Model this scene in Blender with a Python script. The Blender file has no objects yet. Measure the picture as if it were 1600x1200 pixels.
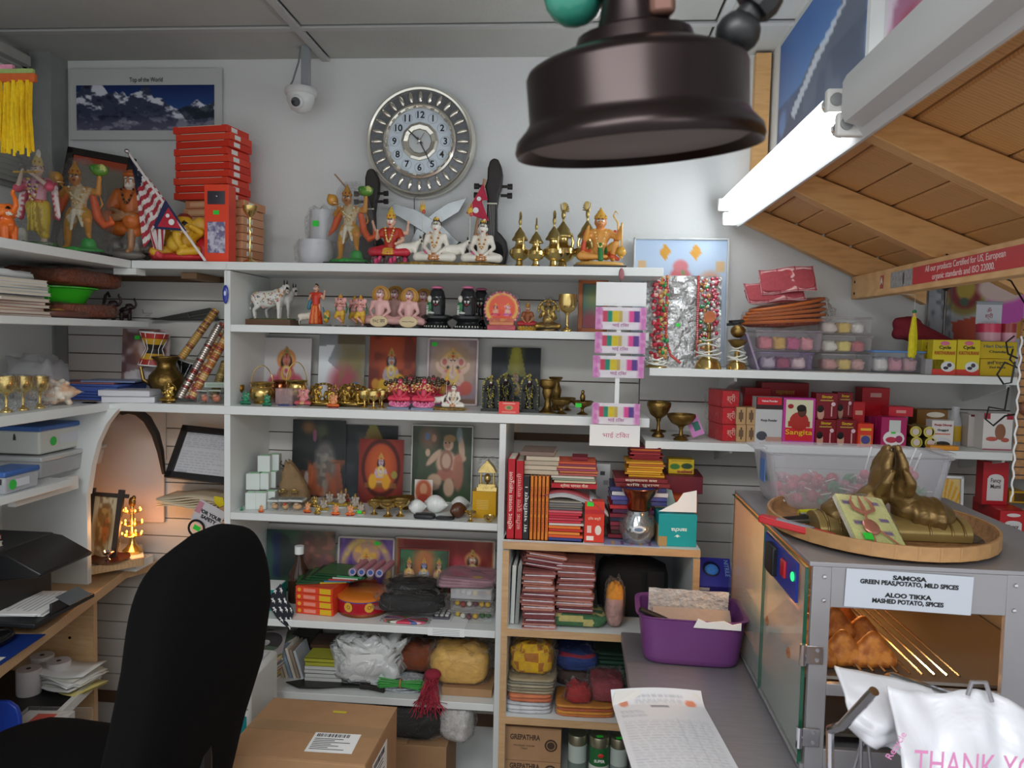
import bpy,bmesh,math,random
import numpy as np
from mathutils import Vector,Matrix,Euler,kdtree
random.seed(7);rng=np.random.default_rng(7)
scene=bpy.context.scene
COL=scene.collection
pi=math.pi
F=1200.0
PITCH,YAW,ROLL=[math.radians(a) for a in (3.4,4.8,1.28)]
CAM=Vector((0,-2.5,1.53))
_f=Vector((-math.sin(YAW)*math.cos(PITCH),math.cos(YAW)*math.cos(PITCH),-math.sin(PITCH)))
_r0=Vector((math.cos(YAW),math.sin(YAW),0));_u0=_r0.cross(_f)
_r=math.cos(ROLL)*_r0+math.sin(ROLL)*_u0
_u=-math.sin(ROLL)*_r0+math.cos(ROLL)*_u0
cd=bpy.data.cameras.new('camera');cam=bpy.data.objects.new('camera',cd);COL.objects.link(cam)
cam.matrix_world=Matrix(((_r.x,_u.x,-_f.x,CAM.x),(_r.y,_u.y,-_f.y,CAM.y),(_r.z,_u.z,-_f.z,CAM.z),(0,0,0,1)))
cd.sensor_width=36;cd.lens=F/1600*36;cd.clip_start=0.05
cd.dof.use_dof=True;cd.dof.focus_distance=2.25;cd.dof.aperture_fstop=27/1000/0.0030
scene.camera=cam
vs=scene.view_settings
scene.display_settings.display_device='sRGB'
vs.view_transform='Standard';vs.look='None';vs.gamma=1.0;vs.use_curve_mapping=False
vs.exposure=0.73
world=bpy.data.worlds.new('room_light');scene.world=world;world.use_nodes=True
bg=world.node_tree.nodes['Background'];bg.inputs[0].default_value=(0.93,0.97,1.0,1);bg.inputs[1].default_value=0.62
def area(name,loc,rot,sx,sy,power,col):
    l=bpy.data.lights.new(name,'AREA');l.shape='RECTANGLE';l.size=sx;l.size_y=sy;l.energy=power;l.color=col
    o=bpy.data.objects.new(name,l);COL.objects.link(o);o.location=loc;o.rotation_euler=rot;return o
area('ceiling_lamp',(-0.5,-2.9,2.38),(0,0,0),1.2,0.6,28,(0.96,0.985,1.0))
area('ceiling_lamp',(0.9,-3.6,2.38),(0,0,0),1.2,0.6,18,(0.96,0.985,1.0))
cy=scene.cycles
cy.max_bounces=8;cy.transparent_max_bounces=24;cy.diffuse_bounces=4;cy.glossy_bounces=4;cy.transmission_bounces=6
cy.caustics_reflective=False;cy.caustics_refractive=False;cy.sample_clamp_indirect=6.0
try:cy.use_denoising=True
except Exception:pass
def at(px,py,y):
    d=_r*((px-800)/F)-_u*((py-600)/F)+_f
    return CAM+d*((y-CAM.y)/d.y)
def xs(px,y,z):
    k=(px-800)/F;q=_r-_f*k;p=Vector((0,y,z))-CAM
    return-(q.y*p.y+q.z*p.z)/q.x+CAM.x
def zs(py,x,y):
    k=(py-600)/F;q=-_u-_f*k;p=Vector((x,y,0))-CAM
    return-(q.x*p.x+q.y*p.y)/q.z+CAM.z
def lin(c):return c/12.92 if c <= 0.04045 else ((c+0.055)/1.055) ** 2.4
def hx(s):return tuple(int(s[i:i+2],16)/255 for i in (0,2,4))
def C(s):
    if isinstance(s,str):s=hx(s)
    return tuple(lin(v) for v in s[:3])+(1.0,)
MC={}
def mat(key,col=None,rough=0.5,metal=0.0,noise=0.0,nscale=30.0,bump=0.0,bscale=60.0,kind=None,alpha=1.0,emit=None,power=0.0,col2=None,stretch=None):
    if key in MC:return MC[key]
    m=bpy.data.materials.new(key);m.use_nodes=True;MC[key]=m
    nt=m.node_tree;N=nt.nodes;L=nt.links;b=N['Principled BSDF']
    b.inputs['Roughness'].default_value=rough;b.inputs['Metallic'].default_value=metal
    tc=N.new('ShaderNodeTexCoord');mp=N.new('ShaderNodeMapping');L.new(tc.outputs['Object'],mp.inputs[0])
    if stretch:mp.inputs['Scale'].default_value=stretch
    nz=N.new('ShaderNodeTexNoise');nz.inputs['Scale'].default_value=nscale;nz.inputs['Detail'].default_value=4;L.new(mp.outputs[0],nz.inputs['Vector'])
    if kind == 'vc':
        at_=N.new('ShaderNodeVertexColor');at_.layer_name='Col';src=at_.outputs[0]
    else:
        rg=N.new('ShaderNodeRGB');rg.outputs[0].default_value=C(col);src=rg.outputs[0]
    if kind == 'wood':
        w=N.new('ShaderNodeTexWave');w.wave_type='BANDS';w.bands_direction='Y';w.inputs['Scale'].default_value=nscale*.3;w.inputs['Distortion'].default_value=6;w.inputs['Detail'].default_value=3;w.inputs['Detail Scale'].default_value=1.5
        L.new(mp.outputs[0],w.inputs['Vector'])
        mx=N.new('ShaderNodeMix');mx.data_type='RGBA';mx.inputs[6].default_value=C(col);mx.inputs[7].default_value=C(col2)
        ma=N.new('ShaderNodeMath');ma.operation='MULTIPLY';L.new(w.outputs[1],ma.inputs[0]);L.new(nz.outputs[0],ma.inputs[1]);L.new(ma.outputs[0],mx.inputs[0]);src=mx.outputs[2]
    elif col2:
        mx=N.new('ShaderNodeMix');mx.data_type='RGBA';mx.inputs[6].default_value=C(col);mx.inputs[7].default_value=C(col2)
        rp=N.new('ShaderNodeMapRange');rp.inputs[1].default_value=.42;rp.inputs[2].default_value=.58;L.new(nz.outputs[0],rp.inputs[0]);L.new(rp.outputs[0],mx.inputs[0]);src=mx.outputs[2]
    elif noise:
        hs=N.new('ShaderNodeHueSaturation');rp=N.new('ShaderNodeMapRange');rp.inputs[1].default_value=.25;rp.inputs[2].default_value=.75
        rp.inputs[3].default_value=1-noise;rp.inputs[4].default_value=1+noise;L.new(nz.outputs[0],rp.inputs[0]);L.new(rp.outputs[0],hs.inputs['Value']);L.new(src,hs.inputs['Color']);src=hs.outputs[0]
    L.new(src,b.inputs['Base Color'])
    if bump:
        n2=N.new('ShaderNodeTexNoise');n2.inputs['Scale'].default_value=bscale;n2.inputs['Detail'].default_value=5;L.new(mp.outputs[0],n2.inputs['Vector'])
        bp=N.new('ShaderNodeBump');bp.inputs['Strength'].default_value=bump;bp.inputs['Distance'].default_value=.01;L.new(n2.outputs[0],bp.inputs['Height']);L.new(bp.outputs[0],b.inputs['Normal'])
    if emit:
        b.inputs['Emission Color'].default_value=C(emit);b.inputs['Emission Strength'].default_value=power
    if kind == 'glass' or alpha<1:
        b.inputs['Alpha'].default_value=alpha
    return m
def film(key,col='ffffff',rough=.15,a=.2,crinkle=.6,scale=25):
    """thin clear plastic: mostly see-through, crinkled gloss"""
    if key in MC:return MC[key]
    m=bpy.data.materials.new(key);m.use_nodes=True;MC[key]=m
    nt=m.node_tree;N=nt.nodes;L=nt.links;out=N['Material Output'];N.remove(N['Principled BSDF'])
    tr=N.new('ShaderNodeBsdfTransparent');pr=N.new('ShaderNodeBsdfPrincipled');pr.inputs['Base Color'].default_value=C(col);pr.inputs['Roughness'].default_value=rough;pr.inputs['Specular IOR Level'].default_value=.8
    mx=N.new('ShaderNodeMixShader');tc=N.new('ShaderNodeTexCoord')
    vo=N.new('ShaderNodeTexNoise');vo.inputs['Scale'].default_value=scale;vo.inputs['Detail'].default_value=3;vo.inputs['Distortion'].default_value=1.2;L.new(tc.outputs['Object'],vo.inputs['Vector'])
    bp=N.new('ShaderNodeBump');bp.inputs['Strength'].default_value=crinkle;bp.inputs['Distance'].default_value=.02;L.new(vo.outputs[0],bp.inputs['Height']);L.new(bp.outputs[0],pr.inputs['Normal'])
    lw=N.new('ShaderNodeLayerWeight');lw.inputs[0].default_value=.18;L.new(bp.outputs[0],lw.inputs['Normal'])
    mr=N.new('ShaderNodeMapRange');mr.inputs[3].default_value=a;mr.inputs[4].default_value=min(1,a+.4);L.new(lw.outputs['Fresnel'],mr.inputs[0])
    L.new(mr.outputs[0],mx.inputs[0]);L.new(tr.outputs[0],mx.inputs[1]);L.new(pr.outputs[0],mx.inputs[2]);L.new(mx.outputs[0],out.inputs[0])
    return m
VC=mat('painted',kind='vc',rough=.45,noise=.06,nscale=60)
VCG=mat('painted_gloss',kind='vc',rough=.18)
VCP=mat('printed_paper',kind='vc',rough=.35)
VCP.node_tree.nodes['Principled BSDF'].inputs['Specular IOR Level'].default_value=.25
VCC=mat('dyed_cloth',kind='vc',rough=.9,noise=.12,nscale=90,bump=.25,bscale=220)
VCM=mat('coloured_metal',kind='vc',rough=.28,metal=.85)
WHITE=mat('white_laminate','dfe3e1',.38,noise=.03,nscale=6)
WALL=mat('white_wall_paint','dcdfde',.75,noise=.025,nscale=3,bump=.08,bscale=90)
BRASS=mat('brass','c9aa66',.26,.95,noise=.15,nscale=40)
GOLD=mat('polished_gold','dcc07a',.2,.95,noise=.1,nscale=40)
OLDBR=mat('aged_brass','8e7340',.4,1.0,noise=.25,nscale=60,bump=.2,bscale=90)
COPPER=mat('copper','b06a48',.25,1.0,noise=.2,nscale=30)
STEEL=mat('brushed_steel','9c9a9e',.38,.5,noise=.08,nscale=14,stretch=(1,12,12))
CHROME=mat('chrome','d0d0d4',.12,1.0)
BLACK=mat('black_plastic','17181a',.45,noise=.1)
BLACKW=mat('dark_wood','221c1a',.5,noise=.3,nscale=40)
CARD=mat('cardboard','a9835e',.85,noise=.06,nscale=30,bump=.05)
PAPER=mat('white_paper','e9ebea',.8)
CREAM=mat('page_edges','d8d0be',.85,noise=.12,nscale=10,stretch=(1,1,60))
PINE=mat('pine','e0b074',.5,kind='wood',col2='bf8a50',nscale=16,stretch=(1.2,7,7))
MAPLE=mat('beech_laminate','c9a67c',.5,kind='wood',col2='b28c60',nscale=14,stretch=(1.5,9,9))
GREEN=mat('green_sticker','2fd23c',.6)
CLEAR=film('clear_plastic','eef2f2',.12,.02,.5,22)
WRAP=film('clear_wrap','f2f4f4',.06,.012,1.2,42)
HAZY=film('hazy_plastic','e4e6ea',.3,.38,.2,12)
TINT=lambda k,c,a=.4,r=.2,cr=.8,s=25:film('tinted_'+k,c,r,a,cr,s)
class MB:
    def __init__(s):s.v=[];s.f=[];s.c=[]
    def add(s,vs,fs,col=None):
        o=len(s.v);s.v += [tuple(v) for v in vs];s.f += [tuple(i+o for i in f) for f in fs];c=C(col) if col else (.8,.8,.8,1);s.c += [c]*len(fs);return s
    def box(s,c,d,col=None,rot=None,taper=1.0):
        x,y,z=[k/2 for k in d];vs=[]
        for sz in (-1,1):
            t=taper if sz>0 else 1
            for sx,sy in ((-1,-1),(1,-1),(1,1),(-1,1)):vs.append(Vector((sx*x*t,sy*y*t,sz*z)))
        if rot is not None:R=Euler(rot).to_matrix();vs=[R @ v for v in vs]
        c=Vector(c);vs=[v+c for v in vs]
        return s.add(vs,[(3,2,1,0),(4,5,6,7),(0,1,5,4),(1,2,6,5),(2,3,7,6),(3,0,4,7)],col)
    def lathe(s,prof,n=24,col=None,c=(0,0,0),M=None,sx=1,sy=1):
        vs=[];fs=[];rows=[]
        for r,z in prof:
            if r<1e-5:rows.append([len(vs)]);vs.append(Vector((0,0,z)))
            else:
                rows.append(list(range(len(vs),len(vs)+n)))
                for i in range(n):a=2*pi*i/n;vs.append(Vector((r*math.cos(a)*sx,r*math.sin(a)*sy,z)))
        for a,b in zip(rows,rows[1:]):
            for i in range(n):
                j=(i+1)%n
                if len(a) == 1 and len(b) == 1:continue
                if len(a) == 1:fs.append((a[0],b[j],b[i]))
                elif len(b) == 1:fs.append((a[i],a[j],b[0]))
                else:fs.append((a[i],a[j],b[j],b[i]))
        if M is not None:vs=[M @ v for v in vs]
        c=Vector(c);return s.add([v+c for v in vs],fs,col)
    def ell(s,c,r,col=None,n=14,m=8,rot=None):
        if not hasattr(r,'__len__'):r=(r,r,r)
        R=Euler(rot).to_matrix() if rot else Matrix.Identity(3)
        M=R @ Matrix.Diagonal(r)
        return s.lathe([(math.sin(pi*k/m),-math.cos(pi*k/m)) for k in range(m+1)],n,col,c,M)
    def tube(s,pts,r,n=8,col=None,closed=False):
        pts=[Vector(p) for p in pts];k=len(pts)
        if not hasattr(r,'__len__'):r=[r]*k
        vs=[];fs=[];up=None
        for i,p in enumerate(pts):
            a=pts[i-1] if (i or closed) else p;b=pts[(i+1)%k] if (i<k-1 or closed) else p
            t=(b-a).normalized()
            if up is None:up=t.orthogonal().normalized()
            up=(up-t*up.dot(t));up=up.normalized() if up.length>1e-6 else t.orthogonal().normalized()
            w=t.cross(up)
            for j in range(n):an=2*pi*j/n;vs.append(p+(up*math.cos(an)+w*math.sin(an))*r[i])
        for i in range(k if closed else k-1):
            for j in range(n):q=(j+1)%n;i2=(i+1)%k;fs.append((i*n+j,i*n+q,i2*n+q,i2*n+j))
        if not closed:fs.append(tuple(range(n-1,-1,-1)));fs.append(tuple((k-1)*n+j for j in range(n)))
        return s.add(vs,fs,col)
    def cap(s,a,b,r0,r1,col=None,n=10):
        """limb: tapered tube with round ends"""
        a=Vector(a);b=Vector(b);d=(b-a)
        if d.length<1e-6:return s.ell(a,r0,col)
        t=d.normalized();pts=[];rr=[]
        for k in (0,.35,.75):pts.append(a-t*r0*math.cos(k*pi/2));rr.append(max(r0*math.sin(k*pi/2),r0*.08))
        pts += [a,b];rr += [r0,r1]
        for k in (.75,.35,0):pts.append(b+t*r1*math.cos(k*pi/2));rr.append(max(r1*math.sin(k*pi/2),r1*.08))
        return s.tube(pts,rr,n,col)
    def prism(s,poly,y0,y1,col=None,axis='y'):
        """outline in x,z pushed along y (or x,y along z / y,z along x)"""
        n=len(poly);f={'y':lambda p,t:(p[0],t,p[1]),'z':lambda p,t:(p[0],p[1],t),'x':lambda p,t:(t,p[0],p[1])}[axis]
        vs=[f(p,y0) for p in poly]+[f(p,y1) for p in poly]
        fs=[tuple(range(n)),tuple(range(2*n-1,n-1,-1))]+[(i,i+n,(i+1)%n+n,(i+1)%n) for i in range(n)]
        return s.add(vs,fs,col)
    def grid(s,nx,ny,fn,col=None,cf=None):
        vs=[fn(i/nx,j/ny) for j in range(ny+1) for i in range(nx+1)];o=len(s.f)
        fs=[(j*(nx+1)+i,j*(nx+1)+i+1,(j+1)*(nx+1)+i+1,(j+1)*(nx+1)+i) for j in range(ny) for i in range(nx)]
        s.add(vs,fs,col)
        if cf:s.c[o:]=[C(cf((i+.5)/nx,(j+.5)/ny)) for j in range(ny) for i in range(nx)]
        return s
    def mesh(s,name,smooth=35,fix=True):
        me=bpy.data.meshes.new(name);me.from_pydata(s.v,[],s.f)
        ca=me.color_attributes.new('Col','BYTE_COLOR','CORNER')
        n=np.repeat(np.array(s.c,dtype=np.float32),[len(f) for f in s.f],axis=0)
        ca.data.foreach_set('color',n.ravel())
        if fix:
            bm=bmesh.new();bm.from_mesh(me);bmesh.ops.recalc_face_normals(bm,faces=bm.faces);bm.to_mesh(me);bm.free()
        if smooth:
            me.polygons.foreach_set('use_smooth',[True]*len(me.polygons));me.set_sharp_from_angle(angle=math.radians(smooth))
        return me
    def build(s,name,m,parent=None,loc=None,rot=None,smooth=35,bevel=0,fix=True,seg=2):
        return link(name,s.mesh(name,smooth,fix),m,parent,loc,rot,bevel,seg)
def link(name,me,m,parent=None,loc=None,rot=None,bevel=0,seg=2):
    o=bpy.data.objects.new(name,me);COL.objects.link(o)
    if m is not None and not me.materials:me.materials.append(m)
    if parent is not None:o.parent=parent
    if loc is not None:o.location=loc
    if rot is not None:o.rotation_euler=rot
    if bevel:
        b=o.modifiers.new('bevel','BEVEL');b.width=bevel;b.segments=seg;b.limit_method='ANGLE'
    return o
def tag(o,label=None,cat=None,group=None,kind=None):
    for k,v in (('label',label),('category',cat),('group',group),('kind',kind)):
        if v:o[k]=v
    return o
def T(name,label,cat,loc=(0,0,0),rz=0,group=None,s=1,rot=None):
    o=bpy.data.objects.new(name,None);COL.objects.link(o);o.empty_display_size=.02
    o.location=loc;o.rotation_euler=rot or (0,0,rz);o.scale=(s,s,s);return tag(o,label,cat,group)
def dup(root,label,loc=None,rz=None,s=None):
    r=root.copy();COL.objects.link(r);r['label']=label
    if loc is not None:r.location=loc
    if rz is not None:r.rotation_euler.z=rz
    if s is not None:r.scale=(s,s,s)
    for ch in list(root.children):
        c=ch.copy();COL.objects.link(c);c.parent=r
        for g in ch.children:d=g.copy();COL.objects.link(d);d.parent=c
    return r
FONT=None
ORD=['topmost','second','third','fourth','fifth','sixth','seventh','eighth','ninth','tenth','eleventh','twelfth','thirteenth','fourteenth']
def txt(s,size,m,parent,loc,rot=(pi/2,0,0),width=None,name='lettering',align='CENTER',bold=0,lines=1.0,shear=0):
    cu=bpy.data.curves.new(name,'FONT');cu.body=s;cu.size=size;cu.align_x=align;cu.align_y='CENTER';cu.resolution_u=3;cu.extrude=.0002;cu.offset=bold;cu.space_line=lines;cu.shear=shear
    o=bpy.data.objects.new(name,cu);COL.objects.link(o);cu.materials.append(m);o.parent=parent;o.location=loc;o.rotation_euler=rot
    if width:o['_w']=width
    return o
def ink(c):return mat('ink_'+c,c,.6)
class Pic:
    def __init__(s,nx,ny,bgc='ffffff',bg2=None):
        s.nx,s.ny=nx,ny;s.U,s.V=np.meshgrid(np.linspace(0,1,nx+1),np.linspace(0,1,ny+1));s.a=np.zeros((ny+1,nx+1,3))
        s.asp=ny/nx
        a=np.array(hx(bgc));b=np.array(hx(bg2 or bgc));s.a[:]=a+(b-a)*s.V[...,None]
    def mix(s,m,c,a=1.0):
        m=np.clip(m,0,1)[...,None]*a;s.a=s.a*(1-m)+np.array(hx(c))*m;return s
    def ell(s,x,y,rx,ry,c,a=1.0,soft=.15,rot=0.0):
        dx=s.U-x;dy=(s.V-y)*s.asp;ry=ry*s.asp;k,q=math.cos(rot),math.sin(rot);X=dx*k+dy*q;Y=-dx*q+dy*k
        d=np.sqrt((X/rx) ** 2+(Y/ry) ** 2);return s.mix((1+soft-d)/(2*soft+1e-6),c,a)
    def ring(s,x,y,rx,ry,w,c,a=1.0):
        d=np.sqrt(((s.U-x)/rx) ** 2+((s.V-y)/ry) ** 2);return s.mix(1.4-np.abs(d-1)/w,c,a)
    def rect(s,x0,y0,x1,y1,c,a=1.0,e=None):
        e=e or .8/s.nx;ey=.8/s.ny
        m=np.clip((s.U-x0)/e+.5,0,1)*np.clip((x1-s.U)/e+.5,0,1)*np.clip((s.V-y0)/ey+.5,0,1)*np.clip((y1-s.V)/ey+.5,0,1);return s.mix(m,c,a)
    def poly(s,pts,c,a=1.0):
        ins=np.zeros(s.U.shape,bool);n=len(pts)
        for i in range(n):
            x0,y0=pts[i];x1,y1=pts[(i+1)%n]
            if y0 == y1:continue
            cr=((s.V >= min(y0,y1)) & (s.V<max(y0,y1))) & (s.U<(s.V-y0)/(y1-y0)*(x1-x0)+x0);ins ^= cr
        return s.mix(ins.astype(float),c,a)
    def line(s,x0,y0,x1,y1,w,c,a=1.0):
        dx,dy=x1-x0,(y1-y0)*s.asp;L2=dx*dx+dy*dy+1e-9;X=s.U-x0;Y=(s.V-y0)*s.asp
        t=np.clip((X*dx+Y*dy)/L2,0,1);d=np.sqrt((X-t*dx) ** 2+(Y-t*dy) ** 2);return s.mix(1.5-d/w,c,a)
    def fld(s,k,ky=None):
        ky=ky or max(1,int(k*s.asp));g=rng.random((ky+2,k+2));X=s.U*k;Y=s.V*ky;i=X.astype(int);j=Y.astype(int);fx=X-i;fy=Y-j;fx=fx*fx*(3-2*fx);fy=fy*fy*(3-2*fy)
        return (g[j,i]*(1-fx)+g[j,i+1]*fx)*(1-fy)+(g[j+1,i]*(1-fx)+g[j+1,i+1]*fx)*fy
    def noise(s,k,c,a=.5,t=.55,sharp=4,mask=None,ky=None):
        m=np.clip((s.fld(k,ky)-t)*sharp+.5,0,1)
        if mask is not None:m=m*mask
        return s.mix(m,c,a)
    def frame(s,w,c):
        wy=w/s.asp;m=(s.U<w) | (s.U>1-w) | (s.V<wy) | (s.V>1-wy);return s.mix(m.astype(float),c)
    def rows(s,x0,y0,x1,y1,n,c,a=.8,fill=.8,gap=.5):
        for k in range(n):
            y=y0+(y1-y0)*(k+.5)/n;h=(y1-y0)/n*gap;x=x0;e=x0+(x1-x0)*(random.uniform(.55,1) if fill<1 else 1)
            while x<e:
                w=random.uniform(.02,.09)*(x1-x0)*1.6;s.rect(x,y-h/2,min(x+w,e),y+h/2,c,a);x += w+.018*(x1-x0)*1.5
        return s
    def blots(s,x,y,r,cols,n=40,q=.02,ry=None):
        for _ in range(n):
            a=random.random()*2*pi;k=math.sqrt(random.random());rr=q*random.uniform(.5,1.3)
            s.ell(x+r*k*math.cos(a),y+(ry or r/s.asp)*k*math.sin(a),rr,rr/s.asp,random.choice(cols),.9)
        return s
    def mesh(s,name,w,h,t=.002,curve=None,back='d8d8d4',jit=0):
        """sheet standing in x,z with its bottom at z=0 facing -y; painted front, plain sides and back"""
        nx,ny=s.nx,s.ny;X=(s.U-.5)*w;Z=(1-s.V)*h;Y=np.zeros_like(X)
        if curve:Y=curve(s.U,s.V)
        f=np.stack([X,Y,Z],-1).reshape(-1,3);n=len(f)
        per=list(range(nx+1))+[j*(nx+1)+nx for j in range(1,ny+1)]+[ny*(nx+1)+i for i in range(nx-1,-1,-1)]+[j*(nx+1) for j in range(ny-1,0,-1)]
        b=f[per]+np.array([0,t,0]);k=len(per)
        I=np.arange(nx)[None]+np.arange(ny)[:,None]*(nx+1);q=np.stack([I,I+nx+1,I+nx+2,I+1],-1).reshape(-1,4)
        P=np.array(per);j=np.arange(k);j2=(j+1)%k
        side=np.stack([P[j],P[j2],n+j2,n+j],-1)
        me=bpy.data.meshes.new(name);me.from_pydata(np.concatenate([f,b]).tolist(),[],q.tolist()+side.tolist()+[list(range(n,n+k))[::-1] if False else list(range(n,n+k))])
        cl=s.a.reshape(-1,3);cl=np.where(cl <= .04045,cl/12.92,((cl+.055)/1.055) ** 2.4);ca=me.color_attributes.new('Col','FLOAT_COLOR','POINT')
        bc=np.tile(np.array(C(back)[:3]),(k,1));al=np.concatenate([cl,bc]);al=np.concatenate([al,np.ones((len(al),1))],1).astype(np.float32);ca.data.foreach_set('color',al.ravel())
        return me
# ================================================================ SETTING
def S(name,mb,m,parent=None,**k):
    o=mb.build(name,m,parent,**k)
    if parent is None:o['kind']='structure'
    return o
ZT,Z2,Z3,Z4,Z5,Z6=1.737,1.553,1.311,0.990,0.670,0.448
YF=-0.30
S('floor',MB().box((0,-1.6,-.02),(5,3.6,.04),'7a5a44'),mat('floor_boards','6e5140',.5,noise=.15,nscale=9,stretch=(1,12,1)))
wb=S('wall_back',MB().box((.1,.06,1.22),(3.9,.1,2.44)),WALL)
SLAT=mat('slatwall_board','cfccc6',.5,noise=.03,nscale=5)
slat_me=MB().box((0,0,0),(1,.012,.0585)).mesh('slat',0)
groove=MB().box((-.77,.007,.97),(1.93,.006,1.5)).box((.78,.007,.84),(1.15,.006,1.24)).build('groove_backing',mat('groove_brown','6b5340',.8),wb)
z=.30;k=0
while z<1.70:
    for x0,x1 in ((-1.735,-1.038),(-1.034,-.203),(-.199,1.36)):
        if (x0>-1.2 and z>1.25) or (x0>-.5 and z>1.22):continue
        o=link('slat' ,slat_me,SLAT,wb,((x0+x1)/2,-.002,z));o.scale=(x1-x0,1,1)
    z += .062;k += 1
for x0,x1,zz in ((-1.034,.2,(1.275,1.395,1.53,1.655,1.735)),(.204,1.36,(1.225,1.34,1.46)),(-.199,.2,(1.222,1.277))):
    for a,b in zip(zz,zz[1:]):
        link('slat',MB().box((0,0,0),(x1-x0,.012,b-a-.004)).mesh('slat',0),SLAT,wb,((x0+x1)/2,-.002,(a+b)/2))
S('wall_left',MB().box((-1.86,-.85,1.0),(.08,1.9,2.0)).box((-1.86,.0,2.2),(.08,.25,.44)).box((-1.86,-1.6,2.2),(.08,.4,.44)),WALL)
S('wall_right',MB().box((.592,-1.15,2.19),(.03,2.3,.5)),WALL)
S('wall_right',MB().box((2.07,-1.1,1.22),(.06,2.4,2.44)),WALL)
TILE=mat('ceiling_tile','b7b8b3',.9,noise=.05,nscale=5,bump=.15,bscale=160)
ceil=S('ceiling',MB().box((0,-1.9,2.462),(4.4,4.2,.02)),TILE)
RUN=mat('grid_runner_paint','b9bab8',.5)
tx=[-.845+1.22*i for i in range(-1,3)];ty=[.365-.61*i for i in range(0,7)]
tile_me=MB().box((0,0,0),(1.19,.58,.014)).mesh('ceiling_tile',0)
for a in tx[:-1]:
    for b in ty:link('ceiling_tile',tile_me,TILE,ceil,(a+.61,b-.305,2.437),bevel=.003)
for a in tx:S('grid_runner',MB().box((a,-1.8,2.424),(.024,4.3,.008)).box((a,-1.8,2.44),(.006,4.3,.03)),RUN,ceil)
for b in ty:S('grid_runner',MB().box((0,b,2.425),(4.2,.024,.006)).box((0,b,2.44),(4.2,.006,.03)),RUN,ceil)
S('trim_1',MB().box((-1.775,-.03,1.9),(.075,.09,1.06)),mat('grey_post_paint','8d908e',.6,noise=.06))
win=S('window_1',MB().box((-1.845,-.30,2.23),(.03,.36,.02)),mat('window_frame','9fa09c',.5))
S('window_frame',MB().box((-1.83,-.72,2.39),(.05,1.25,.05)).box((-1.83,-.72,1.99),(.05,1.25,.03)).box((-1.83,-.10,2.19),(.05,.03,.44)).box((-1.83,-1.36,2.19),(.05,.03,.44)),mat('window_frame'),win)
S('window_pane',MB().box((-1.87,-.72,2.19),(.006,1.25,.4)),film('window_glass','eef4f4',.03,.08,0,5),win)
bl_me=MB().box((0,0,0),(.026,1.2,.0025)).mesh('blind_slat',0)
for i in range(22):
    link('blind_slat',bl_me,mat('blind_slat','a9a9a2',.5,noise=.06),win,(-1.80,-.72,2.0+.0168*i),(0,math.radians(52 if i not in (19,20) else 10),0))
S('blind_rail',MB().box((-1.80,-.72,2.385),(.04,1.22,.03)),mat('blind_slat'),win)
S('trim_2',MB().box((.545,-.02,2.22),(.045,.035,.40)),PINE)
can=T('wooden_canopy','sloping pine canopy of rafters and planks above the right-hand shelves','canopy',(0,0,0))
def slope(x):return 1.958-(x-.50)*.40
pl=.36/5
ang=math.atan2(-.40,1)
for i in range(7):
    xm=.50+.082*(i+.5);me=MB().box((0,0,0),(.0845,1.98,.014)).mesh('plank',0)
    link('plank',me,PINE,can,(xm,-1.03,slope(xm)+.012),(0,-ang,0),.004,1)
MB().prism([(.505,slope(.505)+.019),(1.06,slope(1.06)+.019),(1.06,slope(1.06)+.025),(.505,slope(.505)+.025)],-2.03,-.03).build('roof_sheet',mat('roof_sheet','8a6038',.8),can)  # backing added above the planks so no light comes through their gaps
for y in (-.045,-.56,-1.06,-1.56):
    zb=.068
    MB().prism([(.49,slope(.49)),(.49,slope(.49)-.05),(.50,slope(.50)-.055),(.838,slope(.838)-.078),(.878,slope(.838)-.078),(1.05,slope(1.05)-.078),(1.05,slope(1.05))],y-.02,y+.02).build('rafter',PINE,can,bevel=.002)
MB().box((.857,-1.03,1.708),(.036,2.0,.07)).build('eave_beam',mat('pale_pine','e3b982',.5,kind='wood',col2='cf9f62',nscale=12,stretch=(3,1,5)),can,bevel=.002)
MB().box((.497,-1.03,1.927),(.03,2.0,.05)).build('ridge_beam',PINE,can,bevel=.002)
for z in (1.69,1.725):MB().lathe([(0,0),(.004,0),(.004,.002),(0,.003)],8).build('screw_head',BLACK,can,(.839,-.06,z),(0,-pi/2,0))
fl=T('fluorescent_light','twin tube fluorescent strip light along the pine canopy ridge','light',(0,0,0))
MB().prism([(.484,1.885),(.478,1.885),(.462,1.905),(.462,1.965),(.478,1.985),(.484,1.985)],-2.1,-.04).build('housing',mat('white_enamel','cfd2d2',.35),fl)
MB().prism([(.478,1.895),(.438,1.906),(.432,1.92),(.432,1.972),(.438,1.984),(.478,1.99)],-2.12,-1.14).build('cover',mat('white_enamel'),fl)
TUBE=mat('lit_tube','ffffff',.3,emit='f8fcff',power=6.5)
for x,z,y0,y1 in ((.436,1.956,-.075,-1.06),(.447,1.908,-.10,-1.085)):
    MB().tube([(x,y0,z),(x,y1,z)],.0145,16).build('tube',TUBE,fl)
    for y in (y0+.022,y1-.03):
        h=MB().box((x+.012,y,z),(.055,.018,.04)).build('lamp_holder',mat('holder_white','e2e2de',.4),fl,bevel=.004)
        MB().lathe([(0,0),(.011,0),(.011,.004),(.007,.005),(0,.005)],14).build('socket',mat('holder_grey','8d8f90',.4),h,(x,y-.009,z),(pi/2,0,0))
    MB().tube([(x,y1-.001,z),(x,y1-.014,z)],.0148,12).build('tube_cap',CHROME,fl)
def board(n,parent,x0,x1,y0,y1,z1,t=.02,m=None,bev=.0015):return MB().box(((x0+x1)/2,(y0+y1)/2,z1-t/2),(x1-x0,y1-y0,t)).build(n,m or WHITE,parent,bevel=bev)
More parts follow.
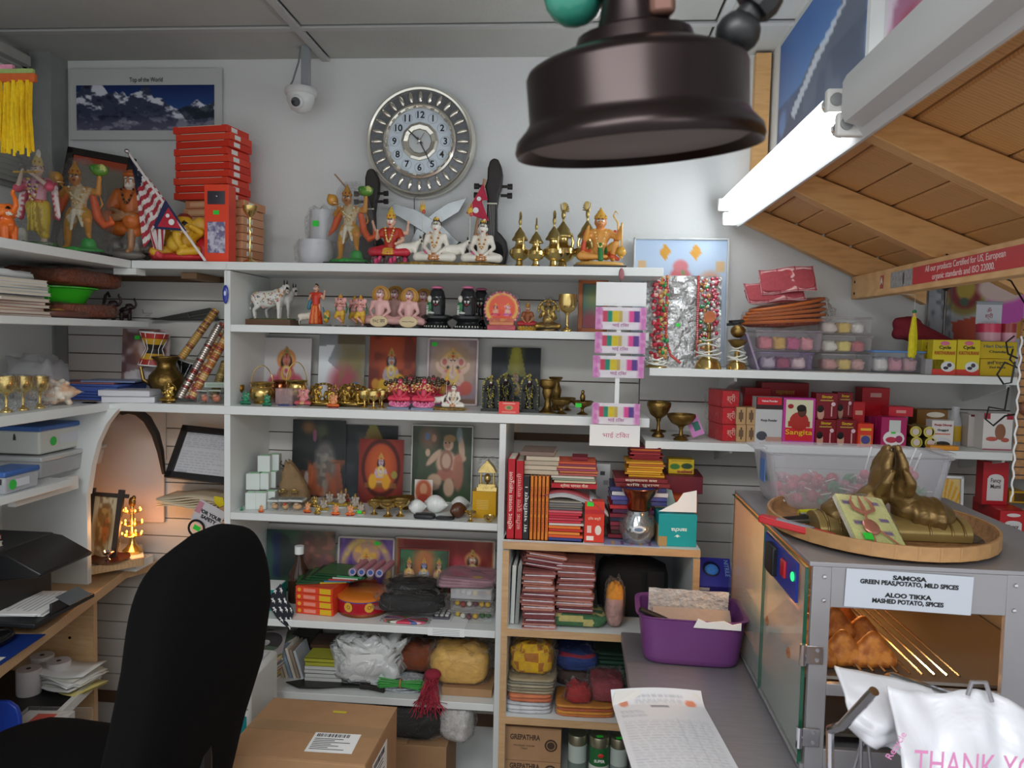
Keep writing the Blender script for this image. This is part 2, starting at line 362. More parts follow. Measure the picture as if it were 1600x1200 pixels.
def panel(n,parent,x0,x1,y0,y1,z0,z1,m=None):return MB().box(((x0+x1)/2,(y0+y1)/2,(z0+z1)/2),(x1-x0,y1-y0,z1-z0)).build(n,m or WHITE,parent,bevel=.0015)
su=T('wall_shelf_unit','long white wall shelf unit packed with statues below the clock','shelf unit',(0,0,0))
XD,XC=-1.035,-.208
board('shelf',su,-1.33,.235,YF,-.005,ZT,.024)
board('shelf',su,XD+.01,.20,YF,-.008,Z2,.022)
board('shelf',su,-1.45,.21,YF-.003,-.008,Z3,.026)
for z in (Z4,Z5,Z6):board('shelf',su,XD+.01,XC-.01,YF,-.008,z,.022)
board('shelf',su,XD+.01,XC-.01,YF,-.008,.06,.022)
panel('upright',su,XD-.0095,XD+.0095,YF,-.008,0,ZT-.026)
panel('upright',su,XC-.0095,XC+.0095,YF-.003,-.008,0,Z3-.028)
for x in (-.45,-.24):MB().tube([(x,-.012,1.62),(x,-.008,1.62)],.003,6).build('screw_hole',BLACK,su)
MB().box((-1.215,-.1,ZT-.034),(.05,.16,.018)).build('bracket',mat('bare_wood','9c7a5c',.7),su)
ls=T('corner_shelf_unit','white shelf unit against the left window wall, above the printer','shelf unit',(0,0,0))
board('shelf',ls,-1.76,-1.333,-1.25,-.005,ZT,.024)
board('shelf',ls,-1.76,-1.375,-1.25,-.13,1.558,.02)
board('shelf',ls,-1.76,-1.40,-1.25,-.30,Z3,.026)
board('shelf',ls,-1.76,-1.42,-1.25,-.45,1.105,.02)
panel('end_panel',ls,-1.76,-1.47,-.312,-.292,.75,Z3-.028)
panel('back_panel',ls,-1.765,-1.745,-1.25,-.008,.76,ZT-.026)
MB().box((-1.48,-.48,1.075),(.02,.26,.04)).build('cleat',WHITE,ls)
MB().box((-1.345,-.285,ZT-.034),(.07,.05,.018)).build('bracket',WHITE,ls)
ap=at(135,640,-.295)
def P2(px,py,y):p=at(px,py,y);return (p.x,p.z)
al=T('arched_corner_panel','white corner panel cut to half an arch beside the lamp niche','panel',(0,0,0))
pts=[P2(a,b,-.29) for a,b in ((135.5,640),(193,638),(186,645),(173,662),(160,690),(151,725),(146,758),(144,771),(136,771))]
MB().prism(pts,-.314,-.29).build('arch_board',WHITE,al,smooth=0)
pts=[at(a,b,-.20+.02*i) for i,(a,b) in enumerate(((189,645),(200,641),(215,643),(230,655),(243,678),(251,705),(256,740)))]
MB().tube(pts,[.008,.012,.014,.014,.013,.011,.006],8).build('arch_edge',BLACKW,al)
ni=T('niche_back_panel','tall arch-topped pale panel behind the lit lamp tree','panel',(0,0,0))
pts=[P2(a,b,-.02) for a,b in ((135,812),(257,816),(257,742),(252,705),(243,680),(229,658),(214,646),(200,643),(187,648),(170,665),(158,690),(148,730),(135,770))]
MB().prism(pts,-.024,-.016).build('board',mat('pale_board','d8c8be',.6),ni,smooth=0)
MB().box((-1.44,-.012,1.19),(.11,.006,.2)).build('side_infill',SLAT,ni)
for n,z,x0,lab in (('upper',1.455,.205,'upper white right-hand wall shelf carrying garland trays and plastic boxes'),('lower',1.247,.2,'lower white right-hand wall shelf carrying powder boxes'),('short',.995,.86,'short white shelf at right edge carrying henna boxes')):
    t=T('wall_shelf',lab,'shelf',(0,0,0))
    board('board',t,x0,1.36,YF,-.005,z,.022)
    for x in (x0+.25,1.2):MB().prism([(-.006,z-.024),(-.25,z-.024),(-.25,z-.034),(-.006,z-.09)],x-.004,x+.004,axis='x').build('bracket',WHITE,t)
    for x in (x0+.25,1.2):pass
panel('upright_panel',T('shelf_end_panel','white upright panel under the right-hand wall shelves','panel',(0,0,0)),1.34,1.36,-.28,-.006,.7,1.43)
bc=T('low_bookcase','beech-edged white bookcase under the books, beside steel counter','bookcase',(0,0,0))
BX0,BX1,BY=-.190,.345,-.425
ZB=.972;ZBA,ZBB,ZBC=.728,.478,.283
def wboard(n,x0,x1,y0,z1,t=.02):
    o=MB().box(((x0+x1)/2,y0/2-.004,z1-t/2),(x1-x0,-y0-.012,t)).build(n,WHITE,bc);MB().box(((x0+x1)/2,y0-.001,z1-t/2),(x1-x0,.003,t)).build('edge_band',MAPLE,o)
wboard('top',BX0,BX1,BY,ZB)
for z in (ZBA,ZBB,ZBC):wboard('shelf',BX0+.018,BX1-.018,BY,z)
for x in (BX0+.009,BX1-.009):
    o=MB().box((x,BY/2-.004,ZB/2-.012),(.018,-BY-.012,ZB-.026)).build('side',WHITE,bc);MB().box((x,BY-.001,ZB/2-.012),(.018,.003,ZB-.026)).build('edge_band',MAPLE,o)
MB().box((.08,-.010,.5),(.5,.006,.9)).build('back_panel',mat('bluish_back','c3c9d2',.6),bc)
dk=T('counter_desk','beech laminate desk with open shelves under the printer','desk',(0,0,0))
MB().prism([(-1.76,-1.5),(-1.205,-1.3),(-1.31,-.86),(-1.445,-.15),(-1.40,-.05),(-1.76,-.05)],.72,.75,axis='z').build('desktop',MAPLE,dk,smooth=0,bevel=.002)
MB().prism([(-1.74,-1.5),(-1.225,-1.3),(-1.33,-.86),(-1.42,-.36),(-1.74,-.36)],.475,.49,axis='z').build('shelf',BLACK,dk,smooth=0)
MB().prism([(-1.222,-1.3),(-1.21,-1.3),(-1.315,-.86),(-1.40,-.36),(-1.415,-.36),(-1.33,-.86)],.470,.497,axis='z').build('shelf_edge',WHITE,dk,smooth=0)
MB().box((-1.59,-.345,.36),(.33,.018,.72)).build('side',MAPLE,dk)
MB().box((-1.745,-.85,.36),(.015,1.3,.70)).build('back_panel',MAPLE,dk)
MB().prism([(-1.74,-1.5),(-1.24,-1.3),(-1.345,-.86),(-1.43,-.36),(-1.74,-.36)],.20,.215,axis='z').build('shelf',MAPLE,dk,smooth=0)
for y in (-.45,-.7):MB().tube([(-1.50,-.356,.6),(-1.50,-.353,.6)],.004,8).build('peg_hole',BLACK,dk)
ct=T('steel_counter','brushed steel counter holding the purple tub and the glass warmer','counter',(0,0,0))
MB().box((.62,-1.14,.738),(.965,1.36,.024)).build('worktop',STEEL,ct,bevel=.003)
MB().box((.63,-1.14,.36),(.92,1.30,.716)).build('base_panel',mat('grey_panel','77777a',.5),ct)
# ================================================================ BUILDERS
from mathutils import noise as mn
def V3(*a):return Vector(a)
PR={};PEND=[]
def fuse(mb,vox,m=None,sm=2):
    """queue a builder to be fused into one continuous skin; returns a holder filled at flush()"""
    h={'mb':mb,'vox':vox,'m':m or VC,'sm':sm,'me':None};PEND.append(h);return h
def solid(mb,m=None,smooth=35):return {'me':mb.mesh('piece',smooth),'m':m or VC}
def flush():
    if not PEND:return
    tmp=[]
    for h in PEND:
        o=bpy.data.objects.new('fuse_tmp',h['mb'].mesh('fuse',0));COL.objects.link(o)
        r=o.modifiers.new('r','REMESH');r.mode='VOXEL';r.voxel_size=h['vox'];r.use_smooth_shade=True
        if h['sm']:s=o.modifiers.new('s','SMOOTH');s.factor=.5;s.iterations=h['sm']
        tmp.append(o)
    dg=bpy.context.evaluated_depsgraph_get();dg.update()
    for h,o in zip(PEND,tmp):
        me=bpy.data.meshes.new_from_object(o.evaluated_get(dg));src=o.data;mb=h['mb']
        for a in list(me.color_attributes):me.color_attributes.remove(a)
        vc={}
        for f,c in zip(mb.f,mb.c):
            for i in f:vc[i]=c
        kd=kdtree.KDTree(len(mb.v))
        for i,v in enumerate(mb.v):kd.insert(v,i)
        kd.balance()
        ca=me.color_attributes.new('Col','BYTE_COLOR','POINT');buf=[]
        for v in me.vertices:buf += vc.get(kd.find(v.co)[1],(.5,.5,.5,1))
        ca.data.foreach_set('color',buf);me.materials.clear();h['me']=me
        bpy.data.objects.remove(o);bpy.data.meshes.remove(src)
    PEND.clear()
def span(parts):
    zs_=[];xs_=[]
    for p in parts.values():
        for q in (p if isinstance(p,list) else [p]):
            for v in q['me'].vertices:zs_.append(v.co.z);xs_.append(v.co.x)
    return min(zs_),max(zs_),min(xs_),max(xs_)
def inst(key,name,label,cat,loc,h,rz=0,group=None,w=None,tilt=None):
    """one thing from a prototype: Empty at its base, one child per part; h = height in metres"""
    parts=PR[key]
    if '_span' not in parts:PR[key]=parts={'_span':span(parts),**parts}
    z0,z1,x0,x1=parts['_span'];s=h/(z1-z0)
    t=T(name,label,cat,(loc[0],loc[1],loc[2]-z0*s),rz,group,s)
    if tilt:t.rotation_euler=tilt
    if w:t.scale.x=w/(x1-x0)
    for n,p in parts.items():
        if n == '_span':continue
        for q in (p if isinstance(p,list) else [p]):
            link(n,q['me'],q['m'],t)
    return t
def seg(mb,a,b,r0,r1,c,n=8):
    a,b=Vector(a),Vector(b);k=max(1,int((b-a).length/(1.2*max(r0,r1))))
    t=(b-a).normalized() if (b-a).length>1e-6 else Vector((0,0,1))
    pts=[a-t*r0*.95,a-t*r0*.6];rr=[r0*.25,r0*.8]
    for i in range(k+1):u=i/k;pts.append(a.lerp(b,u));rr.append(r0+(r1-r0)*u)
    pts += [b+t*r1*.6,b+t*r1*.95];rr += [r1*.8,r1*.25]
    return mb.tube(pts,rr,n,c)
def joints(pose='stand'):
    J=dict(pel=V3(0,0,.5),che=V3(0,0,.72),nec=V3(0,0,.83),hea=V3(0,-.012,.915))
    for s,k in ((-1,'R'),(1,'L')):
        J['sh'+k]=V3(s*.125,0,.775);J['el'+k]=V3(s*.17,0,.62);J['ha'+k]=V3(s*.15,-.08,.48)
        J['hi'+k]=V3(s*.065,0,.48);J['kn'+k]=V3(s*.075,-.02,.26);J['an'+k]=V3(s*.07,0,.045);J['fo'+k]=V3(s*.085,-.075,.025)
    if pose == 'lotus':
        for k in J:J[k]=J[k]-V3(0,0,.38)
        for s,k in ((-1,'R'),(1,'L')):
            J['hi'+k]=V3(s*.09,0,.11);J['kn'+k]=V3(s*.26,-.10,.07);J['an'+k]=V3(-s*.02,-.17,.055);J['fo'+k]=V3(-s*.09,-.17,.06)
            J['el'+k]=V3(s*.18,-.02,.24);J['ha'+k]=V3(s*.07,-.15,.13)
    if pose == 'sit':
        for k in J:J[k]=J[k]-V3(0,0,.12)
        J['knL']=V3(.09,-.2,.36);J['anL']=V3(.08,-.22,.07);J['foL']=V3(.08,-.29,.05)
        J['knR']=V3(-.2,-.18,.37);J['anR']=V3(.06,-.25,.4);J['foR']=V3(.13,-.26,.4)
        J['elR']=V3(-.19,-.04,.5);J['haR']=V3(-.02,-.22,.44);J['elL']=V3(.18,-.04,.5);J['haL']=V3(.09,-.22,.43)
    return J
def torso(mb,J,c,k=1.0):
    seg(mb,J['pel'],J['che'],.085*k,.095*k,c,10);mb.ell(J['che'],(.12*k,.08*k,.1*k),c);seg(mb,J['shR'],J['shL'],.05*k,.05*k,c);seg(mb,J['che'],J['nec'],.06*k,.04*k,c);mb.ell(J['pel']+V3(0,0,-.01),(.1*k,.085*k,.075*k),c)
def arm(mb,J,s,c,k=1.0,hand=None):
    seg(mb,J['sh'+s],J['el'+s],.044*k,.035*k,c);seg(mb,J['el'+s],J['ha'+s],.035*k,.024*k,c)
    d=(J['ha'+s]-J['el'+s]).normalized();p=J['ha'+s]+d*.03
    mb.ell(p,(.026,.022,.03),hand or c,8,6);seg(mb,p,p+V3(.018 if s == 'R' else-.018,-.02,.018),.011,.008,hand or c,6);seg(mb,p,p+d*.035,.018,.012,hand or c,6)
def leg(mb,J,s,c,k=1.0,foot=None):
    seg(mb,J['hi'+s],J['kn'+s],.07*k,.052*k,c);seg(mb,J['kn'+s],J['an'+s],.05*k,.032*k,c);seg(mb,J['an'+s],J['fo'+s],.033,.024,foot or c)
def face(mb,h,skin,kind='human',r=.08,yaw=0,hair=None):
    R=Matrix.Rotation(yaw,3,'Z');P=lambda x,y,z:h+R @ V3(x,y,z)*(r/.08)
    q=r/.08
    if kind == 'ganesh':
        mb.ell(h,(.10*q,.085*q,.1*q),skin)
        for s in (-1,1):mb.ell(P(s*.145,.01,.0),(.075*q,.02*q,.085*q),skin,rot=(0,s*.25,s*.3));mb.ell(P(s*.05,-.08,.02),.013*q,'1c120e',6,5);seg(mb,P(s*.045,-.07,-.045),P(s*.06,-.13,-.06),.012*q,.006*q,'f4ecd6',6)
        mb.tube([P(0,-.07,-.02),P(0,-.11,-.07),P(.005,-.125,-.13),P(.03,-.125,-.18),P(.07,-.13,-.2),P(.1,-.135,-.18)],[.05*q,.045*q,.036*q,.03*q,.025*q,.02*q],8,skin)
        return
    mb.ell(h,(.068*q,.074*q,.084*q),skin);mb.ell(P(0,-.012,-.045),(.045*q,.05*q,.045*q),skin)
    if kind == 'monkey':mb.ell(P(0,-.055,-.028),(.043*q,.045*q,.038*q),skin);mb.ell(P(0,-.095,-.035),(.025*q,.008,.009*q),'7c2014',8,5)
    else:mb.ell(P(0,-.072,-.048),(.02*q,.010,.008*q),'b0383a',8,5);seg(mb,P(0,-.068,.01),P(0,-.08,-.02),.008*q,.012*q,skin,6)
    for s in (-1,1):
        mb.ell(P(s*.028,-.066,.008),(.015*q,.008*q,.009*q),'f4f2ee',8,5);mb.ell(P(s*.028,-.073,.008),(.006*q,.006*q,.006*q),'14100e',6,4);mb.ell(P(s*.028,-.069,.032),(.015*q,.005*q,.004*q),'2a1810',6,4)
        mb.ell(P(s*.07,0,-.005),(.012*q,.018*q,.024*q),skin,6,5)
    if hair:mb.ell(P(0,.034,.026),(.074*q,.068*q,.084*q),hair,10,6)
def crown(c='d8a83c',tip='c03c30',h=1.0,r=.07):
    mb=MB();mb.lathe([(0,0),(r,0),(r*1.12,.012),(r*1.05,.03*h),(r*.95,.045*h),(r*.78,.075*h),(r*.62,.08*h),(r*.5,.11*h),(r*.3,.118*h),(r*.18,.145*h),(0,.16*h)],14,c)
    for i in range(7):a=-pi/2+(i-3)*.42;mb.ell((math.cos(a)*r,math.sin(a)*r,.03*h),(.012,.012,.018),tip if i%2 else c,6,5)
    return mb
def shift(mb,d,M=None):
    d=Vector(d);mb.v=[tuple((M @ Vector(v) if M else Vector(v))+d) for v in mb.v];return mb
def slab(rx,ry,h,c,lumps=0,n=20,c2=None):
    mb=MB();mb.lathe([(0,0),(1,0),(1.02,h*.3),(.96,h*.9),(.9,h),(0,h)],n,c,sx=rx,sy=ry)
    for i in range(lumps):a=random.random()*2*pi;k=random.uniform(.5,.95);mb.ell((math.cos(a)*rx*k,math.sin(a)*ry*k,h*random.uniform(.4,1)),(rx*random.uniform(.15,.3),ry*random.uniform(.2,.3),h*random.uniform(.3,.6)),random.choice([c,c2 or c]),8,6)
    return mb
def garland(mb,a,b,sag,r,cols,n=14,fwd=-.1):
    a,b=Vector(a),Vector(b)
    for i in range(n+1):u=i/n;p=a.lerp(b,u)+V3(0,fwd*math.sin(pi*u),-sag*math.sin(pi*u));mb.ell(p,r,cols[i%len(cols)],6,5)
    return mb
def mace(a,b,c='e0a838',r=.06):
    mb=MB();a,b=Vector(a),Vector(b);seg(mb,a,b,.014,.014,c,6);mb.ell(b,r,c,12,8)
    d=(b-a).normalized();mb.ell(b+d*r,r*.4,c,8,5);mb.ell(b-d*r*.9,(r*.7,r*.7,r*.25),c,8,5);return mb
def bull(mb,s=1.0,c='e9e6dc',o=(0,0,0),face_d=-1):
    """standing cow seen from its side, head towards +x"""
    O=Vector(o);P=lambda x,y,z:O+V3(x,y,z)*s
    seg(mb,P(-.2,0,.36),P(.14,0,.37),.115*s,.125*s,c,12);mb.ell(P(-.02,0,.31),(.19*s,.105*s,.11*s),c);mb.ell(P(.13,0,.47),(.07*s,.05*s,.05*s),c);mb.ell(P(-.24,0,.37),(.08*s,.09*s,.09*s),c)
    seg(mb,P(.17,0,.42),P(.28,-.02,.52),.085*s,.062*s,c);mb.ell(P(.315,-.04,.54),(.065*s,.06*s,.06*s),c);seg(mb,P(.33,-.06,.52),P(.375,-.12,.46),.048*s,.034*s,c);mb.ell(P(.38,-.135,.452),(.033*s,.03*s,.028*s),'8e7f78',8,5)
    for y in (-1,1):mb.ell(P(.30,-.03+y*.085,.555),(.016*s,.045*s,.022*s),c,8,5,rot=(.4*y,0,0));mb.ell(P(.365,-.06+y*.042,.535),.011*s,'120e0c',6,5)
    seg(mb,P(.2,0,.3),P(.22,-.01,.22),.035*s,.015*s,c)
    for x,y,f in ((.16,.06,1),(.19,-.065,1),(-.27,.06,0),(-.23,-.065,0)):
        if f:seg(mb,P(x,y,.32),P(x+.005,y,.17),.05*s,.034*s,c);seg(mb,P(x+.005,y,.17),P(x,y,.03),.03*s,.026*s,c);mb.ell(P(x+.01,y,.015),(.034*s,.03*s,.02*s),'b4a898',8,5)
        else:seg(mb,P(x,y,.36),P(x+.05,y,.22),.075*s,.045*s,c);seg(mb,P(x+.05,y,.22),P(x-.02,y,.16),.04*s,.03*s,c);seg(mb,P(x-.02,y,.16),P(x,y,.03),.028*s,.025*s,c);mb.ell(P(x+.01,y,.015),(.034*s,.03*s,.02*s),'b4a898',8,5)
    seg(mb,P(-.31,0,.42),P(-.34,-.01,.2),.014*s,.012*s,c,6);mb.ell(P(-.34,-.01,.18),(.02*s,.02*s,.04*s),c,6,5);mb.ell(P(-.1,0,.21),(.05*s,.04*s,.03*s),'d9b0a8',8,5);return mb
def horns(s=1.0,o=(0,0,0),c='1d1712'):
    O=Vector(o);mb=MB()
    for y in (-1,1):mb.tube([O+V3(.30,-.03+y*.04,.59)*s,O+V3(.305,-.035+y*.06,.63)*s,O+V3(.30,-.03+y*.055,.67)*s],[.014*s,.011*s,.003*s],6,c)
    return mb
VX=.0155
def standing_flute():
    J=joints();J['knR']=V3(.0,-.06,.26);J['anR']=V3(.11,-.05,.05);J['foR']=V3(.13,-.11,.03);J['elR']=V3(-.2,-.08,.68);J['haR']=V3(-.1,-.16,.85);J['elL']=V3(.2,-.1,.7);J['haL']=V3(.02,-.16,.85)
    b=MB();sk='d9c4b4';torso(b,J,sk);[arm(b,J,s,sk) for s in 'RL'];[leg(b,J,s,sk) for s in 'RL'];face(b,J['hea'],sk,hair='1a1512')
    g=MB();c='c9b02e'
    for s in 'RL':seg(g,J['hi'+s],J['kn'+s],.088,.08,c,10);seg(g,J['kn'+s],J['an'+s]+V3(0,0,.06),.078,.055,c,10)
    g.ell(J['pel'],(.11,.095,.08),c);g.ell(J['pel']+V3(0,-.02,.04),(.1,.09,.03),'c04a2c')
    for i in range(6):seg(g,(-.03+.012*i,-.11,.5),(-.06+.03*i,-.12,.16),.014,.012,('e0c848','a8881c')[i%2],6)
    j=MB();torso(j,J,'d8a0b0',1.14)
    for s,q in ((-1,'R'),(1,'L')):seg(j,J['sh'+q],J['el'+q],.06,.06,'c8506a',8);seg(j,V3(s*.17,.05,.74),V3(s*.23,.03,.34),.05,.035,'c43c5c',8);seg(j,V3(s*.2,.02,.7),V3(s*.26,0,.36),.03,.02,'e6d8d6',8)
    ga=garland(MB(),(-.07,-.09,.8),(.07,-.09,.8),.26,.017,['d8b840','e8e0d0','b02838'],18,-.04)
    garland(ga,(-.05,-.1,.79),(.06,-.1,.79),.14,.015,['e8d890','8050a0'],12,-.03)
    cr=shift(crown('d8c48a','b08a3c',1.3,.058),J['hea']+V3(0,.02,.06));cr.ell(J['hea']+V3(.02,0,.2),(.03,.015,.06),'e8e2da',8,6)
    fl=MB().tube([(-.2,-.165,.86),(.14,-.19,.865)],.011,8,'c9a24c')
    base=slab(.24,.17,.06,'3d6a34',8,c2='7c8a72');base.ell((-.16,-.06,.14),(.07,.06,.1),'d6d4cc');shift(base,(0,0,-.03))
    return {'body':fuse(b,VX),'skirt':fuse(g,VX),'coat':fuse(j,VX),'garland':solid(ga),'crown':solid(cr,VCG),'flute':solid(fl),'base':fuse(base,.018),'plinth':solid(MB().box((0,0,-.055),(.56,.36,.05),'241d1a'))}
def lunging_monkey():
    J=joints();J['hea'] += V3(-.03,-.03,0);J['elL']=V3(.25,-.03,.74);J['haL']=V3(.27,-.05,.93);J['elR']=V3(-.22,-.02,.7);J['haR']=V3(-.12,-.13,.76)
    J['knR']=V3(-.12,-.04,.27);J['anR']=V3(-.15,.02,.05);J['foR']=V3(-.18,-.05,.03);J['knL']=V3(.16,-.14,.38);J['anL']=V3(.12,-.02,.2);J['foL']=V3(.16,-.08,.17)
    sk='d8953a';b=MB();torso(b,J,'d8c9a4',1.05);[arm(b,J,s,sk,1.15) for s in 'RL'];[leg(b,J,s,sk,1.1) for s in 'RL'];face(b,J['hea'],'c98a50','monkey',.08,.35,'a8702c')
    b.tube([(.06,.08,.46),(.16,.13,.5),(.24,.12,.62),(.2,.1,.78)],[.022,.02,.018,.014],8,sk)
    g=MB();c='d4a030'
    for s in 'RL':seg(g,J['hi'+s],J['hi'+s].lerp(J['kn'+s],.75),.088,.07,c,10)
    g.ell(J['pel'],(.11,.095,.07),c);seg(g,(-.02,-.1,.5),(-.05,-.12,.26),.035,.02,'efe6d0',8);seg(g,(.03,-.1,.5),(.1,-.15,.3),.03,.02,'e8dcc0',8)
    sa=MB();c='e2622c'
    sa.tube([(-.14,.02,.78),(-.2,.04,.66),(-.26,.05,.52),(-.36,.04,.38)],[.05,.06,.05,.012],8,c);sa.tube([(.14,.03,.78),(.17,.06,.62),(.2,.06,.45),(.3,.04,.34),(.4,.02,.38),(.37,.0,.47)],[.04,.05,.06,.055,.04,.015],8,c);sa.ell((-.15,0,.72),(.06,.06,.06),'f08038')
    h=MB();h.ell((.27,-.05,1.02),(.11,.08,.07),'5a8c30')
    for i in range(9):h.ell((.27+random.uniform(-.09,.09),-.05+random.uniform(-.06,.05),1.04+random.uniform(-.02,.06)),random.uniform(.025,.05),random.choice(['3f7a2a','7aa848','8a8a3c','b8c070']),8,6)
    cr=shift(crown('c89038','a83020',1.1,.066),J['hea']+V3(0,.01,.05))
    m=mace((-.06,-.14,.7),(-.24,-.08,.9),'c8923c',.085)
    ga=garland(MB(),(-.09,-.08,.8),(.1,-.08,.78),.2,.016,['f0e8d0','d8a83c'],16,-.04);garland(ga,(-.1,-.09,.74),(.1,-.1,.6),.0,.012,['efe6c8'],12,-.03)
    base=slab(.3,.19,.05,'2fa040',10,c2='3cba4c');base.ell((.12,-.02,.1),(.1,.08,.1),'36a846');shift(base,(0,0,-.02))
    return {'body':fuse(b,VX),'loincloth':fuse(g,VX),'sash':fuse(sa,VX),'hill':fuse(h,.014),'crown':solid(cr,VCG),'mace':solid(m,VCG),'garland':solid(ga),'base':fuse(base,.018),'plinth':solid(MB().box((0,0,-.045),(.66,.4,.05),'1e1b1c'))}
def seated_saint():
    J=joints('sit');sk='a87c58';b=MB();torso(b,J,sk);[arm(b,J,s,sk) for s in 'RL'];[leg(b,J,s,sk) for s in 'RL'];face(b,J['hea'],sk);b.ell(J['hea']+V3(0,-.045,-.06),(.05,.045,.04),'d8d2c6')
    g=MB();c='c56a2c';torso(g,J,c,1.2)
    for s in 'RL':seg(g,J['sh'+s],J['sh'+s].lerp(J['el'+s],.9),.066,.062,c);seg(g,J['hi'+s],J['kn'+s],.095,.1,c,10)
    seg(g,(-.1,-.1,.34),(.1,-.16,.26),.09,.08,c,10);g.ell((-.04,-.14,.28),(.16,.1,.07),'b8601f')
    sc=MB();sc.ell(J['hea']+V3(0,.02,.03),(.084,.085,.085),'d2702c');seg(sc,J['hea']+V3(-.05,.04,0),J['hea']+V3(-.06,.05,-.14),.04,.03,'c2611f');sc.ell(J['hea']+V3(0,-.055,.055),(.07,.03,.022),'b85c20')
    r=MB();r.ell((0,.03,.2),(.22,.17,.18),'77726a')
    for i in range(22):a=random.random()*6.3;r.ell((math.cos(a)*.2,math.sin(a)*.16,random.uniform(.02,.3)),random.uniform(.05,.1),random.choice(['6c6862','8a857c','5c5a56']),8,6)
    r.ell((.02,-.2,.02),(.2,.1,.05),'6f6b66')
    return {'body':fuse(b,VX),'robe':fuse(g,VX),'headscarf':fuse(sc,VX),'rock':fuse(r,.02),'necklace':solid(garland(MB(),(-.06,-.1,.69),(.06,-.1,.69),.14,.013,['3c2a1c','8a5a30'],14,-.03))}
def seated(sk,cl,head='human',arms=2,cr='d8a83c',hair='191311',base='6a6660',lotus=None,halo=None,top=None,belly=0,bead=None,plinth=None,tail=None,k=1.0,face_r=.082,vox=VX,halo2=None):
    J=joints('lotus');b=MB()
    if head == 'ganesh':J['hea'] += V3(0,-.01,-.015)
    if arms == 4 or head == 'ganesh':
        J['elR']=V3(-.2,-.06,.28);J['haR']=V3(-.17,-.16,.36);J['elL']=V3(.2,-.05,.26);J['haL']=V3(.14,-.17,.2)
    torso(b,J,sk,k);[arm(b,J,s,sk,k) for s in 'RL'];[leg(b,J,s,sk,k) for s in 'RL']
    if belly:b.ell((0,-.06,.22),(.14,.12,.13),sk)
    if arms == 4:
        J2=dict(J)
        for s,q in ((-1,'R'),(1,'L')):J2['sh'+q]=V3(s*.12,.02,.4);J2['el'+q]=V3(s*.24,.04,.36);J2['ha'+q]=V3(s*.27,-.02,.5);arm(b,J2,q,sk,.9)
    face(b,J['hea'],sk,head,face_r,0,hair if head != 'ganesh' else None)
    g=MB()
    for s in 'RL':seg(g,J['hi'+s],J['kn'+s],.088*k,.075*k,cl,10);seg(g,J['kn'+s],J['an'+s],.07*k,.05*k,cl,8)
    g.ell((0,-.02,.1),(.12*k,.1*k,.06),cl)
    for i in range(5):seg(g,(-.05+.025*i,-.16,.12),(-.06+.03*i,-.215,.03),.018,.014,bead or cl,6)
    P={'body':fuse(b,vox),'garment':fuse(g,vox)}
    if top:tp=MB();torso(tp,J,top,1.13*k);[seg(tp,J['sh'+s],J['sh'+s].lerp(J['el'+s],.6),.056,.05,top) for s in 'RL'];P['bodice']=fuse(tp,vox)
    if bead:P['garland']=solid(garland(MB(),(-.07,-.085,.44),(.07,-.085,.44),.22,.017,[bead,'e8d8a8'],16,-.07))
    if cr:P['crown']=solid(shift(crown(cr,'b83030',1.2,.068),J['hea']+V3(0,.005,.05)),VCG)
    if lotus:
        lo=slab(.25,.2,.07,lotus)
        for ring,rr,zz in ((0,.26,.02),(1,.24,.05)):
            for i in range(14):a=2*pi*(i+ring*.5)/14;lo.ell((math.cos(a)*rr,math.sin(a)*rr*.8,zz),(.05,.03,.055),lotus if i%2 else base,8,6,rot=(0,.5,a))
        P['lotus']=solid(shift(lo,(0,-.04,-.1)))
    if base:P['base']=solid(shift(slab(.27,.21,.06,base,0),(0,-.04,-.15 if lotus else-.055)))
    if plinth:P['plinth']=solid(MB().box((0,-.04,-.085),(.56,.42,.035),plinth))
    if halo:P['halo']=solid(MB().lathe([(0,0),(.15,0),(.165,-.008),(.165,-.02),(0,-.02)],28,halo,M=Matrix.Rotation(pi/2,3,'X'),c=J['hea']+V3(0,.06,0)).lathe([(.13,.008),(.15,.008),(.15,-.004),(.13,-.004)],28,halo2 or halo,M=Matrix.Rotation(pi/2,3,'X'),c=J['hea']+V3(0,.06,0)))
    return P
def white_shiva():
    P=seated('e8e2d6','e9e4d8',cr=None,hair='241c18',base=None,bead='b8702c')
    h=MB();h.ell((0,.01,.635),(.05,.045,.06),'2a211c');h.ell((.01,-.03,.655),(.05,.03,.02),'d0a83a',8,6);h.ell((0,.03,.58),(.085,.05,.06),'2a211c');h.ell((.03,-.04,.68),(.025,.012,.012),'e9e6d8',8,5)
    P['hair_knot']=fuse(h,.014)
    b=bull(MB(),.62,'e8e4d8',(-.42,-.02,-.01));P['bull']=fuse(b,VX);P['bull_horns']=solid(horns(.62,(-.42,-.02,-.01)))
    t=MB().tube([(-.2,-.06,.02),(-.2,-.05,.8)],.007,6,'c9c4bc')
    for x in (-.03,0,.03):t.tube([(-.2,-.05,.8),(-.2+x,-.05,.84),(-.2+x*.8,-.05,.93)],[.008,.008,.002],6,'d8a83c')
    t.ell((-.2,-.06,.8),(.045,.03,.055),'d8b03c',10,6);t.ell((-.18,-.07,.75),(.03,.025,.035),'c8584c',8,6);P['trident']=solid(t)
    g=slab(.5,.2,.06,'a8863c',16,c2='7e6228');shift(g,(-.16,-.04,-.07));P['base']=fuse(g,.02);c=MB();c.ell((-.13,-.07,.12),(.05,.05,.09),'d25a86');P['cloth_drum']=solid(c)
    return P
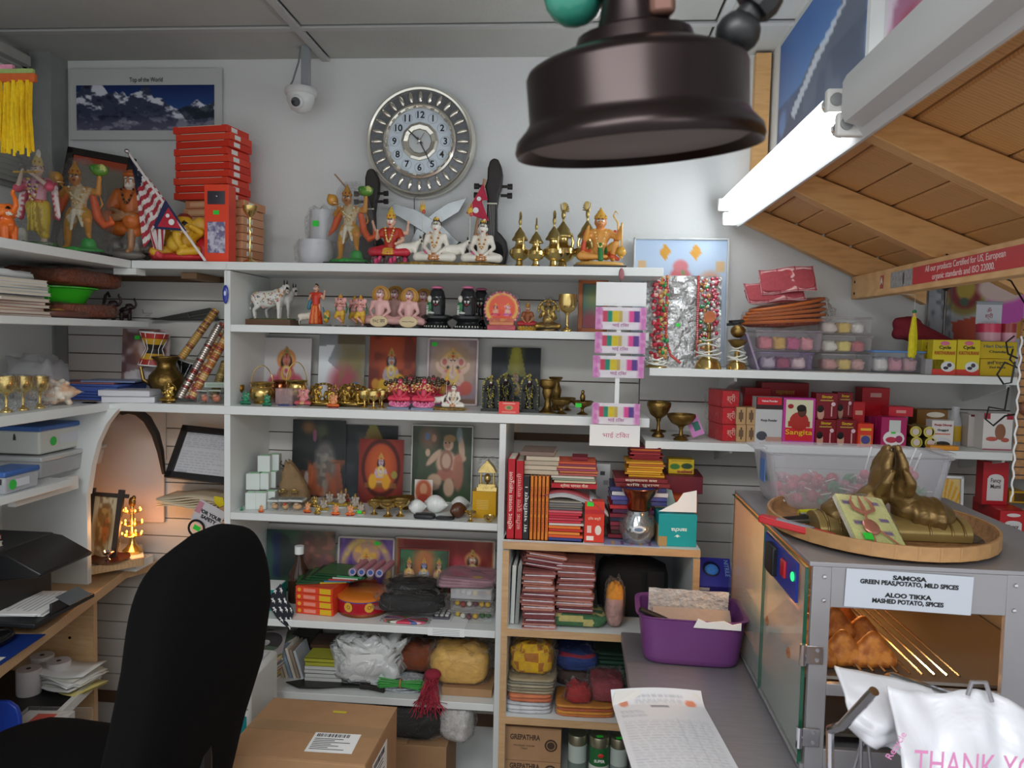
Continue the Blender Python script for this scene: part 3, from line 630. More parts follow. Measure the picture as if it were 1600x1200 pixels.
def golden_monkey():
    J=joints('lotus');J['knL']=V3(.2,-.16,.22);J['anL']=V3(.17,-.14,.03);J['foL']=V3(.18,-.22,.02);J['elR']=V3(-.2,-.08,.3);J['haR']=V3(-.17,-.16,.42);J['elL']=V3(.24,-.06,.32);J['haL']=V3(.26,-.14,.42)
    sk='d99a4a';b=MB();torso(b,J,sk,1.12);[arm(b,J,s,sk,1.2) for s in 'RL'];[leg(b,J,s,sk,1.1) for s in 'RL'];face(b,J['hea'],'cf8a52','monkey',.09,0,'c08838')
    b.tube([(.1,.1,.1),(.25,.12,.3),(.24,.1,.55),(.17,.06,.64),(.2,.0,.7),(.24,.0,.64)],[.02,.02,.018,.016,.014,.01],8,'d8b060')
    g=MB();[seg(g,J['hi'+s],J['hi'+s].lerp(J['kn'+s],.8),.085,.07,'cf9340',10) for s in 'RL'];seg(g,(0,-.12,.22),(.01,-.2,.02),.035,.04,'2f7a44',8);seg(g,(-.2,-.06,.4),(-.24,-.08,.05),.03,.04,'c4472c',8);seg(g,(.2,.02,.42),(.22,0,.2),.03,.03,'c4472c',8);seg(g,(.16,-.18,.06),(.24,-.16,.03),.04,.03,'c8502c',8)
    ga=garland(MB(),(-.08,-.1,.43),(.08,-.1,.43),.25,.014,['d8ac50','e8d090'],18,-.06)
    return {'body':fuse(b,VX),'garment':fuse(g,VX),'garland':solid(ga),'crown':solid(shift(crown('d0a040','b08030',1.0,.08),J['hea']+V3(0,.01,.045)),VCG),'mace':solid(mace((.28,-.18,.5),(.28,-.2,.12),'c99a3c',.065),VCG),'base':solid(shift(slab(.33,.24,.05,'c99a4c'),(0,-.04,-.06))),'plinth':solid(MB().box((0,-.04,-.085),(.7,.5,.04),'2c2724'))}
def standing_goddess():
    J=joints();J['elR']=V3(-.17,-.04,.64);J['haR']=V3(-.1,-.14,.72);J['elL']=V3(.2,-.02,.66);J['haL']=V3(.24,-.08,.82)
    sk='d8a890';b=MB();torso(b,J,sk);[arm(b,J,s,sk,.9) for s in 'RL'];[leg(b,J,s,sk) for s in 'RL'];face(b,J['hea'],sk,hair='1d1512');b.ell(J['hea']+V3(0,.03,.08),.05,'1d1512');seg(b,J['hea']+V3(0,.05,0),(0,.08,.6),.05,.04,'1d1512')
    g=MB();g.lathe([(0,.02),(.17,.03),(.15,.2),(.11,.45),(.09,.55),(0,.6)],16,'c8341e');[seg(g,(-.06+.02*i,-.12,.48),(-.12+.035*i,-.16,.05),.02,.024,('d85a1e','c02818','e08a24')[i%3],6) for i in range(7)];torso(g,J,'c63a24',1.08);seg(g,(-.12,.02,.76),(-.2,.05,.44),.04,.06,'3c7a8c',8)
    c=bull(MB(),.62,'e6dccc',(-.28,.02,.0));p=MB();p.ell((.27,.0,.22),(.09,.05,.17),'c8942c',rot=(0,.2,0));seg(p,(.22,0,.3),(.19,-.03,.42),.03,.02,'2c6c8c');p.ell((.19,-.04,.44),.025,'2c6c8c',8,6)
    for i in range(12):p.ell((.27+random.uniform(-.06,.06),-.05,.22+random.uniform(-.12,.12)),.014,random.choice(['2c7c5c','e0b848']),6,5)
    return {'body':fuse(b,VX),'sari':fuse(g,VX),'cow':fuse(c,VX),'peacock':fuse(p,VX),'base':solid(shift(slab(.4,.18,.06,'6c6a68',0),(0,0,-.03)))}
def flute_ganesh(c='dfa09a'):
    J=joints();J['elR']=V3(-.19,-.08,.68);J['haR']=V3(-.1,-.17,.76);J['elL']=V3(.2,-.08,.68);J['haL']=V3(.04,-.17,.74);J['knR']=V3(-.13,-.1,.32);J['anR']=V3(.06,-.1,.16);J['foR']=V3(.1,-.13,.13);J['hea'] += V3(0,-.02,-.03)
    b=MB();torso(b,J,c,1.15);b.ell((0,-.06,.6),(.13,.11,.12),c);[arm(b,J,s,c,1.1) for s in 'RL'];[leg(b,J,s,c,1.1) for s in 'RL'];face(b,J['hea'],c,'ganesh',.085)
    g=MB();[seg(g,J['hi'+s],J['kn'+s],.1,.085,'d0a02c',10) for s in 'RL'];g.ell((0,-.02,.48),(.12,.1,.07),'d8b03c');seg(g,J['knL'],J['anL']+V3(0,0,.06),.075,.05,'c89428')
    s=MB();s.tube([(-.15,.06,.8),(-.2,.06,.6),(-.18,.04,.42)],[.03,.04,.02],8,'3f6a3c');s.tube([(.15,.06,.8),(.2,.06,.6),(.18,.04,.42)],[.03,.04,.02],8,'3f6a3c')
    return {'body':fuse(b,VX),'garment':fuse(g,VX),'scarf':fuse(s,VX),'crown':solid(shift(crown('c8943c','b04030',1.1,.08),J['hea']+V3(0,.01,.06)),VCG),'flute':solid(MB().tube([(-.16,-.19,.77),(.2,-.2,.74)],.012,6,'8c5a2c')),'base':solid(shift(slab(.22,.16,.06,'5c5a58',0),(0,0,-.035)))}
def lingam():
    b=MB();b.lathe([(0,.2),(.17,.22),(.19,.5),(.185,.72),(.15,.86),(.08,.93),(0,.95)],20,'232527');face(b,V3(.0,-.13,.6),'2a2c2e',r=.10)
    y=MB();y.lathe([(0,0),(.32,0),(.33,.05),(.27,.1),(.24,.16),(.28,.2),(.36,.24),(.36,.29),(.3,.32),(.22,.33),(0,.33)],24,'1d1f20',sy=.8)
    s=MB();s.ell((-.14,-.1,.5),(.09,.07,.13),'1f6a3c');s.ell((-.15,-.12,.68),(.06,.055,.07),'d6d2c6');seg(s,(-.2,-.12,.3),(-.2,-.12,.5),.03,.03,'c8ccc6');s.ell((-.1,-.16,.36),(.08,.04,.03),'c9ccc4')
    w=MB()
    for i in range(9):a=-pi/2+(i-4)*.22;w.box((math.cos(a)*.325,math.sin(a)*.262,.06),(.028,.01,.035),'c8c8c0',rot=(0,0,a+pi/2))
    return {'lingam':fuse(b,VX,VCG),'pedestal':solid(y,VCG),'small_figure':fuse(s,VX),'flower_cap':solid(MB().lathe([(0,.97),(.08,.97),(.13,.95),(.14,.92),(.1,.9),(0,.9)],12,'d87aa0')),'carved_writing':solid(w)}
def standing_balaji():
    J=joints();J['haR']=V3(-.12,-.1,.58);J['elR']=V3(-.18,-.02,.66);b=MB();c='17181a';torso(b,J,c);[arm(b,J,s,c,.95) for s in 'RL'];b.lathe([(0,.02),(.14,.03),(.12,.3),(.1,.5),(0,.56)],12,c);face(b,J['hea'],c,r=.085);b.ell(J['hea']+V3(0,-.075,.03),(.014,.01,.03),'f0ece2',6,5)
    g=MB();q=['a8982e','c9b84a','6a6420']
    for i in range(40):g.ell((random.uniform(-.12,.12),-.115-random.random()*.02,random.uniform(.06,.72)),(.014,.01,random.uniform(.012,.03)),random.choice(q),6,4)
    garland(g,(-.1,-.08,.8),(.1,-.08,.8),.42,.016,q,22,-.06)
    a=MB()
    for i in range(27):
        t=pi*i/26;a.ell((math.cos(t)*.27,.06,.78+math.sin(t)*.34),(.035,.03,.035),random.choice(['2c2e22','8a8034','1c1e1c','b0a048']),8,5)
    for s in (-1,1):a.box((s*.27,.06,.42),(.07,.06,.74),'23251f');[a.ell((s*.27+random.uniform(-.03,.03),.02,z/10),.022,random.choice(q),6,5) for z in range(1,8)]
    a.box((0,.085,.55),(.5,.02,1.05),'141614');a.ell((0,.05,1.12),(.06,.03,.07),'b0a048',8,6)
    return {'body':fuse(b,VX,VCG),'jewels':solid(g),'crown':solid(shift(crown('6e672c','a8982e',1.4,.07),J['hea']+V3(0,.01,.04))),'arch':solid(a),'base':solid(MB().box((0,0,-.02),(.66,.3,.08),'1f201e').box((0,0,.03),(.5,.26,.04),'2c2c26'))}
def ten_heads():
    P=seated('d84a64','d83c58','human',2,None,'2c1a14','e88cb0',lotus='e070a0',vox=.018)
    hd=MB()
    for i in range(7):
        a=(i-3)*.12;hd.ell((a*1.15,.0+abs(i-3)*.012,.56-abs(i-3)*.03),(.068,.05,.075),'3c2f24',8,6);hd.ell((a*1.15,-.05,.56-abs(i-3)*.03),(.02,.01,.012),'b89c58',6,5)
        hd.ell((a*1.1,0,.635-abs(i-3)*.04),(.055,.04,.05),'4a3c28',8,5)
    ga=MB()
    for i in range(70):a=random.uniform(-.3,.3);ga.ell((a,-.15-random.random()*.05,.42+random.uniform(-.1,.1)-abs(a)*.2),.024,random.choice(['e8c084','d8a860','f0d8a8','c8543c']),6,4)
    P['heads']=solid(hd);P['gold_garland']=solid(ga);P['base_block']=solid(MB().box((0,-.03,-.19),(.6,.42,.06),'7d8ca4'));return P
def reclining_ganesh():
    b=MB();c='d8a828';b.ell((0,0,.22),(.2,.15,.17),c);b.ell((-.02,-.12,.2),(.11,.08,.1),'e0b83c');face(b,V3(.06,-.06,.42),c,'ganesh',.11)
    seg(b,(-.18,-.02,.3),(-.3,-.08,.28),.06,.05,c);seg(b,(-.3,-.08,.28),(-.31,-.1,.42),.05,.04,c);b.ell((-.31,-.11,.48),(.045,.03,.055),'e8c050')
    for i in range(4):seg(b,(-.34+.02*i,-.11,.5),(-.35+.025*i,-.12,.56-abs(i-1.5)*.012),.013,.009,'e8c050',6)
    seg(b,(.18,-.02,.3),(.3,-.1,.34),.06,.05,c);seg(b,(.3,-.1,.34),(.22,-.2,.4),.045,.035,c);seg(b,(-.1,-.05,.12),(-.26,-.16,.1),.08,.06,c);seg(b,(.1,-.06,.12),(.26,-.14,.12),.085,.06,c);seg(b,(.26,-.14,.12),(.1,-.24,.08),.055,.04,c)
    r=MB();r.ell((-.28,0,.1),(.13,.13,.12),'c8262e');r.ell((.3,.02,.14),(.12,.13,.16),'b81e28');r.ell((0,-.02,.04),(.36,.22,.06),'c02830');seg(r,(-.32,-.14,.09),(-.2,-.18,.08),.03,.03,'e0505c')
    return {'body':fuse(b,VX),'cushions':fuse(r,.02),'turban':solid(MB().lathe([(0,0),(.08,0),(.09,.03),(.05,.07),(0,.08)],12,'8c3428',c=(.06,-.04,.5)))}
def trunk_up_elephant():
    b=MB();c='e06a1e';b.ell((-.05,0,.3),(.24,.16,.22),c);b.ell((.12,-.03,.52),(.13,.12,.13),c);b.tube([(.2,-.08,.5),(.29,-.1,.5),(.34,-.1,.6),(.32,-.1,.72),(.27,-.1,.8),(.3,-.1,.86)],[.06,.05,.045,.04,.035,.03],8,c)
    for s in (-1,1):b.ell((.05,s*.13,.53),(.09,.03,.12),'ee8030',rot=(s*.3,0,0));seg(b,(.2,-.03+s*.08,.46),(.28,-.03+s*.09,.42),.018,.008,'f0e8d8',6)
    for x,y in ((.1,-.09),(.1,.09),(-.17,-.09),(-.17,.09)):seg(b,(x,y,.25),(x,y,.04),.075,.065,c)
    seg(b,(-.28,0,.35),(-.31,0,.18),.02,.014,c);b.ell((.2,-.12,.56),.015,'1a1210',6,5);b.ell((-.05,-.1,.42),(.13,.08,.08),'c04a14')
    return {'body':fuse(b,.018,VCG)}
def wrapped(parts,key='clear_wrap'):
    z0,z1,x0,x1=span({k:v for k,v in parts.items()})
    w=(x1-x0)/2*.98;h=z1-z0;cx=(x0+x1)/2;mb=MB();off=random.random()*50
    prof=[(.92,.03),(1.0,.12),(.98,.35),(.9,.6),(.74,.8),(.55,.93),(.35,1.02),(.2,1.04)]
    n=26;vs=[];fs=[]
    for r,z in prof:
        for i in range(n):a=2*pi*i/n;k=1+.10*mn.noise(V3(math.cos(a)*2,math.sin(a)*2,z*4+off));vs.append((cx+math.cos(a)*w*r*k,math.sin(a)*max(.24,w*.6)*r*k-.02,z0+h*z))
    for j in range(len(prof)-1):
        for i in range(n):fs.append((j*n+i,j*n+(i+1)%n,(j+1)*n+(i+1)%n,(j+1)*n+i))
    mb.add(vs,fs);return {**parts,'plastic_wrap':solid(mb,WRAP,60)}
PR['krishna']=standing_flute();PR['hanuman']=lunging_monkey();PR['saint']=seated_saint();PR['shiva']=white_shiva();PR['goldmonkey']=golden_monkey()
PR['lakshmi']=seated('e0b49c','c22c3c',arms=4,top='b8381f',lotus='d84a78',base='57534f',bead='d8a83c',cr='d8b040')
PR['monk']=seated('e3b4ae','dfaca8',cr=None,hair='2a1a16',base='2c2624',halo='c8942c',halo2='a8701c',face_r=.085)
PR['pinkganesh']=seated('d88a8c','c85a64','ganesh',2,'c8963c',base='7a7470',belly=1,bead='d8b878',vox=.02)
PR['orangeganesh']=seated('e09868','de6a2c','ganesh',2,'d0a03c',base='8c2a1c',belly=1,vox=.02)
PR['yellowganesh']=seated('e6d8c8','d0a82c','ganesh',2,'d0a03c',base='d8d8d0',belly=1,vox=.02)
PR['smallgoddess']=seated('b8845c','b02c34',top='8a4a24',arms=2,cr='a8843c',base='b89a3c',lotus='d09a28',vox=.018)
PR['greenfig']=seated('2f8a64','2a7a58','ganesh',2,'2f8a64',base='24604a',belly=1,vox=.022)
PR['goddess']=standing_goddess();PR['fluteganesh']=flute_ganesh();PR['lingam']=lingam();PR['balaji']=standing_balaji();PR['tenheads']=ten_heads();PR['recline']=reclining_ganesh();PR['elephant']=trunk_up_elephant()
def cow_pair():
    b=bull(MB(),1,'dcd9d2');c=bull(MB(),.9,'bdbab4',(.12,.14,.02))
    dec=MB()
    for i in range(60):
        x=random.uniform(-.27,.22);z=.36+random.uniform(-.1,.1);dec.ell((x,-.105-.02*math.cos((z-.36)*10),z),(random.uniform(.008,.018),.006,random.uniform(.006,.012)),random.choice(['b85a54','c89a3c','6a6a7c','9c3c3c','8c8468']),6,4)
    garland(dec,(.2,-.09,.5),(.3,-.08,.48),.1,.016,['c89a3c','b85a54','e8e0cc'],10,-.02)
    g=MB();g.box((.02,.05,-.05),(.84,.42,.1),'6a4a34');gr=slab(.42,.2,.02,'4a5a30',14,c2='5f6f3c');shift(gr,(.02,.05,0))
    return {'cow':fuse(b,VX),'second_cow':fuse(c,.018),'flower_paint':solid(dec),'horns':solid(horns()),'second_horns':solid(horns(.9,(.12,.14,.02))),'grass':fuse(gr,.02),'base':solid(g)}
PR['cows']=cow_pair()
def gold_couple():
    P={}
    b=MB()
    for s in (-1,1):
        J=joints('lotus');M=MB();torso(M,J,'a8863c');[arm(M,J,k,'8e6f2e') for k in 'RL'];[leg(M,J,k,'b8964a') for k in 'RL'];face(M,J['hea'],'b08c40','ganesh' if s<0 else 'human');M.ell(J['hea']+V3(0,.02,.08),(.06,.05,.07),'8a6a28');shift(M,(s*.22,0,0));b.v,b.f,b.c=(b.v+M.v,b.f+[tuple(i+len(b.v) for i in f) for f in M.f],b.c+M.c)
    a=MB()
    for i in range(26):t=pi*i/25;a.ell((math.cos(t)*.46,.1,.3+math.sin(t)*.36),.04,('6a5424','b8964a')[i%2],6,5)
    return {'figures':fuse(b,.022,VCM),'arch':solid(a,VCM),'base':solid(slab(.5,.22,.06,'7a6030',0).box((0,0,-.03),(1,.4,.06),'4a3c22'),VCM)}
PR['couple']=gold_couple()
def brass_ganesh():
    P=seated('c8a858','b8944a','ganesh',2,'c8a858',base='6a5530',belly=1,vox=.02);
    for q in P.values():q['m']=VCM
    a=MB()
    for i in range(22):t=pi*i/21;a.ell((math.cos(t)*.24,.08,.45+math.sin(t)*.25),.03,('9a7c38','d0b060')[i%2],6,5)
    P['arch']=solid(a,VCM);return P
PR['brassganesh']=brass_ganesh()
flush()
PR['krishna']=wrapped(PR['krishna']);PR['hanuman']=wrapped(PR['hanuman'])
PR['yellowwrap']=wrapped(dict(PR['yellowganesh']));PR['brasswrap']=wrapped(dict(PR['brassganesh']))
for k,v in list(PR.items()):
    for n,q in v.items():q['me'].name=n
# ================================================================ PLACING, VESSELS, PRINTS, BOXES
def put(key,name,label,cat,px0,px1,pyt,y,zb,rz=0,group=None,w=None):
    x=xs((px0+px1)/2,y,zb+.05);h=zs(pyt,x,y)-zb
    W=(xs(px1,y,zb+.05)-xs(px0,y,zb+.05)) if w else None
    return inst(key,name,label,cat,(x,y,zb),h,rz,group,W)
def dims(px0,px1,pyt,y,zb):
    z=zb+.05;a,b=xs(px0,y,z),xs(px1,y,z);x=(a+b)/2;return x,b-a,zs(pyt,x,y)-zb
VP={
 'goblet':([(0,0),(.6,0),(.62,.03),(.5,.07),(.2,.12),(.13,.2),(.2,.3),(.12,.4),(.3,.5)],[(.3,.5),(.75,.58),(.95,.7),(1,.85),(.97,1),(.9,1),(.85,.72),(.5,.62),(0,.6)]),
 'diya':([(0,0),(.5,0),(.52,.04),(.35,.1),(.15,.2),(.12,.36),(.25,.48)],[(.25,.48),(.7,.58),(1,.8),(1,.88),(.94,.9),(.7,.7),(0,.6)]),
 'lota':([(0,0),(.55,0),(.6,.04),(.5,.1)],[(.5,.1),(.85,.26),(1,.42),(.92,.56),(.6,.7),(.5,.78),(.55,.88),(.78,.97),(.78,1),(.66,1),(.46,.88),(.42,.75),(0,.6)]),
 'vase':([(0,0),(.7,0),(.75,.03),(.55,.1),(.4,.16)],[(.4,.16),(.6,.3),(.8,.5),(.85,.62),(.6,.75),(.55,.85),(.95,.96),(1,1),(.85,1),(.45,.86),(0,.6)]),
 'pot':([(0,0),(.62,0),(.68,.05),(.6,.08)],[(.6,.08),(.85,.2),(1,.42),(.92,.66),(.75,.8),(.8,.9),(.98,.98),(.96,1),(.85,1),(.68,.86),(.6,.5),(0,.2)]),
 'bowl':([(0,0),(.4,0),(.42,.06),(.36,.1)],[(.36,.1),(.8,.4),(1,.85),(1.02,1),(.95,1),(.75,.5),(0,.2)]),
 'chalice':([(0,0),(1,0),(1,.03),(.7,.08),(.35,.22),(.4,.28),(.32,.36),(.5,.48)],[(.5,.48),(.65,.6),(.6,.72),(.85,.78),(.95,.84),(.95,.98),(.85,1),(.75,.86),(0,.8)]),
 'stand':([(0,0),(1,0),(.9,.02),(.3,.06),(.15,.12),(.12,.5),(.2,.55),(.12,.6),(.15,.8)],[(.15,.8),(.6,.86),(.9,.93),(1,1),(.8,1),(.4,.9),(0,.9)]),
}
def vessel(kind,name,label,cat,px0,px1,pyt,y,zb,m=None,group=None,extra=None,parts=('foot','cup'),n=24):
    x,w,h=dims(px0,px1,pyt,y,zb);t=T(name,label,cat,(x,y,zb),0,group);m=m or BRASS
    for nm,pr in zip(parts,VP[kind]):MB().lathe([(r*w/2,z*h) for r,z in pr],n).build(nm,m,t,smooth=50)
    if extra == 'hoop':
        MB().tube([(math.cos(a)*w*.46,0,h*.82+math.sin(a)*h*.95) for a in [pi*i/14 for i in range(15)]],w*.022,6).build('handle',m,t)
        for s in (-1,1):MB().ell((s*w*.46,0,h*.82),w*.045,None,8,6).build('lug',m,t)
    if extra == 'spout':MB().tube([(-w*.4,-w*.1,h*.35),(-w*.62,-w*.12,h*.45),(-w*.7,-w*.12,h*.75)],[w*.08,w*.055,w*.045],8).build('spout',m,t)
    if extra == 'rings':MB().lathe([(w*.3,h*.13),(w*.36,h*.15),(w*.3,h*.17)],n).lathe([(w*.33,h*.74),(w*.37,h*.76),(w*.33,h*.78)],n).build('rim_ring',m,t)
    return t
def sticker(t,loc,w=.018,h=.012,rot=(pi/2,0,0)):return MB().box((0,0,0),(w,h,.0006)).build('price_sticker',GREEN,t,loc,rot)
def dpic(p,x,y,s,sk='d9a080',cl='c0392b',cr='d8a83c',halo=None,kind='human',seat=True,gar='e8c84c',arms=2,hair='1c1512'):
    """paint a crowned figure; s = figure height / picture height, y = centre of face"""
    a=p.asp;u=s*a
    E=lambda dx,dy,rx,ry,c,al=1,so=.15,ro=0:p.ell(x+dx*u,y+dy*s,rx*u,ry*s,c,al,so,ro)
    if halo:E(0,-.01,.2,.2,halo,1,.1);E(0,-.01,.165,.165,'f0d890',.6,.2)
    E(0,.04,.125,.15,hair)
    if arms == 4:
        for q in (-1,1):E(q*.2,.16,.05,.13,sk,1,.15,q*.9);E(q*.28,.05,.035,.05,sk)
    if seat:E(0,.52,.33,.11,cl);E(-.2,.5,.13,.09,cl);E(.2,.5,.13,.09,cl);E(-.05,.57,.2,.05,sk,.6)
    else:
        E(0,.5,.13,.32,cl);E(-.06,.78,.06,.05,sk);E(.06,.78,.06,.05,sk)
        for k in range(5):p.line(x+(k-2)*.04*u,y+.3*s,x+(k-2)*.055*u,y+.74*s,.008,gar if k%2 else cl,.6)
    E(0,.26,.13,.17,sk);E(-.15,.27,.05,.13,sk,1,.15,.25);E(.15,.27,.05,.13,sk,1,.15,-.25);E(-.1,.4,.09,.04,sk);E(.1,.4,.09,.04,sk);E(0,.17,.15,.05,cl,.8)
    p.ring(x,y+.24*s,.09*u,.13*s,.22,gar,.9);p.ring(x,y+.2*s,.05*u,.07*s,.3,'e6e0d0',.7)
    if kind == 'ganesh':
        E(-.15,.0,.08,.09,sk);E(.15,.0,.08,.09,sk);E(-.15,0,.045,.06,'b04038',.7);E(.15,0,.045,.06,'b04038',.7);E(0,0,.105,.11,sk);E(0,.12,.045,.12,sk);E(.03,.23,.06,.04,sk);E(.0,.13,.012,.09,'7c5848',.4)
    else:E(0,0,.085,.105,sk);E(0,.055,.028,.01,'a02c2c',.9);E(0,.02,.012,.03,'8c5c48',.4)
    if kind == 'monkey':E(0,.045,.05,.045,'b06a48',.8);E(0,.06,.035,.01,'6c2018')
    for q in (-1,1):E(q*.034,-.012,.02,.01,'f4f0e8');E(q*.034,-.012,.01,.01,'14100e');E(q*.034,-.033,.022,.005,'2a1810')
    E(0,-.055,.01,.022,'c02c24');E(0,-.11,.1,.035,cr);E(0,-.16,.065,.06,cr);E(0,-.23,.028,.035,cr);E(0,-.11,.03,.02,'b03030');E(0,-.165,.018,.02,'3a7a5a')
    return p
def picture(label,px0,px1,pyt,pyb,y,p,cat='picture',name='framed_print',frame=None,fw=.008,tilt=-.09,sleeve=None,zb=None,roll=0,t=.003,group=None,glass=False,rz=0,stick=None):
    xm=(px0+px1)/2;b=at(xm,pyb,y);z0=zb if zb is not None else b.z;x0,x1=xs(px0,y,z0+.1),xs(px1,y,z0+.1);w=x1-x0;x=(x0+x1)/2;h=(zs(pyt,x,y+.02)-z0)/math.cos(tilt)
    o=T(name,label,cat,(x,y,z0),0,group,rot=(tilt,roll,rz));link('print',p.mesh('print',w,h,t),VCP,o)
    if frame:
        m=frame if not isinstance(frame,str) else mat('frame_'+frame,frame,.45,noise=.15)
        for a,b_,c,d in ((0,fw/2,w+fw,fw),(0,h-fw/2,w+fw,fw)):MB().box((a,-.001,b_),(c,.012,d)).build('frame_bar',m,o,bevel=.0015)
        for sx in (-1,1):MB().box((sx*w/2,-.001,h/2),(fw,.012,h)).build('frame_bar',m,o,bevel=.0015)
    if sleeve:
        of=random.random()*9;MB().grid(10,12,lambda u,v:((u-.5)*(w+.016),-.004-.006*mn.noise(V3(u*4+of,v*5,0)),v*(h+.012))).build('plastic_sleeve',sleeve,o,smooth=80,fix=False)
    if stick:sticker(o,((stick[0]-.5)*w,-.0045,(1-stick[1])*h))
    return o,w,h
def rbox(name,label,cat,px0,px1,pyt,y,zb,d,col,rz=0,group=None,face=None,side=None,bev=.0012,m=None,part='carton',fname='front_print',h=None):
    """packet standing on a shelf, its front at depth y"""
    x,w,hh=dims(px0,px1,pyt,y,zb);h=h or hh;c=math.cos(rz)
    t=T(name,label,cat,(x,y+d/2,zb),rz,group)
    MB().box((0,0,h/2),(w,d,h),col).build(part,m or VCP,t,smooth=0,bevel=bev)
    if face is not None:link(fname,face.mesh(fname,w*.985,h*.985,.0004),VCP,t,(0,-d/2-.0006,h*.0075))
    return t,w,h
def lay(name,label,cat,x,y,z,w,d,h,col,rz=0,group=None,pages=None,title=None,tc='f4e8d0',bev=.0008):
    """booklet lying flat, spine to the front: cover plus page block"""
    t=T(name,label,cat,(x,y,z),rz,group)
    if pages:
        k=min(.0012,h*.2);MB().box((0,0,k/2),(w,d,k),col).box((0,0,h-k/2),(w,d,k),col).box((0,-d/2+k/2,h/2),(w,k,h),col).build('cover',VCP,t,smooth=0)
        MB().box((0,.001,h/2),(w-.004,d-.004,h-2*k),'ddd6c6').build('pages',CREAM,t,smooth=0)
    else:MB().box((0,0,h/2),(w,d,h),col).build('block',VCP,t,smooth=0,bevel=bev)
    if title:txt(title,h*.75,ink(tc),t,(0,-d/2-.0008,h/2),width=w*.6)
    return t
def blob(w,d,h,seed=0,amp=.12,n=(22,14),sq=.55,col=None,freq=3.0,tie=None,cf=None):
    """soft bag or bundle with a flat underside"""
    mb=MB();nx,ny=n;pw=lambda v:math.copysign(abs(v) ** sq,v);vs=[];fs=[];cs=[]
    for j in range(ny+1):
        ph=-pi/2+pi*j/ny
        for i in range(nx):
            th=2*pi*i/nx;x=pw(math.cos(ph))*pw(math.cos(th));yy=pw(math.cos(ph))*pw(math.sin(th));z=pw(math.sin(ph))
            k=1+amp*(mn.noise(V3(x*freq+seed*7.3,yy*freq,z*freq))+.5*mn.noise(V3(x*freq*2.3,yy*freq*2.3+seed,z*freq*2.3)))
            vs.append((x*w/2*k,yy*d/2*k,max(0,(z+1)/2*h*(k if z>0 else 1))))
    for j in range(ny):
        for i in range(nx):fs.append((j*nx+i,j*nx+(i+1)%nx,(j+1)*nx+(i+1)%nx,(j+1)*nx+i))
    o=len(mb.f);mb.add(vs,fs,col)
    if cf:mb.c[o:]=[C(cf((i+.5)/nx,(j+.5)/ny)) for j in range(ny) for i in range(nx)]
    return mb
def bag(name,label,cat,px0,px1,pyt,y,zb,d,inner,m=None,wrap=None,group=None,amp=.12,freq=3.0,sq=.55,cf=None,rz=0,h=None,seed=None,inm=None):
    """clear bag around soft contents"""
    x,w,hh=dims(px0,px1,pyt,y,zb);h=h or hh;sd=seed or random.random()*20;t=T(name,label,cat,(x,y,zb),rz,group)
    blob(w*(.9 if wrap else 1),d*.92,h*(.94 if wrap else 1),sd,amp,col=inner,freq=freq,sq=sq,cf=cf).build('contents' if wrap else 'body',inm or m or VCC,t,smooth=180)
    if wrap:blob(w,d,h,sd+.1,amp*1.4,n=(30,18),freq=freq*1.2,sq=sq*.9).build('plastic_bag',wrap,t,smooth=180)
    return t
# ================================================================ TOP SHELF AND WALL
def on_left(px,x,z):
    q=_r-_f*((px-800)/F);p=Vector((x,0,z))-CAM;return CAM.y-(q.x*p.x+q.z*p.z)/q.y
def put_left(key,name,label,cat,px,pyt,x,z,rz=0,w=None):
    y=on_left(px,x,z+.05);h=zs(pyt,x,y)-z;return inst(key,name,label,cat,(x,y,z),h,rz)
put_left('elephant','elephant_statue','glossy orange elephant statue with raised trunk at far left of top shelf','statue',6,298,-1.43,ZT,-.1)
put_left('krishna','standing_statue','clear-wrapped standing statue in yellow skirt and pink coat on top left shelf','statue',60,226,-1.46,ZT,.1)
put_left('hanuman','striding_statue','clear-wrapped orange striding statue lifting a green hill on top left shelf','statue',124,246,-1.43,ZT,.2)
p=Pic(20,20,'8a8478','6c665c');p.rect(0,0,1,.12,'b05038')
y=-.06;o,w,h=picture('dark framed print leaning in the corner behind the orange striding statue',78,174,236,405,-.10,p,frame='1f1a18',fw=.022,tilt=-.06,zb=ZT,roll=.17)
put('saint','seated_statue','seated bearded statue in orange robe and headscarf on a grey rock','statue',172,240,265,-.23,ZT,.15)
put('recline','reclining_statue','yellow elephant-headed statue resting on red cushions beside the orange window box','statue',245,322,334,-.24,ZT,0)
f=T('flag_pair','United States and Nepal flags on a white stick leaning over the saint statue','flag',(0,0,0))
A=at(198,236,-.29);B=at(321,408,-.335)
MB().tube([A,B],.004,8).build('stick',mat('white_stick','e4dcd8',.4),f);MB().ell(A,.007).build('finial',CHROME,f)
def flag_mesh(cols,pts,ny=28,nx=16,cf=None):
    mb=MB();P=[at(*q) for q in pts]
    return mb.grid(nx,ny,lambda u,v:tuple((P[0]*(1-u)+P[1]*u)*(1-v)+(P[3]*(1-u)+P[2]*u)*v+V3(0,.006*math.sin(u*14+v*3),0)),cf=cf)
def us(u,v):
    if v<.36:
        return 'e8e6e4' if (int(u*16)%5 == 2 and int(v*28)%4 == 1) else '23273c'
    return 'a8303c' if int(u*9+v*4.6-1.6)%2 else 'dcd6d4'
def usf(u,v):
    if v<.44:return 'e8e6e4' if (int(u*16)%5 == 2 and int(v*80)%10 in (3,4)) else '262a3e'
    return 'a8303c' if int((v*1.15+u*.16)*15)%2 else 'dcd6d4'
flag_mesh(None,[(199,238,-.292),(202,239,-.292),(226,388,-.305),(262,318,-.312)],80,20,usf).build('striped_flag',VCC,f,smooth=80,fix=False)
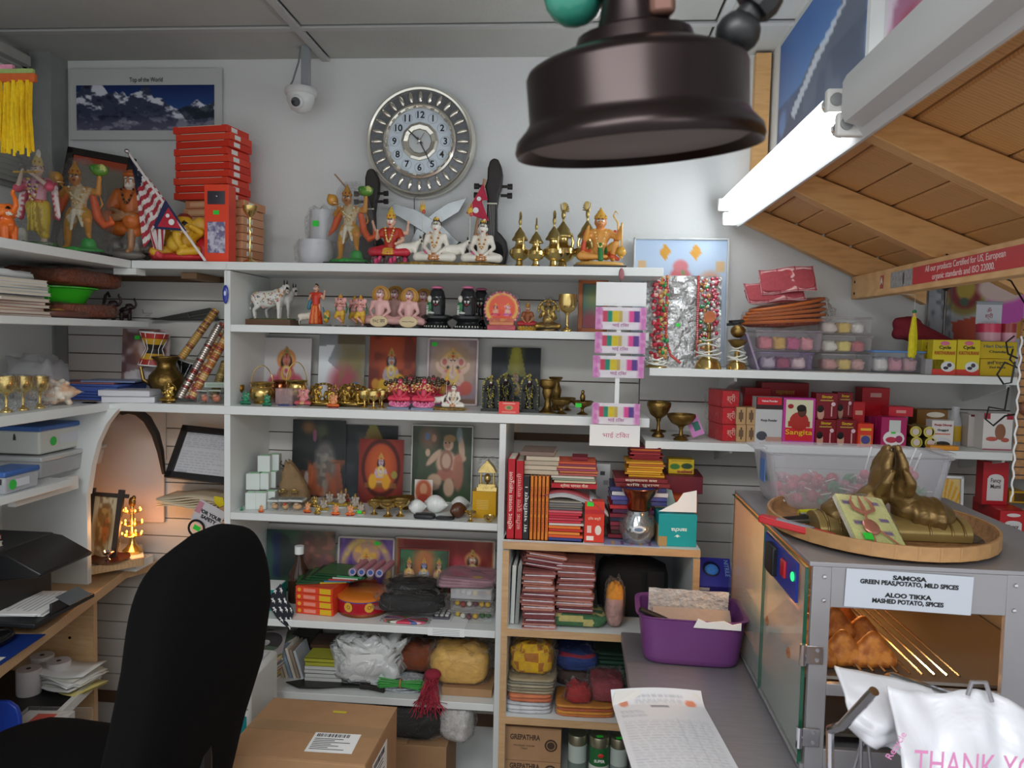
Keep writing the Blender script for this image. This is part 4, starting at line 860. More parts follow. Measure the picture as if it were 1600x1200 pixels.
flag_mesh(None,[(222,340,-.30),(262,318,-.312),(256,392,-.31),(240,388,-.305)],24,12,lambda u,v:'a8303c' if int(u*7)%2 else 'd8d0ce').build('flag_tail',VCC,f,smooth=80,fix=False)
P=[at(*q) for q in ((258,313,-.265),(290,358,-.30),(241,356,-.25),(254,352,-.26),(268,370,-.285))]
me=MB().add([at(258,312,-.318),at(291,361,-.325),at(238,357,-.312)],[(0,2,1)],'2a3058').add([at(263,324,-.3195),at(284,357,-.3255),at(246,354,-.3145)],[(0,2,1)],'c02c40').build('pennant_flag',VCC,f,smooth=0,fix=False);me.modifiers.new('thickness','SOLIDIFY').thickness=.002
a=at(268,347,-.325);MB().lathe([(0,0),(.009,0),(.009,.001),(0,.001)],12).build('sun_emblem',PAPER,f,a,(pi/2,0,0));a=at(262,337,-.322);MB().lathe([(0,0),(.006,0),(.006,.001),(0,.001)],10).build('moon_emblem',PAPER,f,a,(pi/2,0,0))
LBL=mat('label_white','e6e6e2',.6)
x0=xs(258,-.2,1.9);x1=xs(352,-.2,1.9);w=x1-x0
zt=zs(194,(x0+x1)/2,-.2)
zmid=zs(310,(x0+x1)/2,-.2);n=10;hh=(zt-zmid)/n
for i in range(n):
    j=random.uniform(-.006,.006)
    t=T('incense_box',ORD[n-1-i]+' box of the tall red stack under the mountain poster','box',((x0+x1)/2+.022+j,-.13,zmid+hh*i),-.18+random.uniform(-.02,.02),'red boxes in the tall stack')
    MB().box((0,0,hh/2),(w,.115,hh-.0015),('d83c2a','cf3424','dc4630')[i%3]).build('carton',VCP,t,smooth=0,bevel=.001)
    MB().box((w/2+.0004,-.02,hh/2),(.0006,.03,hh*.6)).build('bar_label',LBL,t)
    MB().box((0,-.0578,hh*.9),(w*.8,.0006,.0014)).build('lid_edge',CREAM,t)
n=8;h2=(zmid-ZT)/n
for i in range(n):
    t=T('incense_box',ORD[n-1-i]+' box of the peach stack that holds up the red boxes','box',((x0+x1)/2+.055+random.uniform(-.004,.004),-.115,ZT+h2*i),-.16,'peach boxes under the red stack')
    MB().box((0,0,h2/2),(w*1.08,.12,h2-.0015),('d89a72','cf9068','dca27c')[i%3]).build('carton',VCP,t,smooth=0,bevel=.001)
    MB().box((w*.54+.0004,-.02,h2/2),(.0006,.03,h2*.55),'e6e0d8').build('bar_label',LBL,t);MB().box((0,-.0604,h2/2),(w*.9,.0006,h2*.5),'e4b890').build('printed_band',VCP,t)
t,w,h=rbox('window_box','orange-red gift box with two clear windows in front of red stack','box',319,357,288,-.275,ZT,.05,'e8482c')
MB().box((0,-.0252,h*.83),(w*.72,.001,h*.17),'2c2a34').build('window',mat('dark_window','3a3842',.15),t);MB().box((0,-.0252,h*.32),(w*.72,.001,h*.4)).build('window',mat('pale_window','c0c0d0',.15,col2='6a6088',nscale=60),t);sticker(t,(0,-.026,h*.64))
MB().ell((0,-.02,h*.85),(.012,.006,.012)).build('ornament',CHROME,t)
vessel('stand','brass_lamp_stand','slender brass stand beside the peach box stack','stand',379,402,322,-.275,ZT,GOLD)
ft=T('fringed_hanging','yellow fringed door hanging at the upper left edge','hanging',(0,0,0))
c=at(12,120,-.75);mb=MB()
for i in range(34):
    x=c.x-.07+.0039*i;b=zs(238,x,-.75)+random.uniform(-.01,.012)
    mb.tube([(x,-.75+random.uniform(-.008,.008),c.z-.01),(x+random.uniform(-.004,.004),-.75+random.uniform(-.01,.01),(c.z+b)/2),(x+random.uniform(-.004,.006),-.75,b)],[.004,.0045,.003],5,random.choice(['e8c012','f0cc20','dcae08']))
o=mb.build('fringe',VCC,ft);o['kind']='stuff'
MB().box((c.x-.002,-.75,c.z-.003),(.145,.012,.02),'c8602c').build('orange_band',VCC,ft,bevel=.002);MB().box((c.x-.004,-.75,c.z+.012),(.14,.01,.012),'9ab068').build('green_band',VCC,ft,bevel=.002);MB().box((c.x-.03,-.75,c.z+.022),(.09,.01,.01),'d890a8').build('pink_band',VCC,ft);MB().box((c.x-.03,-.75,(c.z+2.42)/2+.01),(.01,.004,2.41-c.z-.03)).build('cord',PAPER,ft)
def mountains(p,base,amp,snow='dfe3ee',rock='3c435c',k=5):
    o1=sum(p.fld(k*2 ** n,1)[:1]*.55 ** n for n in range(4));rid=base-amp*(o1/1.9) ** 1.6;d=p.V-rid;m=np.clip(d*p.ny,0,1);p.mix(m,rock)
    tex=sum(p.fld(12*2 ** n,6*2 ** n)*.6 ** n for n in range(4))/2.2;sh=np.clip((tex-.42-d*.35)*9,0,1);return p.mix(m*sh,snow).mix(m*np.clip((.36-tex)*9,0,1),'1e2438',.8)
p=Pic(150,56,'1f3064','3a6cae');mountains(p,.62,1.0,k=4);tx_=sum(p.fld(14*2 ** n,8*2 ** n)*.6 ** n for n in range(4))/2.2;p.mix(np.clip((p.V-.70)*5,0,1),'5f6078',.85);p.mix(np.clip((tx_-.5)*8,0,1)*np.clip((p.V-.6)*5,0,1),'b4b6c4',.6);p.poly([(.74,.55),(.8,.46),(.88,.52),(.95,.44),(1,.45),(1,.72),(.8,.78)],'1c2a34',.75)
a,b=at(118,133,-.012),at(334,203,-.012);wpo,hpo=b.x-a.x,a.z-b.z
t=T('mountain_poster','snowy mountain panorama poster on the white wall above the red boxes','poster',((a.x+b.x)/2,-.008,b.z),0)
MB().box((0,.003,hpo/2+.012),(wpo+.05,.002,hpo+.085)).build('paper',mat('poster_paper','c9cccb',.6),t);link('print',p.mesh('print',wpo,hpo,.001),VCP,t,(0,-.0005,0));txt('Top of the World',.021,ink('26282c'),t,(0.005,-.001,hpo+.017),width=.115)
t=T('security_camera','white dome security camera hanging on a grey pole','camera',at(470,165,-.10))
MB().box((.016,0,.14),(.026,.02,.21)).build('pole',mat('pole_grey','9aa0a4',.4,.3),t,bevel=.002);MB().lathe([(0,.052),(.046,.052),(.05,.046),(.05,.034),(.046,.03),(0,.03)],28).build('mount_plate',mat('camera_white','d8d9d8',.35),t)
MB().lathe([(0,.03),(.044,.03),(.042,.012),(.03,-.012),(.012,-.022),(0,-.024)],28).build('dome',mat('camera_white'),t)
e=MB().lathe([(0,0),(.022,0),(.021,.014),(.016,.019),(0,.019)],20).build('eye_ball',mat('camera_white'),t,(.0,-.026,.006),(math.radians(112),0,0));MB().lathe([(0,.0),(.014,.0),(.014,.006),(0,.007)],18).build('lens',mat('lens_black','101114',.1),e,(0,0,.0155))
MB().tube([(-.0,.01,.24),(-.012,.012,.14),(-.03,.01,.08),(-.042,0,.05)],.003,6).build('cable',mat('cable_grey','8a8e90',.5),t)
k=at(656,221,-.03);t=T('wall_clock','large round silver and gold wall clock showing ten twenty-five','clock',(k.x,-.004,k.z),0);R0=.178
RX=Matrix.Rotation(pi/2,3,'X')
SIL=mat('pale_gold_chrome','e6e2d6',.18,.85);t.rotation_euler=(0,0,0)
MB().lathe([(0,0),(R0,0),(R0+.001,.012),(R0-.004,.03),(R0-.010,.036),(R0-.016,.034),(R0-.018,.022),(0,.02)],64,M=RX).build('rim',SIL,t)
MB().lathe([(.118,.021),(R0-.017,.021),(R0-.017,.024),(.118,.024)],48,M=RX).build('dark_band',mat('clock_band','6f7276',.35,.5,noise=.2,nscale=80),t)
MB().lathe([(.102,.022),(.106,.033),(.112,.036),(.118,.033),(.12,.022)],48,M=RX).build('inner_ring',SIL,t)
MB().lathe([(0,.0225),(.104,.0225),(.104,.026),(0,.026)],48,M=RX).build('dial',mat('dial_blue','d6e2ec',.4),t)
pet=MB().ell((0,0,0),(.0075,.006,.019),None,10,8).mesh('petal',60)
for i in range(28):a=2*pi*i/28;link('petal',pet,SIL,t,(math.sin(a)*.140,-.026,math.cos(a)*.140),(0,a,0))
for i in range(24):a=2*pi*(i+.5)/24;MB().box((0,0,0),(.012,.006,.006)).build('gem',SIL,t,(math.sin(a)*.106,-.034,math.cos(a)*.106),(0,a,.3*(-1) ** i))
MB().lathe([(.036,.025),(.04,.03),(.052,.033),(.06,.03),(.063,.025)],12,M=RX).build('centre_ring',SIL,t,smooth=0);MB().lathe([(0,.026),(.036,.026),(.036,.028),(0,.028)],24,M=RX).build('centre_disc',mat('centre_silver','c8cccc',.3,.4),t)
for i in range(1,13):
    a=2*pi*i/12;c=(math.sin(a)*.083,-.0265,math.cos(a)*.083);txt(str(i),.029,ink('20242c'),t,c,bold=.0008);MB().tube([(math.cos(b)*.0155+c[0],-.0264,math.sin(b)*.0155+c[2]) for b in [2*pi*q/20 for q in range(20)]],.0005,4,closed=True).build('number_ring',mat('number_ring_grey','7c8490',.5),t)
for ang,L,w,n in ((2*pi*(10+25/60)/12,.048,.006,'hour_hand'),(2*pi*25.3/60,.083,.0042,'minute_hand'),(2*pi*.09,.03,.0012,'second_hand')):MB().prism([(-w/2,-.012),(w/2,-.012),(w*.3,L),(-w*.3,L)],-.0012,.0012).build(n,mat('hand_dark','3a3e42',.4),t,(0,-.035-w*.3,0),(0,ang,0))
MB().lathe([(0,.033),(.004,.033),(.004,.038),(0,.039)],12,M=RX).build('hub',SIL,t);MB().tube([(-.02,-.006,-R0),(-.018,-.004,-.26),(-.02,-.004,zs(405,k.x,0)-k.z)],.0014,6).build('cord',BLACK,t)
t=T('crossed_knives','pair of crossed curved steel knives standing behind the white statues','knives',(0,-.045,0));KN=mat('blade_steel','8e9294',.32,.9,noise=.1)
for pts,yy in (([(606,328),(616,318),(650,328),(690,352),(718,380),(708,386),(680,374),(645,352)],0),([(729,308),(716,330),(690,346),(664,362),(646,384),(640,376),(652,354),(676,332),(700,316)],.012)):
    MB().prism([P2(a,b,-.045) for a,b in pts],yy-.002,yy+.002).build('blade',KN,t,smooth=0,bevel=.0008)
for (a,b),(c,d),yy in (((716,380),(735,402),0),((642,381),(628,404),.012)):q,r=P2(a,b,-.045),P2(c,d,-.045);MB().tube([(q[0],yy,q[1]),((q[0]+r[0])/2,yy,(q[1]+r[1])/2),(r[0],yy,r[1])],[.008,.010,.012],10).build('handle',BLACKW,t)
def fiddle(label,cx,pyt,y,k,tilt,flag):
    x=xs(cx,y,ZT+.1);h=zs(pyt,x,y)-ZT;s=h/.44;t=T('folk_fiddle',label,'fiddle',(x,y,ZT),0,'dark folk fiddles on the top shelf',rot=(-.05,tilt,0));q=lambda pts:[(a*s,b*s) for a,b in pts]
    MB().prism(q([(-.035,0),(.035,0),(.06,.035),(.068,.08),(.06,.12),(.04,.145),(.022,.16),(.018,.25),(.024,.30),(.034,.33),(.036,.38),(.03,.41),(.018,.435),(0,.44),(-.014,.43),(-.022,.40),(-.022,.36),(-.03,.33),(-.02,.29),(-.018,.16),(-.04,.145),(-.062,.12),(-.068,.08),(-.06,.035)]),-.025*s,.025*s).build('body',BLACKW,t,bevel=.006*s)
    MB().prism(q([(-.045,.035),(.045,.035),(.052,.07),(.045,.10),(.03,.115),(-.03,.115),(-.045,.10),(-.052,.07)]),-.0275*s,-.0255*s).build('hollow',mat('hollow_black','0c0b0b',.8),t,smooth=0)
    MB().box((0,-.028*s,.262*s),(.04*s,.006*s,.005*s)).build('nut',CREAM,t)
    for i in range(4):MB().tube([((i-1.5)*.009*s,-.029*s,.05*s),((i-1.5)*.006*s,-.029*s,.265*s)],.0005,4).build('string',mat('string_grey','9a9a98',.3,.6),t)
    for sx,zz in ((-1,.335),(1,.335),(1,.30),(-1,.30)):g=MB().tube([(sx*.03*s,0,zz*s),(sx*.055*s,0,zz*s),(sx*.056*s,0,zz*s),(sx*.075*s,0,zz*s)],[.006*s,.006*s,.011*s,.012*s],8).build('peg',BLACKW,t)
    if flag:
        b=T('fiddle_bow','pale wooden bow leaning across the right fiddle, red Nepal pennant attached','bow',(x-.03,y-.05,ZT),0,rot=(-.05,.11,0));MB().tube([(-.03,0,.01),(-.02,0,.35*s)],.006*s,8).build('stick',mat('bow_wood','a98466',.6),b)
        MB().prism([(-.022,.33*s),(.0,.27*s),(-.02,.265*s),(.012,.19*s),(-.062,.21*s)],-.010,-.009,'b8304a').build('pennant',VCC,b,smooth=0);MB().lathe([(0,0),(.009,0),(.009,.001),(0,.001)],12).build('sun_emblem',PAPER,b,(-.033,-.011,.225*s),(pi/2,0,0));MB().lathe([(0,0),(.007,0),(.007,.001),(0,.001)],10).build('moon_emblem',PAPER,b,(-.028,-.011,.27*s),(pi/2,0,0))
    return t
fiddle('black folk fiddle half hidden behind the wrapped striding statue',580,263,-.07,1,-.02,0)
fiddle('black folk fiddle standing alone between the knives and brass vessels',767,247,-.07,1,.01,1)
bagm=HAZY
for i,(a,b,tp,yy) in enumerate(((483,528,330,-.10),(466,520,376,-.2))):
    x,w,h=dims(a,b,tp,yy,ZT);t=T('wrapped_glass_bowl',('upper','lower')[i]+' one of two hazy plastic-wrapped glasses left of the striding statue','glass',(x,yy,ZT));MB().lathe([(0,0),(w*.4,0),(w*.5,h*.5),(w*.46,h),(w*.42,h),(w*.42,h*.1),(0,h*.08)],20).build('glass',HAZY,t);blob(w*1.12,w*.9,h*1.03,i,.12).build('plastic_wrap',WRAP,t,smooth=180)
    if i == 0:sticker(t,(-.01,-w*.5,h*.75),.02,.018)
put('hanuman','striding_statue','clear-wrapped orange striding statue on green base below the clock','statue',500,592,283,-.2,ZT,-.1)
MB().tube([at(523,272,-.2),at(547,300,-.19)],.003,6).build('incense_stick',mat('stick_brown','9a7a64',.6));bpy.data.objects['incense_stick']['label']='thin brown stick rising behind the wrapped striding statue';bpy.data.objects['incense_stick']['category']='stick'
put('lakshmi','lotus_statue','red and gold goddess statue seated on a pink lotus','statue',580,641,322,-.19,ZT)
put('shiva','white_seated_statue','white seated statue with bull, at right of the white pair by black fiddle','statue',722,786,318,-.2,ZT,0,'white statues with bulls')
put('shiva','white_seated_statue','white seated statue with bull, directly below the clock','statue',640,722,313,-.2,ZT,0,'white statues with bulls')
put('goldmonkey','golden_statue','golden kneeling statue with mace at right end of top shelf','statue',903,971,324,-.2,ZT)
def ewer(label,px0,px1,pyt,y,rz,sp=True):
    x,w,h=dims(px0,px1,pyt,y,ZT);r=w/2;t=T('brass_ewer',label,'ewer',(x,y,ZT),rz,'peacock-topped brass ewers');q=lambda L:[(a*r,b*h) for a,b in L]
    MB().lathe(q([(0,0),(.55,0),(.58,.03),(.35,.07),(.3,.13)]),20).build('foot',GOLD,t);MB().lathe(q([(.3,.13),(.75,.18),(1,.25),(.95,.32),(.5,.38),(.4,.43),(.42,.48)]),24).build('bowl',GOLD,t);MB().lathe(q([(.42,.47),(.78,.48),(.78,.5),(.55,.56),(.48,.6),(.2,.67),(.1,.7),(0,.72)]),20).build('lid',mat('dull_brass','a8935a',.38,1),t)
    b=MB();b.ell((0,0,h*.80),(r*.16,r*.16,h*.07));b.tube([(0,0,h*.68),(0,0,h*.8)],r*.08,8);b.tube([(-r*.08,0,h*.84),(-r*.2,0,h*.9),(-r*.22,0,h*.95)],[r*.09,r*.06,r*.05],8)
    for i in range(7):a=(i-1)*.33;b.tube([(r*.06,0,h*.84),(r*.06+math.sin(a)*r*.35,.0,h*.86+math.cos(a)*h*.11)],[r*.04,r*.06],6)
    b.build('peacock_finial',mat('dull_brass'),t)
    if sp:MB().tube([(r*.8,0,h*.24),(r*1.2,0,h*.3),(r*1.15,0,h*.42),(r*1.3,0,h*.52)],[r*.2,r*.14,r*.1,r*.12],10).build('spout',GOLD,t)
    return t
ewer('brass ewer with peacock finial in front, leftmost of the five',796,828,328,-.21,-1.2)
ewer('shortest brass ewer with peacock finial, second of the five from left',823,852,338,-.24,-1.4)
ewer('brass ewer with peacock finial in the middle of the five, front row',848,882,326,-.22,-1.2)
ewer('tall brass ewer with peacock finial in the middle back row',858,900,313,-.12,.1)
ewer('rightmost tall brass ewer with peacock finial beside the golden statue',897,936,311,-.12,pi+.2)
# ================================================================ SECOND SHELF
t=T('bead_tag','blue oval bead tag hanging on the left upright','tag',(at(353,460,-.305).x,-.308,at(353,460,-.305).z));MB().ell((0,0,0),(.009,.004,.028),'2c3c9c').build('bead',VCG,t);MB().ell((0,-.003,.003),(.004,.003,.008),'c8d4ec').build('eye',VCG,t);MB().tube([(0,0,.025),(0,.002,.09)],.0008,5).build('string',PAPER,t)
put('cows','cow_statue','white painted cow pair statue on a brown base','statue',372,470,437,-.17,Z2,-.06)
put('goddess','goddess_statue','standing goddess statue in red sari between cow and peacock','statue',470,518,443,-.19,Z2)
for a,b,c,y,l in ((520,545,458,-.2,'leftmost of the three pink elephant-headed flute player figurines'),(549,579,460,-.24,'front right pink elephant-headed flute player, beside the seated monks'),(543,566,461,-.13,'pink elephant-headed flute player in the row behind the other two')):put('fluteganesh','flute_figurine',l,'figurine',a,b,c,y,Z2,random.uniform(-.2,.2),'flute player figurines')
for a,b,c,y,l in ((573,614,446,-.2,'front left seated monk statue with golden halo'),(618,660,449,-.2,'front right seated monk statue with golden halo, beside the black statues'),(600,632,446,-.09,'rear monk statue peeking out between the two front monks'),(646,676,450,-.09,'rear monk statue behind right front monk, half hidden')):put('monk','monk_statue',l,'statue',a,b,c,y,Z2,0,'seated monk statues')
for cx,l in ((592,'oval beige plaque with writing leaning on the left monk'),(638,'oval beige plaque leaning on the right monk')):
    q=T('oval_plaque',l,'plaque',(xs(cx,-.28,Z2),-.283,Z2),0,'oval plaques',rot=(-.2,0,0));MB().lathe([(0,0),(.026,0),(.028,.003),(.026,.006),(0,.006)],20,'c9b48c',M=RX,sy=1).build('plate',VC,q,(0,0,.018)).scale=(1,1,.62);txt('१०८ जप' if cx<600 else '~~',.016,ink('2a241c'),q,(0,-.0065,.018),width=.036)
for a,b,c,y,l in ((662,704,447,-.2,'left wrapped black domed statue with pink flower on top'),(710,752,447,-.21,'middle wrapped black domed statue with pink flower on top'),(738,764,450,-.1,'rear black domed statue with pink top, behind the middle one')):put('lingam','black_statue',l,'statue',a,b,c,y,Z2,0,'black domed statues')
x,w,h=dims(757,812,456,-.2,Z2);t=T('round_shrine_plaque','round pink and orange shrine plaque with two seated figures','plaque',(x,-.2,Z2));r=w/2
p=Pic(56,56,'e8a060');p.ell(.5,.5,.5,.5,'e47a50');p.ell(.5,.42,.4,.4,'e85a3a');p.ring(.5,.46,.43,.43,.14,'e8c060');dpic(p,.32,.42,.42,'e0a0a0','d0304c','e0b040');dpic(p,.66,.42,.42,'e6b0b8','c8508c','e0b040',kind='ganesh');p.rect(.1,.74,.9,.98,'d8a05c');p.noise(14,'c8405c',.5,.5,4,(p.V>.72).astype(float))
mb=MB();mb.lathe([(0,.012),(r*.92,.012),(r*.96,0),(r*.92,-.01),(0,-.01)],36,'d8606c',c=(0,0,h*.54),M=RX);mb.build('disc',VCP,t)
mb=MB();mb.grid(48,22,lambda u,v:(math.sin(2*pi*u)*r*.93*v,-.012-.006*(1-v),h*.54+math.cos(2*pi*u)*r*.93*v))
mb.c=[tuple(C(p.a[int((.5-math.cos(2*pi*(i+.5)/48)*.46*(j+.5)/22)*56),int((.5+math.sin(2*pi*(i+.5)/48)*.46*(j+.5)/22)*56)])) for j in range(22) for i in range(48)];mb.build('relief',VCP,t,fix=False)
for i in range(30):a=2*pi*i/30;MB().ell((0,0,0),(r*.095,.006,r*.095),('e06a88','f0a0a8')[i%2],8,5).build('petal',VC,t,(math.cos(a)*r*.95,-.008,h*.54+math.sin(a)*r*.95))
MB().box((0,0,.008),(w*.8,.05,.016),'c85a64').box((0,-.003,.02),(w*.7,.04,.012),'d88a5c').build('base',VC,t,bevel=.003);blob(w*1.04,.07,h*1.02,4,.04).build('plastic_wrap',WRAP,t,smooth=180)
put('smallgoddess','small_goddess','small brown and red seated goddess on a gold base','figurine',811,838,470,-.2,Z2)
put('brasswrap','brass_statue','plastic-wrapped brass elephant-headed statue beside a tall brass cup','statue',838,875,463,-.21,Z2)
vessel('goblet','brass_cup','tall brass cup at the right of second shelf, in clear wrap','cup',872,901,460,-.23,Z2,GOLD)
p=Pic(30,44,'1e5c8c','2c8c9c');p.ell(.5,.35,.5,.3,'d0b040',.6,.8);p.ell(.4,.8,.5,.2,'c04858',.8,.5);p.rect(.3,.03,.8,.09,'c83c30')
o,w,h=picture('orange-bordered blue picture half behind the colour card strip',907,946,437,519,-.12,p,frame='b5622c',fw=.014,tilt=-.03,zb=Z2)
# ================================================================ THIRD SHELF: pictures leaning at the back
p=Pic(48,50,'cfcac8');dpic(p,.52,.36,.86,'c87c74','c8485c','b08a50','d8783c','monkey');p.ell(.3,.8,.15,.2,'d0506c',.8);p.ell(.72,.8,.16,.22,'c84a60',.8)
picture('white board print of a red-robed monkey deity with orange halo',404,484,528,612,-.06,p,zb=Z3,t=.006)
p=Pic(48,54,'8a8c90','b4b6ba');p.poly([(0,.18),(.35,.15),(.2,.4),(.55,.6),(.3,.75),(.35,1),(0,1)],'e6eaec');p.ell(.75,.4,.3,.35,'7a6c3c',.8,.5);p.ell(.55,.72,.3,.25,'b04858',.9,.4);p.noise(9,'8a7a40',.5,.55,4,(p.U>.45).astype(float));p.rect(.4,.0,1,.14,'5a4a30',.8);p.ell(.82,.75,.05,.05,'3c7cb0')
picture('shiny plastic sleeve over a silvery print on the third shelf',496,568,523,612,-.055,p,zb=Z3,sleeve=CLEAR)
p=Pic(48,56,'7c2a1c','6a2420');p.ell(.5,.4,.5,.5,'c25a2c',.8,.7);p.noise(6,'401414',.4,.6);dpic(p,.48,.36,.72,'b8a8b0','e0a020','c08a3c',None,'monkey');p.ell(.3,.78,.12,.14,'e8b830');p.ell(.66,.7,.12,.14,'e8b820');p.ell(.15,.72,.08,.08,'d89838')
picture('dark red print of a kneeling monkey deity holding its chest open',575,648,526,610,-.05,p,zb=Z3)
p=Pic(56,78,'8a7a8c','9a8890');p.noise(8,'b0a0b4',.5,.5);p.ell(.5,.4,.45,.36,'c09a60',.7,.5);dpic(p,.5,.36,.8,'d8b8a4','c8606c','d0a050','c8a068','ganesh',arms=4);p.ell(.25,.75,.12,.1,'d8b03c');p.ell(.78,.74,.12,.1,'c85a4c');p.rect(0,.9,1,1,'8c6a58')
picture('pale framed print of a seated elephant deity, third shelf',668,745,528,640,-.07,p,frame='cdbfc0',fw=.007,zb=Z3,sleeve=CLEAR,stick=(.12,.1))
p=Pic(46,52,'1c2022','20262a');p.poly([(.5,0),(.42,.0),(.3,.5),(.72,.5),(.58,0)],'b0aa30',.6);p.ell(.5,.12,.12,.2,'c8c040',.6,.8);dpic(p,.5,.52,.7,'a89884','3c4a50','8a8a40',None);p.ell(.28,.6,.1,.2,'5a7a8c',.6,.5)
picture('black print of a crowned deity under a yellow beam',767,844,543,612,-.05,p,zb=Z3)
vessel('goblet','brass_goblet','brass goblet at the left upright on the third shelf','goblet',358,381,601,-.22,Z3)
put('greenfig','green_figurine','tiny green glass figurine left of the hoop-handled brass pots','figurine',378,391,609,-.25,Z3)
vessel('vase','brass_vase','tall brass vase behind the front left hoop-handled pot','vase',376,399,580,-.1,Z3,OLDBR)
vessel('pot','brass_pot','hoop-handled brass pot with green sticker, left of the glass box','pot',391,428,597,-.2,Z3,BRASS,'hoop-handled pots','hoop');
put('greenfig','green_figurine','tiny green glass figurine in front of the hoop-handled pot','figurine',409,426,614,-.27,Z3)
vessel('pot','copper_pot','dark copper pot between the two hoop-handled brass pots','pot',424,452,594,-.12,Z3,COPPER)
vessel('pot','brass_pot','wide hoop-handled brass pot behind the pink seated figurine','pot',446,481,594,-.16,Z3,BRASS,'hoop-handled pots','hoop')
t,w,h=rbox('glass_cube','wrapped pinkish glass block on a blue base','ornament',430,457,607,-.25,Z3,.05,'b09a9c',m=film('pink_glass','c8a8a8',.08,.35,.2,10),part='block');MB().lathe([(0,-.004),(.030,-.004),(.031,.004),(0,.006)],20,'2c3c7c').build('base',VCG,t)
put('pinkganesh','pink_figurine','pink seated elephant-headed figurine beside the glass block','figurine',459,490,601,-.24,Z3)
for a,b,c,y,l in ((489,520,598,-.22,'left antique brass couple group beside pink figurine'),(532,566,599,-.21,'right antique brass couple group beside brass goblets'),(545,575,602,-.1,'rear antique brass couple group behind the brass goblets')):put('couple','brass_couple',l,'figurine',a,b,c,y,Z3,0,'brass couple groups')
put('orangeganesh','orange_figurine','small orange elephant-headed figurine between two brass couples','figurine',510,533,612,-.26,Z3)
t=put('pinkganesh','pink_figurine','small pink figurine half hidden behind the orange one','figurine',517,532,599,-.14,Z3)
for i,(a,b,c,y,l) in enumerate(((560,580,611,-.23,'leftmost'),(574,594,612,-.255,'front centre'),(588,606,611,-.22,'right'),(566,586,608,-.13,'rear left'),(584,603,608,-.12,'rear right'))):vessel('goblet','brass_goblet',l+' brass goblet of the small cluster under the dark red print','goblet',a,b,c,y,Z3,GOLD,'cluster of brass goblets',n=16)
for a,b,c,y,l in ((606,644,588,-.23,'left front lotus figurine with a row of dark heads'),(643,682,588,-.23,'right front lotus figurine with a row of dark heads'),(626,656,585,-.11,'left rear many-headed lotus figurine'),(664,690,586,-.11,'right rear many-headed lotus figurine')):put('tenheads','many_headed_figurine',l,'figurine',a,b,c,y,Z3,0,'many-headed lotus figurines')
put('shiva','white_seated_statue','white seated statue with bull in front of the framed elephant print','statue',676,742,585,-.22,Z3,0)
for a,b,c,y,l in ((751,783,586,-.22,'left black arched statue with gold jewels'),(776,804,582,-.13,'middle rear black arched statue with gold jewels'),(808,846,584,-.22,'right black arched statue with gold jewels')):put('balaji','black_arch_statue',l,'statue',a,b,c,y,Z3,0,'black arched statues')
p=Pic(34,24,'d8403c');p.rect(.2,.1,.8,.2,'e8d0c0',.7);p.ell(.5,.5,.2,.2,'b09a60');p.ell(.5,.5,.12,.14,'6a7a50');p.rect(.15,.82,.85,.92,'e8b0a0',.7)
picture('small red card standing before the black arched statues',780,812,627,650,-.285,p,'card','red_card',zb=Z3,tilt=-.12,t=.004)
vessel('chalice','brass_chalice','engraved brass chalice holder beside the black statues','chalice',842,870,593,-.22,Z3,OLDBR)
vessel('vase','brass_jar','dark brass jar behind the engraved chalice','vase',857,879,589,-.12,Z3,OLDBR)
for a,b,c,y,l in ((860,895,621,-.24,'front left brass oil lamp bowl right of the chalice'),(893,928,624,-.24,'brass oil lamp bowl with green sticker next to the card strip'),(874,900,619,-.12,'rear brass oil lamp bowl between the front two')):
    t=vessel('diya','brass_lamp',l,'oil lamp',a,b,c,y,Z3,OLDBR,'brass oil lamps on the third shelf')
    if a == 893:sticker(t,(-.012,-.036,.03));MB().ell((0,.0,.05),(.008,.008,.014)).ell((0,0,.066),(.005,.005,.007)).build('finial',OLDBR,t)
for i,(a,b,lab) in enumerate(((307,325,'left'),(323,345,'middle'))):
    t,w,h=rbox('keepsake_box',lab+' little clear box with a pink figure inside, beside the bangle tubes','box',a,b,611,-.26,Z3,.035,'d8c8b8',m=CLEAR,group='little keepsake boxes on the third shelf');MB().ell((0,0,h*.4),(w*.3,.01,h*.3),'c8785c').ell((0,-.008,h*.62),(w*.16,.008,h*.14),'d89880').build('inner_figure',VC,t);MB().box((0,0,h+.001),(w*1.02,.036,.003),'b8c0b4').build('lid',VCP,t)
t=T('keepsake_box','pale boxed figure lying on the little clear boxes','box',(xs(338,-.22,Z3+.06),-.22,Z3+.048),.2);MB().box((0,0,.008),(.062,.035,.016),'b6bfb2').build('carton',VCP,t,bevel=.001);MB().box((0,-.018,.008),(.05,.001,.01),'98a898').build('print',VCP,t)
p=Pic(40,56,'6a4a48','5c3c40');p.noise(5,'9a7a70',.6,.5);p.ell(.6,.35,.3,.25,'9c5a3c',.7,.5);p.poly([(.05,.65),(.9,.5),(.6,1),(.1,.95)],'dcd8d8',.7);p.noise(7,'e4e0e2',.6,.62,5)
picture('brown print in glossy creased plastic behind the brass spouted pot',188,262,514,610,-.10,p,zb=Z3,sleeve=CLEAR,stick=(.33,.13),tilt=-.07)
